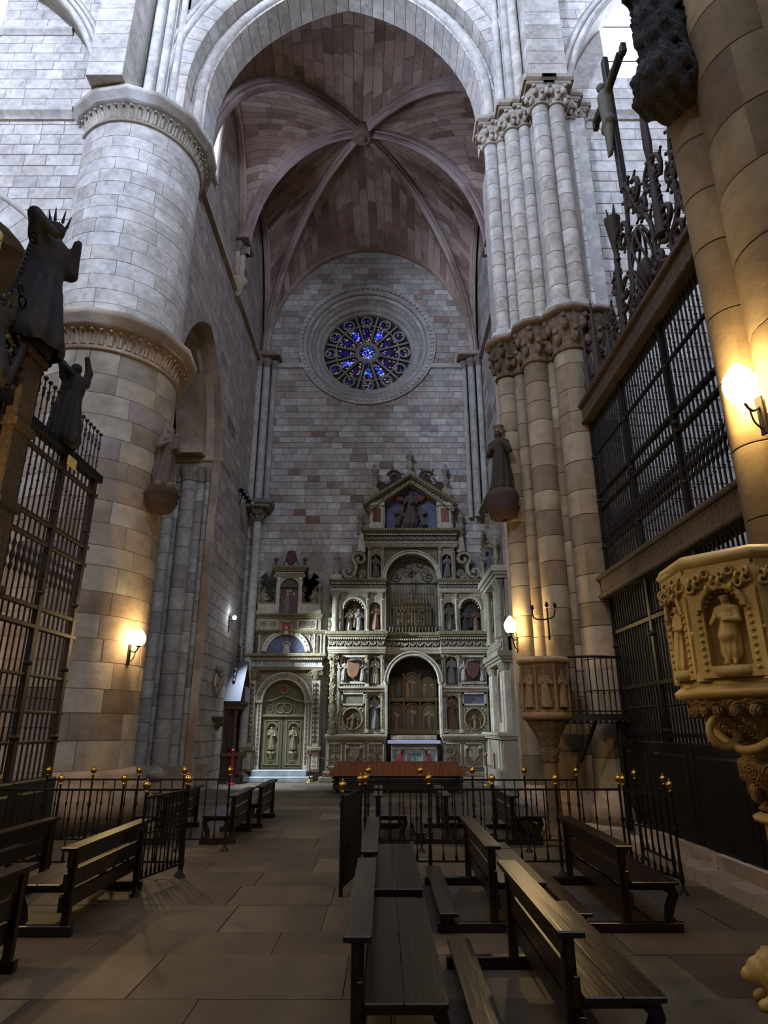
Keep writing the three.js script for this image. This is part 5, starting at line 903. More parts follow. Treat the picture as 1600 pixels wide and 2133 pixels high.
  for (const s of [-1, 1]) {
    B('gable_pier', [cb(s * 1.33 - 0.3, s * 1.33 + 0.3, 9.02, 9.22, 0.4, 0.62, 0.02), cb(s * 1.33 - 0.24, s * 1.33 + 0.24, 9.22, 9.98, 0.4, 0.54, 0.015), cb(s * 1.33 - 0.3, s * 1.33 + 0.3, 9.98, 10.12, 0.4, 0.6, 0.02)], RSw);
    B('gable_pier_panel', [bx(s * 1.33 - 0.16, s * 1.33 + 0.16, 9.32, 9.88, 0.5, 0.555)], stone('#7a4a38', { map: 'stained' }));
    const a = V(s * 1.86, 10.06, 0.05), b = V(0, 11.28, 0.05), dir = b.clone().sub(a), n = V(-dir.y, dir.x, 0).normalize().multiplyScalar(s > 0 ? 1 : -1); if (n.y > 0) n.negate();
    const strip = (o0, o1, z) => T(extr((s > 0 ? [0, 1, 2, 3] : [3, 2, 1, 0]).map((k) => { const q = (k === 0 || k === 3 ? a : b).clone().addScaledVector(n, k < 2 ? o0 : o1); return [q.x * (k === 1 || k === 2 ? 0 : 1), q.y]; }), z), 0, 0, 0.05);
    B('raking_cornice', [strip(-0.04, 0.1, 0.68), strip(0.08, 0.16, 0.6), strip(0.15, 0.36, 0.48), strip(0.34, 0.42, 0.56)], RO);
    const or = []; for (let i = 0; i < 10; i++) { const q = a.clone().lerp(b, 0.08 + i * 0.09).addScaledVector(n, 0.25); or.push(torus(0.06, 0.02, 5, 10).translate(q.x, q.y, 0.55), sph(0.03, 5, 4).translate(q.x + 0.05, q.y + 0.05, 0.55)); }
    B('raking_ornament', or, RSw).userData.kind = 'stuff';
    // brown leafy crest
    const q0 = a.clone().lerp(b, 0.35), q1 = a.clone().lerp(b, 0.7), br = stone('#4c3a2a', { carved: 1, bump: 0.02 });
    B('crest_scroll', scroll(s * 0.62, 11.28, 0.3, s, s > 0 ? 0.3 : PI - 0.3, 1.4, 0.06).translate(0, 0, 0.3), br); B('crest_scroll', scroll(s * 1.18, 10.86, 0.2, -s, s > 0 ? PI : 0, 1.4, 0.05).translate(0, 0, 0.3), br);
    B('crest_stem', leafy([[s * 1.35, 10.55, 0.3], [s * 1.0, 10.72, 0.3], [s * 0.85, 10.98, 0.3], [s * 0.5, 11.15, 0.3]], 0.05, 12, 0.12), br);
    B('gable_pedestal', cb(s * 1.42 - 0.17, s * 1.42 + 0.17, 10.35, 10.72, 0.1, 0.5, 0.02), RS); B('gable_urn', urn(1.15, 0.17).translate(s * 1.42, 10.72, 0.3), RC);
  }
  B('apex_pedestal', cb(-0.18, 0.18, 11.1, 11.42, 0.1, 0.6, 0.02), RS); B('apex_urn', urn(1.05, 0.18).translate(0, 11.42, 0.32), RC);
  B('gable_relief', relief([[{ ...saints[2], child: 1, hem: 0.2 }, 0, 9.25, 0.3, 1.45], [{ wings: 1 }, -0.55, 9.25, 0.25, 0.75, -0.35], [{ wings: 1 }, 0.55, 9.25, 0.25, 0.75, 0.35], [{ wings: 1 }, -0.6, 9.75, 0.22, 0.62, -0.8], [{ wings: 1 }, 0.6, 9.75, 0.22, 0.62, 0.8], [{ wings: 1 }, -0.28, 9.1, 0.3, 0.5, -0.2], [{ wings: 1 }, 0.28, 9.1, 0.3, 0.5, 0.2]], [-1.05, 9.05, 0.05], [1.05, 10.95, 0.75], 0.038), stone('#5c5348', { map: 'stained' }));
  for (const s of [-1, 1]) B('gable_drape', lathe([[0.01, 0], [0.14, 0.04], [0.18, 0.14], [0.12, 0.22], [0.01, 0.24]], 9).scale(1.3, 1, 0.5).rotateZ(s * 0.5).translate(s * 0.48, 10.25, 0.3), redGround);
  // ---- statues in their niches: things of their own
  const tones = ['#9c9384', '#74706c', '#80664e', '#5f5a50', '#958b7c', '#7c7873', '#6e473a', '#857a68'];
  [[-1, 1.66, 1.18, 'grey robed saint statue in the low niche beside the dark roundel'], [1, 1.66, 1.18, 'red robed saint statue in the low niche beside the blue plaque'], [-1, 3.2, 0.96, 'pale veiled saint statue in the niche beside the orange coat of arms'], [1, 3.2, 0.96, 'slim grey saint statue in the niche beside the dark red coat of arms']].forEach(([s, y, h, l], i) => figureThing('niche_statue', l, [RX + s * NI, y + 0.03, RZ + 0.44], 0, h, saints[[3, 1, 2, 0][i]], stone(tones[[1, 6, 0, 5][i]]), 0.024, 'statues in the altarpiece niches'));
  [[-1, 5.16, 'ochre robed saint statue in the middle storey niche beside the grilled shrine'], [1, 5.16, 'dark brown saint statue in the middle storey niche beside the grilled shrine']].forEach(([s, y, l], i) => figureThing('niche_statue', l, [RX + s * NI, y, RZ + 0.45], 0, 0.95, saints[4 + i], stone(tones[2 + i]), 0.024, 'statues in the altarpiece niches'));
  [[-1, 'dull ochre saint statue in the small top niche below the gable'], [1, 'bluish grey saint statue in the small top niche below the gable']].forEach(([s, l], i) => figureThing('niche_statue', l, [RX + s * 1.35, 7.14, RZ + 0.42], 0, 0.86, saints[1 + i], stone(i ? '#6e6c66' : '#5f5542'), 0.024, 'statues in the altarpiece niches'));
  for (const s of [-1, 1]) { const t = thing('scene_group', s < 0 ? 'carved group of robed figures in pale and blue in the arched altarpiece panel' : 'carved group of dark robed figures in the arched altarpiece panel', 'relief', [RX + s * 2.16, 5.12, RZ + 0.4], 0, 'carved scenes of the altarpiece'); [[-0.2, 0, 0.02, 0.82, s < 0 ? '#b0a99c' : '#4a4845', 0], [0.02, 0.12, -0.04, 0.88, s < 0 ? '#6b5238' : '#3d3a38', 3], [0.2, 0, 0.03, 0.84, s < 0 ? '#75716a' : '#6a4630', 5]].forEach(([x, y, z, h, c, k]) => obj('robed_figure', figure(saints[k], 0.03).scale(h, h, h).translate(x, y, z), stone(c), t)); }
}
// ---------- altar in front of the arch
{
  const a = thing('altar', 'small pale altar table with two red winged figures on its front', 'altar', [RX - 0.02, 0.32, -23.25]);
  obj('body', cb(-0.78, 0.78, 0, 0.9, -0.35, 0.18, 0.015), stone('#8c9090'), a); obj('slab', cb(-0.88, 0.88, 0.9, 0.99, -0.4, 0.26, 0.015), RSw, a);
  obj('altar_cloth', [cb(-0.9, 0.9, 0.985, 1.0, -0.41, 0.28, 0.004), cb(-0.9, 0.9, 0.9, 1.0, 0.262, 0.285, 0.004)], plain('#b9b6d8', 0.9), a);
  obj('gradine', [cb(-0.8, 0.8, 0.99, 1.16, -0.42, -0.12, 0.015), ...festoons(-0.78, 0.78, 1.0, 0.15, -0.1)], RS, a);
  obj('frame', [bx(-0.78, 0.78, 0.02, 0.08, 0.17, 0.21), bx(-0.78, 0.78, 0.72, 0.78, 0.17, 0.21), ...[-0.78, -0.29, 0.25, 0.74].map((x) => bx(x, x + 0.04, 0.04, 0.76, 0.17, 0.21))], RSw, a);
  obj('frieze_band', dentils(-0.76, 0.76, 0.81, 0.19, 0.05), RO, a).userData.kind = 'stuff';
  obj('centre_panel', [bx(-0.25, 0.25, 0.08, 0.72, 0.175, 0.185)], stone('#8fa49a'), a); obj('centre_emblem', [bx(-0.2, 0.2, 0.55, 0.57, 0.18, 0.195), bx(-0.01, 0.01, 0.2, 0.66, 0.18, 0.195), extr([[-0.09, 0.08], [0.09, 0.08], [0.02, 0.3], [-0.02, 0.3]], 0.012).translate(0, 0, 0.18)], stone('#5c6f68'), a);
  for (const s of [-1, 1]) {
    const red = plain(s < 0 ? '#a82430' : '#7e2a24', 0.85), w = [[-0.17, 0.1], [0.17, 0.1], [0.15, 0.25], [0.08, 0.38], [0.05, 0.52], [0.03, 0.6], [-0.03, 0.6], [-0.05, 0.5], [-0.09, 0.36], [-0.16, 0.25]].map(([x, y]) => [x * -s, y]);
    obj('kneeling_figure', extr(s > 0 ? w.reverse() : w, 0.015, 0.004).translate(s * 0.5, 0, 0.18), red, a); obj('wing', extr([[-0.02, 0.4], [-0.16, 0.66], [-0.06, 0.7], [0.02, 0.5]].map(([x, y]) => [x * -s * -1, y]), 0.015).translate(s * 0.5, 0, 0.18), plain('#5b2a26', 0.85), a); obj('figure_head', sph(0.045, 8, 6).scale(1, 1.2, 0.4).translate(s * 0.5, 0.62, 0.19), plain('#b59a86', 0.8), a);
  }
}
// ================================================================== carved doorway
const PX = -3.6;
{
  const D = thing('carved_portal', 'carved stone doorway with painted lunette and small picture shrine above', 'doorway', [PX, 0, -24]);
  const B = (n, g, m = RS) => obj(n, g, m, D);
  B('step', [cb(-1.15, 1.15, 0, 0.17, 0.05, 1.0, 0.02)], stone('#a9b0b2')); B('step', [cb(-0.95, 0.95, 0.17, 0.36, 0.05, 0.72, 0.02)], stone('#9fa6a8'));
  B('wall', archSlab(-1.32, 1.36, 0, 3.75, 0.02, 0.26, [[0, 0.78, 0.36, 2.62]]), RSc);
  B('arch_band', [archBand(0, 0.78, 2.62, 0.2, 0.2, 0.32), archBand(0, 0.98, 2.62, 0.04, 0.2, 0.36), archBand(0, 0.76, 2.62, 0.03, 0.2, 0.36)], RSw);
  B('arch_ornament', Array.from({ length: 22 }, (_, i) => { const a = PI * (i + 0.5) / 22; return torus(0.045, 0.016, 4, 8).translate(0.88 * Math.cos(a), 2.62 + 0.88 * Math.sin(a), 0.33); }), RO).userData.kind = 'stuff';
  for (const s of [-1, 1]) {
    B('jamb', [cb(s * 0.85 - 0.08, s * 0.85 + 0.08, 0.36, 2.62, 0.2, 0.32, 0.01), cb(s * 0.87 - 0.12, s * 0.87 + 0.12, 2.58, 2.66, 0.2, 0.36, 0.01)], RSw); B('jamb_ornament', arabesque(s * 0.85, 0.5, 2.55, 0.1, 0.325, 0.008), RO);
    B('pedestal', [cb(s * 1.16 - 0.2, s * 1.16 + 0.2, 0.3, 1.0, 0.1, 0.46, 0.015), cb(s * 1.16 - 0.25, s * 1.16 + 0.25, 0.98, 1.1, 0.1, 0.54, 0.015)], RS2); B('pedestal_panel', [bx(s * 1.16 - 0.14, s * 1.16 + 0.14, 0.38, 0.92, 0.45, 0.475), ...arabesque(s * 1.16, 0.42, 0.9, 0.18, 0.48, 0.008)], RSw);
    B('pilaster', [cb(s * 1.16 - 0.15, s * 1.16 + 0.15, 1.1, 3.35, 0.1, 0.4, 0.01), ...[-0.13, 0.13].map((d) => bx(s * 1.16 + d - 0.015, s * 1.16 + d + 0.015, 1.18, 3.28, 0.39, 0.425))], RSw); B('pilaster_ornament', arabesque(s * 1.16, 1.2, 3.25, 0.2, 0.41, 0.012), RD);
    B('pilaster_capital', [lathe([[0.14, 0], [0.16, 0.1], [0.2, 0.26], [0.22, 0.3], [0.22, 0.34], [0, 0.34]], 12).translate(s * 1.16, 3.38, 0.28), torus(0.07, 0.03, 6, 14).translate(s * 0.95, 3.58, 0.36), torus(0.05, 0.03, 6, 12).translate(s * 1.33, 3.6, 0.42)], RO);
  }
  cornice(-1.36, 1.38, 3.72, 0.14, 0.36, 0.08, RS, D, 'architrave'); B('inscription_band', bx(-1.32, 1.34, 3.84, 4.06, 0.05, 0.38), stone('#b9b7b6')); cornice(-1.4, 1.42, 4.06, 0.24, 0.4, 0.18, RO, D); B('dentil_row', dentils(-1.35, 1.36, 4.08, 0.48, 0.04), RSw).userData.kind = 'stuff';
  // lunette zone
  B('lunette_wall', bx(-1.34, 1.42, 4.3, 5.06, 0.02, 0.2), RSc); B('lunette_ground', [T(extr(arc(-0.02, 4.3, 0.72, 0, PI, 18), 0.02), 0, 0, 0.2)], blueGround); B('lunette_band', [T(extr(ring2d(-0.02, 4.3, 0.72, 0.9, 0.12, PI - 0.12, 20), 0.1, 0.008), 0, 0, 0.18), ...Array.from({ length: 13 }, (_, i) => { const a = PI * (i + 0.8) / 14.6; return sph(0.03, 6, 4).translate(-0.02 + 0.81 * Math.cos(a), 4.3 + 0.81 * Math.sin(a), 0.3); })], RSw);
  B('lunette_rays', Array.from({ length: 9 }, (_, i) => { const a = PI * (i + 0.5) / 9; return rod([-0.02, 4.32, 0.21], [-0.02 + 0.68 * Math.cos(a), 4.32 + 0.66 * Math.sin(a), 0.22], 0.006, 0.02, 5); }), stone('#70768c')); B('lunette_bust', [sph(0.12, 10, 8).scale(1, 1.3, 0.6).translate(0, 4.52, 0.26), lathe([[0.02, 0], [0.16, 0.02], [0.12, 0.16], [0.06, 0.22]], 10).scale(1, 1, 0.5).translate(0, 4.3, 0.26), torus(0.13, 0.03, 6, 14, PI).translate(0, 4.6, 0.25)], RSw);
  for (const s of [-1, 1]) { B('lunette_scroll', [...arabesque(s * 0.85, 4.78, 5.02, 0.5, 0.21, 0.014)], RC); B('candelabrum', lathe([[0.04, 0], [0.07, 0.06], [0.03, 0.14], [0.08, 0.3], [0.04, 0.42], [0.07, 0.52], [0.02, 0.66]], 10).scale(1, 1, 0.6).translate(s * 1.14, 4.34, 0.24), RD); B('zone_pilaster', [bx(s * 1.02 - 0.02, s * 1.02 + 0.02, 4.32, 5.04, 0.18, 0.24), bx(s * 1.26 - 0.02, s * 1.26 + 0.02, 4.32, 5.04, 0.18, 0.24)], RSw); }
  cornice(-1.4, 1.46, 5.05, 0.12, 0.26, 0.12, RO, D);
  B('attic_wall', bx(-1.2, 1.24, 5.16, 5.62, 0.02, 0.22), RS); for (const s of [-1, 1]) { B('attic_panel', [bx(s * 0.72 - 0.34, s * 0.72 + 0.34, 5.2, 5.24, 0.2, 0.26), bx(s * 0.72 - 0.34, s * 0.72 + 0.34, 5.52, 5.56, 0.2, 0.26), bx(s * 0.72 - 0.36, s * 0.72 - 0.32, 5.2, 5.56, 0.2, 0.26), bx(s * 0.72 + 0.32, s * 0.72 + 0.36, 5.2, 5.56, 0.2, 0.26)], RSw); B('attic_relief', [-0.17, 0.17].flatMap((d) => arabesque(s * 0.72 + d, 5.25, 5.52, 0.3, 0.225, 0.014)), RC); }
  cornice(-1.22, 1.28, 5.62, 0.16, 0.26, 0.14, RO, D);
  B('red_panel', [bx(-0.2, 0.16, 4.98, 5.46, 0.26, 0.33)], stone('#9c4a32')); B('red_panel_frame', [bx(-0.24, 0.2, 5.44, 5.5, 0.24, 0.37), bx(-0.24, -0.18, 4.96, 5.48, 0.24, 0.37), bx(0.14, 0.2, 4.96, 5.48, 0.24, 0.37)], RS); B('red_panel_bust', [sph(0.05, 8, 6).scale(1, 1.2, 0.7).translate(-0.02, 5.24, 0.35), lathe([[0.1, 0], [0.09, 0.1], [0.03, 0.18]], 10).scale(1, 1, 0.5).translate(-0.02, 5.0, 0.35)], RSw);
  // shrine with a picture
  for (const s of [-1, 1]) { B('shrine_plinth', [cb(s > 0 ? 0.44 : -1.2, s > 0 ? 1.24 : -0.44, 5.78, 5.92, 0.05, 0.32, 0.01), cb(s > 0 ? 0.46 : -1.16, s > 0 ? 1.2 : -0.46, 5.92, 6.16, 0.05, 0.28, 0.01)], s > 0 ? RSw : RS); B('shrine_pilaster', [cb(s * 0.42 - 0.07, s * 0.42 + 0.07, 5.8, 7.0, 0.1, 0.3, 0.01), lathe([[0.06, 0], [0.1, 0.14], [0.1, 0.18], [0, 0.18]], 8).translate(s * 0.42, 7.0, 0.22)], RSw); B('shrine_urn', urn(0.95, 0.13).translate(s * 1.16, 6.16, 0.18), RC); B('shrine_side_scroll', scroll(s * 0.86, 6.5, 0.16, s, 0, 1.3, 0.03).translate(0, 0, 0.1), RS); B('shrine_finial', [sph(0.09, 8, 6).translate(s * 0.56, 7.88, 0.25), cyl(0.05, 0.04, 0.22, 8).translate(s * 0.56, 7.62, 0.25)], RD); B('shrine_strut', leafy([[s * 0.56, 7.5, 0.22], [s * 0.72, 7.3, 0.22], [s * 0.92, 7.05, 0.22], [s * 1.02, 6.95, 0.22]], 0.018, 8, 0.06), RD); }
  B('shrine_back', T(extr([[-0.36, 5.8], [0.36, 5.8], ...arc(0, 6.82, 0.36, 0, PI, 12)], 0.02), 0, 0, 0.1), RD); picture('picture', -0.33, 0.33, 5.82, 7.12, 0.125, painting(0.66, 1.3, 77, '#3a2c28', ['#7a2420', '#3c3030', '#5a4a48', '#4a2420']), D, true);
  B('shrine_wall', archSlab(-0.5, 0.5, 6.8, 7.2, 0.05, 0.22, [[0, 0.35, 6.8, 6.81]]), RS); cornice(-0.6, 0.6, 7.18, 0.1, 0.26, 0.06, RS, D, 'architrave'); B('shrine_frieze', [bx(-0.58, 0.58, 7.27, 7.42, 0.05, 0.26)], RD); B('shrine_frieze_ornament', festoons(-0.56, 0.56, 7.27, 0.15, 0.28), RSw).userData.kind = 'stuff'; cornice(-0.62, 0.62, 7.42, 0.2, 0.28, 0.14, RO, D);
  B('arms_ground', bx(-0.3, 0.3, 7.62, 8.3, 0.02, 0.05), stone('#9b9ca2')); B('arms_shield', extr([[-0.16, 0.24], [0.16, 0.24], [0.18, 0], [0, -0.26], [-0.18, 0]], 0.06, 0.02).translate(0, 7.92, 0.06), stone('#5e3630')); B('arms_hat', [sph(0.14, 10, 6).scale(1.1, 0.45, 0.5).translate(0, 8.22, 0.1), ...[-1, 1].flatMap((s) => Array.from({ length: 8 }, (_, i) => sph(0.03, 5, 4).translate(s * (0.14 + i * 0.022), 8.16 - i * 0.07, 0.08)))], RD);
  // carved strip between portal and altarpiece
  B('side_strip', [bx(1.5, 1.72, 2.1, 6.6, 0.02, 0.12)], RS2); B('side_strip_relief', arabesque(1.61, 2.2, 6.5, 0.22, 0.13, 0.02), RO); B('side_wing', [bx(-1.7, -1.4, 3.7, 6.6, 0.02, 0.1)], RS2); B('side_wing_relief', arabesque(-1.55, 3.8, 6.5, 0.24, 0.11, 0.018), RC);
  // inscription
  const font = await new FontLoader().loadAsync('fonts/droid/droid_serif_regular.typeface.json');
  const tg = new TextGeometry('B R MALAE CARS EPI SAGVNTI N', { font, size: 0.13, depth: 0.008, curveSegments: 3 }); tg.computeBoundingBox(); const tw = tg.boundingBox.max.x; tg.scale(2.3 / tw, 1, 1).translate(-1.1, 3.885, 0.378); B('inscription', tg, stone('#4d4a4a'));
  // door
  const dm = new THREE.MeshStandardMaterial({ color: 0x5c573f, roughness: 0.6, metalness: 0.15, map: mottle, bumpMap: grit, bumpScale: 0.006 });
  const dr = struct('door_1', 'green gold carved double door under a round arch with figure panels', 'door'); dr.position.set(PX, 0, -24);
  const dg = plain('#746b4c', 0.5, 0.25);
  for (const s of [-1, 1]) {
    const leaf = new THREE.Group(); leaf.name = 'door_leaf'; dr.add(leaf); const x0 = s > 0 ? 0.01 : -0.76, x1 = s > 0 ? 0.76 : -0.01, cx = (x0 + x1) / 2;
    obj('leaf_board', cb(x0, x1, 0.38, 2.1, 0.08, 0.14, 0.01), dm, leaf); obj('leaf_frame', [bx(cx - 0.25, cx + 0.25, 0.5, 0.54, 0.13, 0.165), bx(cx - 0.25, cx + 0.25, 1.96, 2.0, 0.13, 0.165), bx(cx - 0.27, cx - 0.23, 0.5, 2.0, 0.13, 0.165), bx(cx + 0.23, cx + 0.27, 0.5, 2.0, 0.13, 0.165)], dg, leaf);
    obj('leaf_figure', relief([[saints[s > 0 ? 1 : 3], cx, 1.0, 0.15, 0.78]], [cx - 0.24, 0.98, 0.1], [cx + 0.24, 1.85, 0.32], 0.026), dg, leaf); obj('leaf_bracket', [lathe([[0.02, 0], [0.08, 0.06], [0.05, 0.1], [0.14, 0.22], [0.16, 0.28], [0, 0.3]], 10).scale(1, 1, 0.5).translate(cx, 0.66, 0.16), archBand(cx, 0.15, 1.74, 0.03, 0.13, 0.2, 12), ...arabesque(cx, 0.54, 0.64, 0.3, 0.17, 0.01)], dg, leaf);
  }
  obj('transom', cb(-0.78, 0.78, 2.1, 2.18, 0.08, 0.2, 0.01), dg, dr); obj('tympanum', T(extr([[-0.77, 2.18], [0.77, 2.18], ...arc(0, 2.62, 0.77, 0, PI, 20)], 0.05), 0, 0, 0.08), dm, dr);
  obj('tympanum_relief', [torus(0.13, 0.03, 6, 24).scale(1, 1.2, 1).translate(0, 3.05, 0.15), ...arabesque(-0.4, 2.26, 2.6, 0.4, 0.14, 0.018), ...arabesque(0.4, 2.26, 2.6, 0.4, 0.14, 0.018), ...[-1, 1].flatMap((s) => [torus(0.17, 0.025, 6, 20).translate(s * 0.12, 2.4, 0.15), ...Array.from({ length: 9 }, (_, i) => { const a = PI * (i + 0.5) / 18 + (s > 0 ? 0 : PI / 2); return sph(0.035, 6, 4).translate(0.6 * Math.cos(a), 2.62 + 0.6 * Math.sin(a), 0.14); })]), tube([[-0.75, 2.62, 0.15], [-0.4, 2.68, 0.17], [0, 2.82, 0.17], [0.4, 2.68, 0.17], [0.75, 2.62, 0.15]], 0.035, 20, 6)], dg, dr); obj('tympanum_medallion', new THREE.CircleGeometry(0.12, 20).scale(1, 1.2, 1).translate(0, 3.05, 0.14), stone('#8c3a28'), dr);
  // rampant beasts beside the shrine
  const beast = (p) => { let d = capsule(p, [0.05, 0.42, 0], [-0.06, 0.8, 0], 0.11, 0.13); d = smin(d, capsule(p, [-0.06, 0.8, 0], [-0.16, 1.06, 0], 0.11, 0.07), 0.06); d = smin(d, capsule(p, [-0.16, 1.1, 0], [-0.3, 1.02, 0], 0.075, 0.04), 0.04); d = smin(d, capsule(p, [-0.12, 1.15, 0.03], [-0.1, 1.25, 0.04], 0.022, 0.01), 0.01); for (const z of [-0.06, 0.06]) { d = smin(d, capsule(p, [0.05, 0.42, z], [0.14, 0.24, z], 0.09, 0.06), 0.04); d = smin(d, capsule(p, [0.14, 0.24, z], [0.02 + z, 0.03, z], 0.05, 0.035), 0.03); d = smin(d, capsule(p, [-0.1, 0.78, z], [-0.28, 0.78 + z, z], 0.06, 0.045), 0.04); d = smin(d, capsule(p, [-0.28, 0.78 + z, z], [-0.32, 0.62 + z * 2, z], 0.04, 0.035), 0.02); } d = smin(d, capsule(p, [0.14, 0.38, 0], [0.3, 0.52, 0], 0.035, 0.025), 0.03); d = smin(d, capsule(p, [0.3, 0.52, 0], [0.26, 0.74, 0], 0.025, 0.03), 0.02); return Math.min(d, Math.max(ellip(p, [0.12, 1.0, 0], [0.16, 0.34, 0.05]), -ellip(p, [-0.05, 1.15, 0], [0.16, 0.26, 0.3]))); };
  const bg2 = skin(beast, [-0.45, -0.04, -0.2], [0.45, 1.4, 0.2], 0.028), bm = stone('#35302a', { map: 'stained' });
  for (const s of [-1, 1]) { const t = thing('rampant_beast', s < 0 ? 'dark winged beast rearing up beside the picture shrine near the corner shaft' : 'dark winged beast rearing up beside the picture shrine towards the altarpiece', 'statue', [PX + s * 0.78, 6.17, -23.8]); obj('body', bg2.clone().scale(s < 0 ? 1 : -1, 1, 1), bm, t); obj('plinth', cb(-0.25, 0.25, -0.01, 0.04, -0.1, 0.1, 0.01), RS, t); }
}
// ================================================================== benches
const benchWood = wood('#301e14', 0.32);
function makeBench(name, label, L, o = {}) { // length along z from 0 to -L, back at x = 0, seat towards +x
  const b = thing(name, label, 'bench', [0, 0, 0], 0, o.group);
  obj('top_rail', cb(-0.075, 0.075, 0.685, 0.72, -L, 0, 0.008), benchWood, b);
  for (const [y0, y1, x] of [[0.55, 0.684, 0], [0.37, 0.51, 0.015], [0.2, 0.33, 0.03]]) obj('back_board', cb(x - 0.016, x + 0.016, y0, y1, -L + 0.02, -0.02, 0.005), benchWood, b);
  obj('seat_plank', cb(0.04, 0.24, 0.395, 0.425, -L, 0, 0.006), benchWood, b); obj('seat_plank', cb(0.245, 0.47, 0.395, 0.425, -L, 0, 0.006), benchWood, b);
  obj('apron', cb(0.4, 0.425, 0.31, 0.395, -L + 0.1, -0.1, 0.004), benchWood, b);
  for (const z of [-0.12, -L + 0.12]) {
    obj('upright', cb(-0.035, 0.035, 0.06, 0.69, z - 0.03, z + 0.03, 0.006), benchWood, b);
    obj('front_leg', sweep([V(0.42, 0.4, z), V(0.45, 0.3, z), V(0.4, 0.2, z), V(0.38, 0.12, z), V(0.44, 0.05, z)], [V(0, 0, 1), V(0, 0, 1), V(0, 0, 1), V(0, 0, 1), V(0, 0, 1)], [[-0.035, -0.028], [-0.035, 0.028], [0.035, 0.028], [0.035, -0.028], [-0.035, -0.028]]), benchWood, b);
    obj('foot_beam', cb(o.kneeler ? -0.52 : -0.07, 0.5, 0, 0.085, z - 0.035, z + 0.035, 0.008), benchWood, b);
    obj('seat_bearer', cb(-0.02, 0.44, 0.34, 0.395, z - 0.025, z + 0.025, 0.005), benchWood, b);
  }
  if (o.kneeler) { obj('kneeler', cb(-0.5, -0.33, 0.14, 0.175, -L + 0.02, -0.02, 0.006), benchWood, b); for (const z of [-0.12, -L + 0.12]) obj('kneeler_block', cb(-0.46, -0.37, 0.08, 0.145, z - 0.03, z + 0.03, 0.005), benchWood, b); }
  return b;
}
{
  const gl = 'benches along the choir side of the aisle', gr = 'benches along the chancel side of the aisle';
  const R = (label, x, d0, d1) => { const b = makeBench('bench', label, d1 - d0, { kneeler: x > 0.5, group: gr }); b.position.set(x, 0, -d0); return b; };
  R('dark wooden bench edging the aisle in front of the black gate leaf', -0.14, 3.84, 5.95);
  R('dark wooden bench edging the aisle right beside the black gate leaf', -0.13, 6.25, 8.5);
  R('dark wooden bench whose top rail shines with lamp light', 1.0, 3.92, 5.85);
  R('dark wooden bench behind the shining bench and against the iron railing', 1.0, 6.5, 8.6);
  R('dark wooden bench with curved front leg facing the pulpit step', 2.2, 6.5, 8.6);
  R('dark bench beyond both iron railings at the edge of the aisle', -0.1, 11.1, 13.0);
  R('dark bench beyond both iron railings, middle of its row', 1.0, 11.1, 13.0);
  R('dark bench beyond both iron railings below the stone pulpit', 2.05, 11.0, 12.9);
  const Lf = (label, x, d0, d1) => { const b = makeBench('bench', label, d1 - d0, { group: gl }); b.scale.set(1, 1, 1); b.position.set(x, 0, -d1); b.rotation.y = PI; return b; };
  Lf('dark bench along the aisle casting its shadow on the bare floor, farthest from the railing', -2.85, 3.3, 5.75);
  Lf('dark three-board bench along the aisle just before the choir side railing', -2.84, 6.4, 8.35);
  Lf('dark bench in the second row behind the aisle bench, before the railing', -4.0, 6.4, 8.5);
  Lf('dark bench in the second row below the choir screen, farthest from the railing', -4.0, 3.6, 5.9);
  Lf('bench standing alone past both railings nearest the carved doorway', -2.3, 12.75, 14.4);
  Lf('bench just past the rear railing on the aisle, before the lone bench', -2.42, 11.05, 12.6);
  Lf('bench past the rear railing in the second row from the aisle', -3.5, 11.0, 13.1);
}
// ================================================================== railings with brass balls
const baluster = ready([rod([0, 0.17, 0], [0, 0.98, 0], 0.0085, 0.0085, 6), lathe([[0.009, 0], [0.018, 0.03], [0.009, 0.06]], 6).translate(0, 0.62, 0), lathe([[0.016, 0], [0.02, 0.03], [0.009, 0.1]], 6).translate(0, 0.17, 0)]);
const postG = ready([rod([0, 0.03, 0], [0, 1.04, 0], 0.017, 0.015, 8), lathe([[0.06, 0], [0.05, 0.02], [0.02, 0.06], [0.018, 0.1]], 10), lathe([[0.016, 0], [0.03, 0.04], [0.016, 0.08]], 8).translate(0, 0.6, 0), lathe([[0.028, 0], [0.018, 0.22]], 8).translate(0, 0.12, 0)]);
const ballG = ready([sph(0.045, 14, 10).translate(0, 1.12, 0), lathe([[0.012, 0], [0.028, 0.012], [0.012, 0.03]], 10).translate(0, 1.04, 0), sph(0.012, 6, 5).translate(0, 1.175, 0)]);
function railing(label, x0, z0, x1, z1, posts, opt = {}) {
  const L = Math.hypot(x1 - x0, z1 - z0), r = thing('iron_railing', label, 'railing', [x0, 0, z0], Math.atan2(-(z1 - z0), x1 - x0), 'low iron railings with brass balls');
  obj('top_bar', bx(0, L, 0.975, 1.0, -0.014, 0.014), iron, r); obj('bottom_bar', bx(0, L, 0.15, 0.17, -0.012, 0.012), iron, r);
  if (opt.mid) obj('mid_bar', bx(0, L, 0.6, 0.62, -0.01, 0.01), iron, r);
  for (let i = 0; i <= posts; i++) { const x = L * i / posts; obj('post', postG, iron, r).position.x = x; if (!opt.noBall || i % opt.noBall === 0) obj('brass_ball', ballG, brass, r).position.x = x; if (i < posts) { const n = Math.round(L / posts / (opt.gap ?? 0.165)); for (let k = 1; k < n; k++) obj('baluster', baluster, iron, r).position.x = x + L / posts * k / n; } }
  return r;
}
railing('low iron railing across the benches on the chancel side, first of the two', -0.24, -8.93, 3.05, -8.93, 4);
railing('low iron railing across the benches on the chancel side, second of the two', -0.24, -10.5, 2.95, -10.5, 4);
railing('low iron railing in front of the choir screen, first of the two', -5.0, -8.9, -2.55, -8.9, 3);
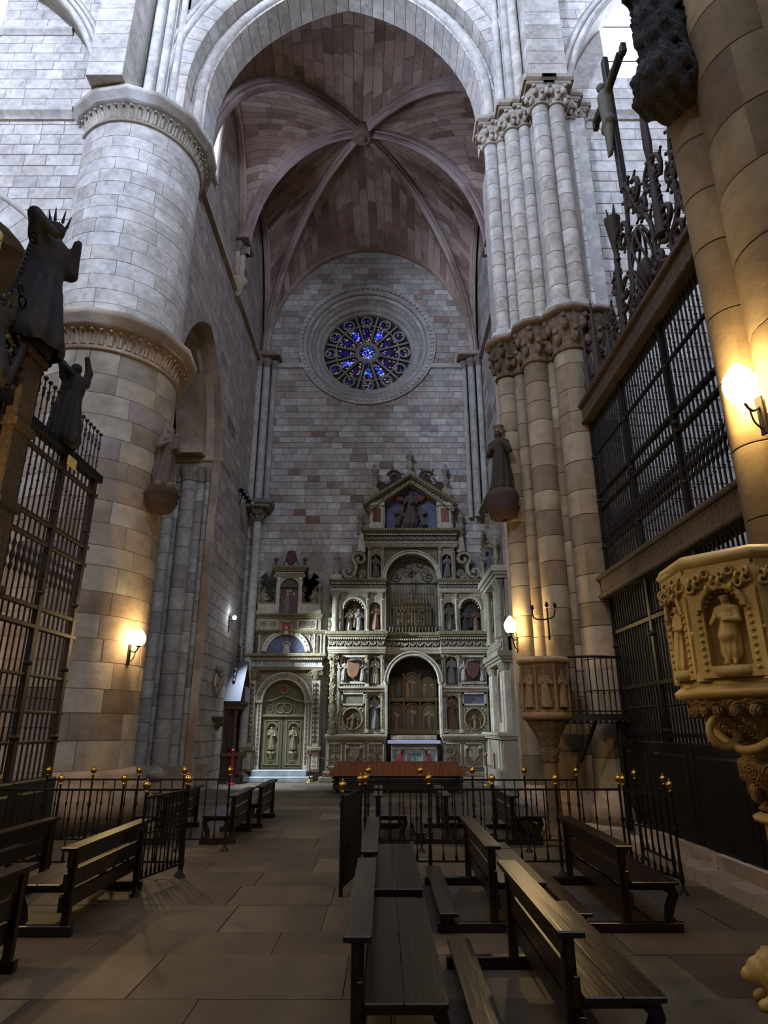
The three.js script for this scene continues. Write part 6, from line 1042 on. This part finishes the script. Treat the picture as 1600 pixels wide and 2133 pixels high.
railing('low iron railing in front of the choir screen, second of the two', -5.2, -10.58, -2.38, -10.58, 4);
railing('short open gate leaf of dense iron bars on the choir side of the aisle', -2.5, -8.82, -2.72, -7.9, 1, { gap: 0.09, mid: 1 });
railing('short open gate leaf of dense iron bars by the chancel step', 3.08, -8.85, 3.3, -7.95, 1, { gap: 0.11, mid: 1 });
railing('piece of iron railing standing by the chancel step below the screen', 3.62, -9.9, 3.62, -8.9, 1, { gap: 0.2 });
{ // black sheet gate leaf
  const g = thing('black_gate_leaf', 'solid black gate leaf standing open at the aisle end of the railing', 'gate', [-0.3, 0, -8.85], Math.atan2(-0.95, -0.17) * -1 + PI);
  g.rotation.y = Math.atan2(-0.95, -0.17);
  obj('panel', cb(0.02, 0.96, 0.1, 0.98, -0.012, 0.012, 0.004), plain(0x0b0a09, 0.6, 0.3), g); obj('frame', [bx(0, 1, 0.97, 1.0, -0.016, 0.016), bx(0, 1, 0.08, 0.11, -0.016, 0.016), bx(0, 0.03, 0, 1.02, -0.018, 0.018), bx(0.96, 1, 0, 1.02, -0.018, 0.018)], iron, g);
  obj('brass_ball', ballG, brass, g).position.set(0.98, 0, 0); obj('brass_ball', ballG, brass, g).position.set(0.02, 0, 0); obj('scroll_handle', tube([[0.98, 0.98, 0], [1.06, 0.97, 0], [1.09, 0.92, 0], [1.05, 0.9, 0]], 0.009, 12, 5), iron, g);
}
// ================================================================== long table before the altar
{
  const t = thing('long_table', 'long low reddish brown wooden table with hipped moulded top before the altar', 'table', [0.38, 0, -19.75]);
  const frus = (a0, b0, a1, b1, y0, y1) => { const g = new THREE.BoxGeometry(2, y1 - y0, 2).toNonIndexed(), p = g.attributes.position; for (let i = 0; i < p.count; i++) { const up = p.getY(i) > 0; p.setX(i, p.getX(i) * (up ? a1 : a0)); p.setZ(i, p.getZ(i) * (up ? b1 : b0)); } g.translate(0, (y0 + y1) / 2, 0); g.computeVertexNormals(); return g; };
  const red = new THREE.MeshPhysicalMaterial({ color: new THREE.Color('#94592a'), roughness: 0.6, specularIntensity: 0.25, map: woodT, bumpMap: woodB, bumpScale: 0.002 }), dk = wood('#2a1710', 0.3);
  obj('top', [frus(1.78, 0.42, 1.7, 0.34, 0.68, 0.8)], red, t); obj('moulding', frus(1.88, 0.5, 1.8, 0.44, 0.57, 0.68), red, t); obj('moulding', frus(1.97, 0.58, 1.9, 0.52, 0.46, 0.57), red, t);
  for (const y of [0.38, 0.27]) obj('rail', [cb(-1.86, 1.86, y, y + 0.045, 0.34, 0.42, 0.012), cb(-1.86, 1.86, y, y + 0.045, -0.42, -0.34, 0.012)], dk, t);
  obj('bottom_board', cb(-1.82, 1.82, 0.1, 0.24, -0.4, 0.4, 0.01), dk, t);
  for (const x of [-1.75, -0.25, 1.75]) for (const z of [-0.36, 0.36]) obj('leg', lathe([[0.05, 0], [0.05, 0.05], [0.025, 0.09], [0.05, 0.16], [0.03, 0.22], [0.05, 0.3], [0.03, 0.36], [0.05, 0.46]], 12).translate(x, 0, z), dk, t);
}
// ================================================================== rope posts
{
  const proto = (label, x, z) => { const s = thing('rope_post', label, 'rope post', [x, 0, z], 0, 'rope posts before the altar and doorway'); obj('base', lathe([[0.15, 0], [0.15, 0.03], [0.05, 0.07], [0.03, 0.1]], 18), plain('#a4823c', 0.35, 0.9), s); obj('pole', cyl(0.022, 0.022, 0.8, 12).translate(0, 0.08, 0), plain('#54281f', 0.5, 0.2), s); obj('knob', lathe([[0.022, 0], [0.045, 0.02], [0.045, 0.05], [0.02, 0.08], [0.035, 0.11], [0, 0.14]], 14).translate(0, 0.86, 0), plain('#672f29', 0.5, 0.2), s); return s; };
  proto('brass footed rope post beside the steps of the carved doorway', -2.5, -23.0); proto('rope post in front of the altarpiece towards the doorway', -0.2, -22.6); proto('rope post in front of the altarpiece towards the tomb', 2.35, -22.6); proto('rope post by the tomb corner, first of three close together', 3.32, -22.0); proto('rope post by the tomb corner, second of three close together', 3.52, -21.7); proto('rope post by the tomb corner, third of three close together', 3.72, -21.4);
  const rope = (label, a, b) => tag(obj('rope', tube([a, [(a[0] + b[0]) / 2, 0.58, (a[2] + b[2]) / 2], b], 0.014, 20, 6), plain('#5b2a28', 0.8)), label, 'rope', 'barrier ropes');
  rope('sagging dark red rope between doorway post and altarpiece post', [-2.5, 0.9, -23.0], [-0.2, 0.9, -22.6]); rope('sagging dark red rope in front of the altarpiece towards the tomb posts', [2.35, 0.9, -22.6], [3.32, 0.9, -22.0]);
}
// ================================================================== lamps
function wallLamp(label, pos, turn, I, back, size = 1) {
  const l = thing('pier_lamp', label, 'lamp', pos, turn, 'warm wall lamps on the piers');
  obj('arm', [tube([[0, -0.16, 0], [0, -0.24, -0.05], [0, -0.26, -back * 0.5], [0, -0.2, -back]], 0.014, 16, 6), tube([[0, -0.24, -0.06], [0, -0.38, -back * 0.45], [0, -0.44, -back * 0.9], [0, -0.32, -back]], 0.01, 14, 5)], iron, l);
  obj('wall_plate', cb(-0.04, 0.04, -0.5, -0.1, -back - 0.01, -back + 0.02, 0.006), iron, l); obj('cup', lathe([[0.015, 0], [0.05, 0.02], [0.06, 0.05], [0.03, 0.06]], 12).translate(0, -0.17, 0), iron, l);
  obj('bulb', lathe([[0.001, -0.15], [0.05, -0.14], [0.09, -0.105], [0.115, -0.05], [0.122, 0.01], [0.112, 0.06], [0.085, 0.11], [0.055, 0.15], [0.025, 0.185], [0.001, 0.2]], 28).scale(size, size, size), new THREE.MeshStandardMaterial({ color: 0xfff0cc, emissive: new THREE.Color(0xffd890), emissiveIntensity: 9, roughness: 0.4 }), l);
  const p = new THREE.PointLight(WARM, I, 0, 2); p.castShadow = true; p.shadow.radius = 4; l.add(p); return l;
}
wallLamp('lit wall lamp on the massive round column', [-4.9, 3.43, -12.85], 1.25, LAMP, 0.22);
wallLamp('lit wall lamp on the edge of the clustered pier above the stone pulpit', [2.46, 3.62, -12.4], -0.75, LAMP * 0.8, 0.26);
wallLamp('very bright lit wall lamp on the brown pier above the alabaster pulpit', [3.5, 4.93, -5.5], -1.3, LAMP * 1.9, 0.2, 1.3);
wallLamp('lit wall lamp on the brown pier where the choir screen ends', [-5.3, 4.72, -5.75], 0.9, LAMP * 3.6, 0.38);
wallLamp('lit wall lamp inside the choir behind its screen', [-8.2, 3.2, -10.2], 0.6, LAMP * 0.45, 0.3);
{ // cool lamp on the side wall of the transept
  const l = thing('spot_lamp', 'small cool white lamp on the transept wall near the carved doorway', 'lamp', [-5.2, 5.36, -22.05], 0);
  obj('bracket', [rod([-0.2, -0.12, 0], [0, -0.1, 0], 0.012), rod([0, -0.1, 0], [0, -0.06, 0], 0.02), cb(-0.2, -0.17, -0.5, 0.05, -0.05, 0.05, 0.005)], iron, l); obj('bulb', sph(0.075, 14, 10), new THREE.MeshStandardMaterial({ color: 0xffffff, emissive: new THREE.Color(0xf4f7ff), emissiveIntensity: 7 }), l);
  const p = new THREE.SpotLight(COOL, 300, 0, 0.5, 0.9, 2); p.position.set(0.14, 0, 0); p.target.position.set(1.8, -5.3, -0.5); p.castShadow = true; l.add(p); l.add(p.target);
  const p2 = new THREE.SpotLight(COOL, 480, 0, 0.6, 1, 2); p2.position.set(0.16, 0.03, 0.08); p2.target.position.set(6.6, -1.7, -1.3); p2.castShadow = true; l.add(p2); l.add(p2.target);
  const q = new THREE.PointLight(COOL, 1.6, 0, 2); q.position.set(0.1, 0.02, 0.04); q.castShadow = true; l.add(q);
}
{ // unlit double sconce
  const s = thing('candle_sconce', 'unlit iron sconce with two candle cups on the clustered pier', 'sconce', [2.95, 3.6, -11.42], -0.3);
  obj('stem', [rod([0, -0.3, 0], [0, 0.2, 0], 0.018, 0.014), lathe([[0.01, 0], [0.03, 0.05], [0.01, 0.1]], 8).translate(0, -0.38, 0)], iron, s); obj('arm', tube([[-0.26, 0.16, 0.06], [-0.24, 0.02, 0.06], [-0.1, -0.02, 0.05], [0, 0, 0.02], [0.1, 0.02, 0.05], [0.14, 0.16, 0.06]], 0.014, 24, 6), iron, s); for (const [x, y] of [[-0.26, 0.16], [0.14, 0.18], [0, 0.2]]) obj('candle_cup', lathe([[0.012, 0], [0.04, 0.03], [0.03, 0.05], [0.02, 0.09]], 10).translate(x, y, 0.06), iron, s);
}
{ // floodlights
  const f = (label, pos, ry, n = 1, sc = 1) => { const t = thing('floodlight', label, 'floodlight', pos, ry); for (let i = 0; i < n; i++) { const h = obj('lamp_head', [cb(-0.09, 0.09, -0.07, 0.07, -0.1, 0.1, 0.02).rotateX(0.5), cb(-0.1, 0.1, -0.08, 0.08, 0.08, 0.12, 0.01).rotateX(0.5)].map((g) => g.scale(sc, sc, sc).translate(0, i * -0.16, i * 0.13)), plain(0x1a1a1d, 0.4, 0.6), t); obj('lens', cb(-0.08, 0.08, -0.06, 0.06, 0.115, 0.128, 0.004).rotateX(0.5).scale(sc, sc, sc).translate(0, i * -0.16, i * 0.13), plain(0xb8bcc4, 0.15, 0.5), h); } obj('bracket', [rod([0, -0.1, 0], [0, -0.2 - n * 0.08, -0.1], 0.015), rod([0, 0, 0], [0, -0.16 * n, 0.13 * n], 0.012)], iron, t); return t; };
  f('single dark floodlight on the lower capital of the round column', [-8.0, 10.6, -12.55], -0.3, 1, 1.3); f('row of small metal spotlights on the transept wall above the corner bracket', [-5.22, 10.0, -21.9], 1.1, 4, 1.1);
}
// ================================================================== statues on the piers
{
  const s = figureThing('pier_statue', 'dark stone saint holding a child on the round column', [-4.84, 6.74, -12.94], 0.9, 1.45, { child: 1, sway: 0.03, cape: 1, beard: 1, legs: 0, folds: 6, hem: 0.14 }, stone('#6f655e', { map: 'stained' }), 0.02);
  obj('corbel', lathe([[0.02, -0.62], [0.24, -0.58], [0.36, -0.36], [0.34, -0.28], [0.38, -0.22], [0.3, -0.06], [0.26, 0], [0, 0.01]], 16), stone('#5b4238', { map: 'stained', carved: 1 }), s); for (const a of [-0.9, 0, 0.9]) obj('corbel_head', sph(0.1, 8, 6).translate(0.28 * Math.sin(a), -0.06, 0.28 * Math.cos(a)), stone('#6d5a4c'), s);
  const r = figureThing('pier_statue', 'dark painted crowned statue on the side of the clustered pier', [2.5, 6.46, -12.5], -0.6, 1.42, { sway: -0.02, cape: 1, folds: 9, la: [[0.12, 0.78, 0], [0.17, 0.6, 0.06], [0.1, 0.7, 0.16]], hem: 0.16 }, stone('#3d3228', { map: 'stained' }), 0.02);
  obj('corbel', lathe([[0.05, -0.64], [0.28, -0.6], [0.34, -0.38], [0.3, -0.34], [0.34, -0.16], [0.28, 0], [0, 0.01]], 14), stone('#4a342c', { map: 'stained' }), r); obj('crown', lathe([[0.1, 1.38], [0.09, 1.44], [0.12, 1.5]], 10), gilt, r);
}
// ================================================================== stone pulpit at the clustered pier, with its iron landing
{
  const p = thing('stone_pulpit', 'brown stone pulpit on a slim column in front of the clustered pier', 'pulpit', [2.74, 0, -11.2]);
  const sm = stone('#8a7252', { map: 'stained' }), sc = stone('#7c6647', { carved: 1, bump: 0.02 });
  obj('drum', lathe([[0.4, 1.96], [0.4, 2.78]], 8).rotateY(0.2), sm, p);
  for (let i = 0; i < 8; i++) { const a = 0.2 + (i + 0.5) / 8 * 2 * PI, q = new THREE.Group(); q.name = 'panel'; q.rotation.y = a; p.add(q); obj('panel_board', cb(-0.13, 0.13, 2.04, 2.72, 0.36, 0.385, 0.008), sc, q); obj('panel_relief', figure(saints[i % 6], 0.045).scale(0.6, 0.62, 0.4).translate(0, 2.06, 0.385), sm, q); }
  for (let i = 0; i < 8; i++) { const a = 0.2 + i / 8 * 2 * PI; obj('corner_shaft', rod([0.405 * Math.sin(a), 2.0, 0.405 * Math.cos(a)], [0.405 * Math.sin(a), 2.76, 0.405 * Math.cos(a)], 0.025), sm, p); }
  obj('rim', lathe([[0.38, 2.76], [0.44, 2.78], [0.47, 2.83], [0.44, 2.88], [0.34, 2.88]], 8).rotateY(0.2), stone('#b09a78'), p); obj('lower_moulding', lathe([[0.3, 1.84], [0.4, 1.86], [0.45, 1.92], [0.42, 1.99], [0.36, 2.0]], 8).rotateY(0.2), sm, p);
  obj('bowl', lathe([[0.13, 1.42], [0.18, 1.5], [0.2, 1.6], [0.34, 1.82], [0.36, 1.86]], 12), sc, p); obj('capital', [lathe([[0.12, 1.2], [0.16, 1.24], [0.13, 1.28], [0.2, 1.42], [0.14, 1.44]], 12)], sc, p);
  obj('column', cyl(0.13, 0.115, 0.95, 16).translate(0, 0.28, 0), sm, p); obj('base', [cb(-0.24, 0.24, 0, 0.12, -0.24, 0.24, 0.02), lathe([[0.2, 0.12], [0.2, 0.18], [0.15, 0.22], [0.16, 0.26], [0.13, 0.3]], 16)], sm, p);
  const b = thing('iron_landing', 'curved iron balcony with slim bars between the stone pulpit and the screen', 'balcony', [0, 0, 0]);
  const pts = []; for (let i = 0; i <= 10; i++) { const t = i / 10; pts.push(V(3.02 + 1.02 * t, 0, -11.0 + 0.14 * Math.sin(t * PI) - 0.05 * t)); }
  obj('floor_plate', [extr([...pts.map((q) => [q.x, -q.z]), [4.05, 11.25], [3.0, 11.25]], 0.1).rotateX(-PI / 2).translate(0, 1.86, 0)], plain(0x0d0b0a, 0.7), b); obj('edge_fringe', pts.flatMap((q) => [sph(0.03, 6, 4).translate(q.x, 1.84, q.z)]), iron, b);
  const c = new THREE.CatmullRomCurve3(pts); obj('hand_rail', new THREE.TubeGeometry(new THREE.CatmullRomCurve3(pts.map((q) => q.clone().setY(2.88))), 24, 0.02, 6), iron, b); obj('lower_rail', new THREE.TubeGeometry(new THREE.CatmullRomCurve3(pts.map((q) => q.clone().setY(2.0))), 24, 0.012, 5), iron, b);
  for (let i = 0; i <= 10; i++) { const q = c.getPointAt(i / 10); obj('baluster', [rod([q.x, 1.95, q.z], [q.x, 2.88, q.z], 0.011, 0.011, 6), sph(0.022, 6, 5).translate(q.x, 2.3, q.z)], iron, b); }
  obj('support', [rod([3.9, 0.2, -11.1], [3.9, 1.86, -11.1], 0.05, 0.05, 8), rod([3.25, 1.2, -11.25], [3.5, 1.86, -11.0], 0.03, 0.03, 6)], iron, b);
}
// ================================================================== alabaster pulpit by the near pier
{
  const cx = 2.88, cz = -4.9, p = thing('alabaster_pulpit', 'honey coloured carved alabaster pulpit with knight figures beside the big brown pier', 'pulpit', [cx, 0, cz]);
  const al = stone('#dab968', { map: 'stained', rough: 0.55 }), al2 = stone('#c29f55', { map: 'stained', rough: 0.6, off: 0.3 }), alc = stone('#a5824a', { carved: 1, bump: 0.025, rough: 0.6 }), R = 0.62, rot = -0.87;
  obj('drum', lathe([[R * 0.93, 2.06], [R * 0.93, 2.88]], 8).rotateY(rot - PI / 8), al2, p);
  for (let i = 0; i < 8; i++) {
    const a = rot + i * PI / 4, q = new THREE.Group(); q.name = 'panel'; q.rotation.y = a; p.add(q); const z = R * 0.86, w = 0.2;
    obj('niche_wall', archSlab(-0.235, 0.235, 2.08, 2.88, z, z + 0.07, [[0, 0.14, 2.16, 2.56]]), al, q); obj('niche_arch', [archBand(0, 0.14, 2.56, 0.025, z + 0.05, z + 0.09, 14), ...Array.from({ length: 9 }, (_, k) => { const t = PI * (k + 0.5) / 9; return sph(0.017, 6, 4).translate(0.125 * Math.cos(t), 2.56 + 0.125 * Math.sin(t), z + 0.05); })], al, q);
    const kn = obj('knight', figure(i % 2 === 0 ? { hat: 2, legs: 1, cape: 1, sway: 0.03, la: [[0.12, 0.78, 0], [0.19, 0.62, 0.04], [0.02, 0.62, 0.13]] } : { folds: 8, sway: -0.03, cape: 1 }, 0.016).scale(0.5, 0.5, 0.44).translate(0, 2.16, z + 0.05), al, q); obj('plinth', lathe([[0.1, 2.08], [0.13, 2.1], [0.13, 2.15], [0, 2.17]], 12).scale(1, 1, 0.6).translate(0, 0, z + 0.05), al2, q);
    obj('foliage', Array.from({ length: 16 }, (_, k) => { const x = -0.2 + (k % 8) * 0.057, y = 2.72 + (k > 7 ? 0.07 : 0) + 0.03 * Math.sin(k * 2.1); return torus(0.028, 0.014, 5, 9).rotateY(k).translate(x, y, z + 0.085); }), al, q);
    for (const s of [-1, 1]) obj('leaf_border', Array.from({ length: 9 }, (_, k) => sph(0.016, 5, 4).translate(s * 0.175, 2.14 + k * 0.05, z + 0.075)), al, q).userData.kind = 'stuff';
    const b = a + PI / 8, bxx = R * 0.95 * Math.sin(b), bz = R * 0.95 * Math.cos(b); obj('corner_pier', [cyl(0.035, 0.035, 0.6, 10).translate(bxx, 2.12, bz), lathe([[0.035, 0], [0.06, 0.03], [0.06, 0.05], [0.03, 0.07]], 8).translate(bxx, 2.36, bz), lathe([[0.04, 0], [0.065, 0.05], [0.05, 0.1], [0.075, 0.16], [0.04, 0.22]], 8).translate(bxx, 2.64, bz), lathe([[0.06, 0], [0.06, 0.04], [0.035, 0.08]], 8).translate(bxx, 2.06, bz)], al, p);
  }
  obj('rim', lathe([[R * 0.92, 2.86], [R + 0.02, 2.87], [R + 0.06, 2.92], [R + 0.02, 2.98], [R * 0.85, 2.99]], 8).rotateY(rot - PI / 8), al, p); obj('lower_rim', lathe([[R * 0.85, 1.93], [R + 0.02, 1.95], [R + 0.04, 2.0], [R - 0.01, 2.04], [R, 2.09], [R * 0.85, 2.1]], 8).rotateY(rot - PI / 8), al, p);
  obj('bowl', lathe([[0.24, 1.42], [0.3, 1.44], [0.3, 1.52], [0.26, 1.55], [0.32, 1.66], [0.42, 1.74], [0.48, 1.82], [0.56, 1.9], [0.58, 1.95]], 24), alc, p); obj('bowl_beads', Array.from({ length: 26 }, (_, i) => { const a = i / 26 * 2 * PI; return sph(0.05, 7, 5).translate(0.54 * Math.sin(a), 1.86, 0.54 * Math.cos(a)); }), alc, p);
  obj('serpent', [tube(Array.from({ length: 24 }, (_, i) => { const a = -2.2 + i * 0.22; return [0.42 * Math.sin(a), 1.66 + 0.06 * Math.sin(i * 0.9), 0.42 * Math.cos(a)]; }), 0.032, 60, 7), torus(0.1, 0.03, 6, 14).translate(-0.46, 1.72, 0.12)], al2, p); obj('capital', [lathe([[0.17, 1.18], [0.22, 1.2], [0.18, 1.24], [0.2, 1.32], [0.3, 1.4], [0.3, 1.44]], 16), ...Array.from({ length: 8 }, (_, i) => { const a = i / 8 * 2 * PI; return sph(0.06, 7, 5).scale(0.8, 1.4, 0.8).translate(0.23 * Math.sin(a), 1.32, 0.23 * Math.cos(a)); })], alc, p);
  obj('astragal', lathe([[0.2, 1.1], [0.25, 1.12], [0.26, 1.15], [0.2, 1.18]], 16), al, p); const fl = []; for (let i = 0; i < 12; i++) { const a = i / 12 * 2 * PI; fl.push(cyl(0.045, 0.04, 0.72, 8).translate(0.15 * Math.sin(a), 0.42, 0.15 * Math.cos(a))); } obj('column', [cyl(0.16, 0.15, 0.72, 18).translate(0, 0.42, 0), ...fl], al2, p); obj('column_base', [lathe([[0.24, 0.26], [0.25, 0.3], [0.2, 0.34], [0.22, 0.38], [0.17, 0.43]], 18)], al, p);
  const lion = (q) => { let d = capsule(q, [0, 0.14, -0.12], [0, 0.15, 0.14], 0.1, 0.11); d = smin(d, ellip(q, [0, 0.2, 0.25], [0.09, 0.09, 0.09]), 0.04); d = smin(d, ellip(q, [0, 0.17, 0.33], [0.05, 0.045, 0.05]), 0.02); d = smin(d, ellip(q, [0, 0.21, 0.19], [0.13, 0.13, 0.08]) + 0.01 * Math.sin(q[0] * 60) * Math.sin(q[1] * 60), 0.03); for (const s of [-1, 1]) { d = smin(d, capsule(q, [s * 0.08, 0.1, 0.1], [s * 0.09, 0.03, 0.28], 0.05, 0.035), 0.03); d = smin(d, capsule(q, [s * 0.1, 0.1, -0.12], [s * 0.13, 0.03, 0.0], 0.06, 0.035), 0.03); d = smin(d, ellip(q, [s * 0.07, 0.28, 0.23], [0.025, 0.03, 0.02]), 0.01); } return smin(d, capsule(q, [0, 0.1, -0.2], [0.12, 0.06, -0.22], 0.025, 0.02), 0.02); };
  const lg = skin(lion, [-0.22, -0.02, -0.3], [0.22, 0.4, 0.42], 0.02); for (const a of [-1.9, -0.2, 1.6]) obj('lion', lg.clone().rotateY(a).translate(0.12 * Math.sin(a), 0, 0.12 * Math.cos(a)), al, p); obj('plinth', cyl(0.3, 0.3, 0.04, 8).translate(0, 0, 0), al2, p);
}
// ================================================================== small wooden altar on the side wall
{
  const c = thing('side_altar', 'small brown wooden altar with steep gable on the transept wall', 'altar', [-5.38, 0, -23.05], PI / 2);
  const w = wood('#4f3222', 0.6), w2 = wood('#6a4530', 0.55);
  obj('base', [cb(-0.75, 0.75, 0, 0.2, 0, 0.6, 0.02), cb(-0.68, 0.68, 0.2, 0.85, 0, 0.5, 0.02)], w, c); obj('mensa', cb(-0.78, 0.78, 0.85, 0.95, 0, 0.62, 0.02), w2, c);
  for (const s of [-1, 1]) { obj('console', [lathe([[0.05, 0.25], [0.12, 0.32], [0.07, 0.5], [0.1, 0.75], [0.13, 0.85]], 10).translate(s * 0.55, 0, 0.5), sph(0.09, 8, 6).translate(s * 0.55, 0.32, 0.6)], w2, c); obj('column', lathe([[0.09, 0], [0.09, 0.08], [0.06, 0.12], [0.065, 0.6], [0.055, 1.2], [0.1, 1.32], [0.1, 1.38], [0, 1.38]], 12).translate(s * 0.52, 0.95, 0.35), w2, c); }
  obj('back_board', bx(-0.6, 0.6, 0.95, 2.35, 0, 0.12), w, c); obj('picture_frame', [bx(-0.32, 0.32, 1.05, 1.1, 0.12, 0.2), bx(-0.32, 0.32, 2.15, 2.2, 0.12, 0.2), bx(-0.34, -0.28, 1.05, 2.2, 0.12, 0.2), bx(0.28, 0.34, 1.05, 2.2, 0.12, 0.2)], w2, c); picture('picture', -0.28, 0.28, 1.1, 2.15, 0.14, painting(0.56, 1.05, 99, '#241a14', ['#3a2a1e', '#2c2420', '#4a3424']), c);
  obj('entablature', [cb(-0.68, 0.68, 2.33, 2.48, 0, 0.46, 0.02), cb(-0.76, 0.76, 2.48, 2.6, 0, 0.56, 0.02)], w2, c); obj('gable', [extr([[-0.78, 2.6], [0.78, 2.6], [0, 3.85]], 0.42)], w, c); for (const s of [-1, 1]) obj('gable_slope', [extr(s < 0 ? [[-0.86, 2.58], [-0.76, 2.58], [0.02, 3.82], [0, 3.98]] : [[0.76, 2.58], [0.86, 2.58], [0, 3.98], [-0.02, 3.82]], 0.56)], s < 0 ? plain('#3a3a40', 0.8) : w2, c); obj('crest', [leafy([[-0.5, 3.25, 0.2], [-0.28, 3.7, 0.2], [0, 4.2, 0.2], [0.02, 4.5, 0.2]], 0.05, 14, 0.12), leafy([[0.5, 3.25, 0.2], [0.28, 3.7, 0.2], [0, 4.2, 0.2]], 0.05, 10, 0.12), pinnacle(0.5, 0.08).translate(0, 4.1, 0.2)], w, c);
  const b1 = thing('carved_corbel', 'carved pale winged bracket on the transept wall beside the small wooden altar', 'bracket', [-5.38, 2.95, -20.75], PI / 2); obj('scroll_body', [tube([[0, 0.5, 0.1], [0.05, 0.3, 0.24], [-0.04, 0.05, 0.22], [0, -0.2, 0.1]], 0.07, 20, 8), sph(0.13, 10, 8).translate(0, 0.55, 0.14), torus(0.12, 0.04, 6, 14).translate(0, -0.15, 0.12)], stone('#a89a84', { map: 'stained' }), b1); obj('wings', [-1, 1].map((s) => sph(0.2, 10, 6).scale(0.5, 1.2, 0.25).rotateZ(s * 0.4).translate(s * 0.14, 0.2, 0.08)), stone('#b5aa98'), b1);
  const b2 = thing('carved_corbel', 'small dark carved bracket below the pale winged bracket', 'bracket', [-5.38, 1.95, -20.95], PI / 2); obj('bracket_body', [lathe([[0.02, -0.3], [0.1, -0.2], [0.08, -0.1], [0.18, 0.05], [0.2, 0.12], [0, 0.13]], 12).translate(0, 0, 0.16), sph(0.09, 8, 6).translate(0, -0.08, 0.28)], stone('#5c5034', { map: 'stained' }), b2);
  tag(obj('red_banner_post', [cyl(0.05, 0.05, 0.72, 12).translate(-4.9, 0.3, -21.95), lathe([[0.12, 0], [0.12, 0.06], [0.05, 0.12], [0.05, 0.3]], 12).translate(-4.9, 0, -21.95), sph(0.055, 10, 6).translate(-4.9, 1.03, -21.95)], plain('#8c1420', 0.5)), 'narrow bright red post beside the small wooden altar and doorway step', 'post');
}
{ // corner colonnette with bracket capital
  const c = thing('corner_colonnette', 'grey colonnette with big bracket capital in the corner above the doorway', 'column', [-4.95, 0, -23.62]);
  obj('shaft', cyl(0.16, 0.16, 9.1, 16).translate(0, 0.3, 0), GREYS[1], c); obj('base', lathe([[0.28, 0], [0.28, 0.2], [0.2, 0.26], [0.16, 0.34]], 16), GREYS[3], c); obj('capital', shaftCapital(0.17, 0.55, 6).translate(0, 9.35, 0), stone('#7d766a', { map: 'stained' }), c); obj('abacus', [cb(-0.42, 0.5, 9.88, 10.02, -0.36, 0.42, 0.03), cb(-0.46, 0.58, 10.0, 10.18, -0.36, 0.5, 0.04)], stone('#6f675c'), c);
}
// ================================================================== canopied tomb on the side wall
{
  const t = thing('canopied_tomb', 'tall carved stone tomb with shell arch and statue on the shaded side wall', 'tomb', [4.15, 0, -22.0], -PI / 2);
  const B = (n, g, m = RS) => obj(n, g, m, t);
  B('base', [cb(-1.75, 1.75, 0, 0.5, 0, 0.75, 0.03)], RS2); B('dado', cb(-1.65, 1.65, 0.5, 1.4, 0, 0.55, 0.02), RS2); cornice(-1.7, 1.7, 1.4, 0.2, 0.6, 0.14, RS, t);
  B('wall', archSlab(-1.6, 1.6, 1.6, 9.6, 0, 0.2, [[0, 0.8, 1.9, 2.9], [0, 0.75, 6.6, 7.6]]), RS2);
  for (const x of [-1.4, -0.95, 0.95, 1.4]) { B('pilaster', [cb(x - 0.13, x + 0.13, 1.6, 3.45, 0.15, 0.4, 0.02), cb(x - 0.09, x + 0.09, 0.55, 1.35, 0.5, 0.6, 0.01)], RSw); B('pilaster_capital', lathe([[0.12, 0], [0.2, 0.2], [0.2, 0.26], [0, 0.26]], 10).translate(x, 3.45, 0.28), RC); B('upper_column', candelCol(1.9, 0.12).translate(x, 4.5, 0.35), RC); }
  cornice(-1.65, 1.65, 3.7, 0.35, 0.4, 0.2, RS, t); B('middle_frieze', [bx(-1.6, 1.6, 4.05, 4.5, 0, 0.38), ...festoons(-1.55, 1.55, 4.08, 0.38, 0.4)], RC); cornice(-1.65, 1.65, 6.4, 0.4, 0.4, 0.24, RS, t);
  B('shell_arch', [archBand(0, 0.75, 7.6, 0.2, 0.15, 0.5), archBand(0, 0.98, 7.6, 0.12, 0.15, 0.42), ...Array.from({ length: 15 }, (_, i) => { const a = PI * (i + 0.5) / 15; return sph(0.07, 7, 5).translate(0.86 * Math.cos(a), 7.6 + 0.86 * Math.sin(a), 0.52); })], RC); B('crown_relief', [...arabesque(-1.0, 8.8, 9.5, 0.6, 0.22, 0.03), ...arabesque(0, 8.8, 9.5, 0.6, 0.22, 0.03), ...arabesque(1.0, 8.8, 9.5, 0.6, 0.22, 0.03)], RS); cornice(-1.6, 1.6, 9.55, 0.25, 0.25, 0.2, RS2, t);
  B('niche_back', bx(-0.85, 0.85, 1.8, 8.6, -0.02, 0.02), RS2);
  B('urn', urn(1.1, 0.16).translate(-1.35, 6.8, 0.4), RC); B('urn', urn(1.1, 0.16).translate(1.35, 6.8, 0.4), RC);
  const s = thing('tomb_statue', 'blue robed seated statue with raised arm under the shell arch of the tomb', 'statue', [3.85, 6.8, -21.9], -1.1); obj('figure', figure({ la: [[0.12, 0.78, 0], [0.2, 0.72, 0.06], [0.26, 0.92, 0.08]], hem: 0.19, sway: 0.02 }, 0.024).scale(1.35, 1.35, 1.35), stone('#62646e', { map: 'stained' }), s);
}
renderer.render(scene, camera);
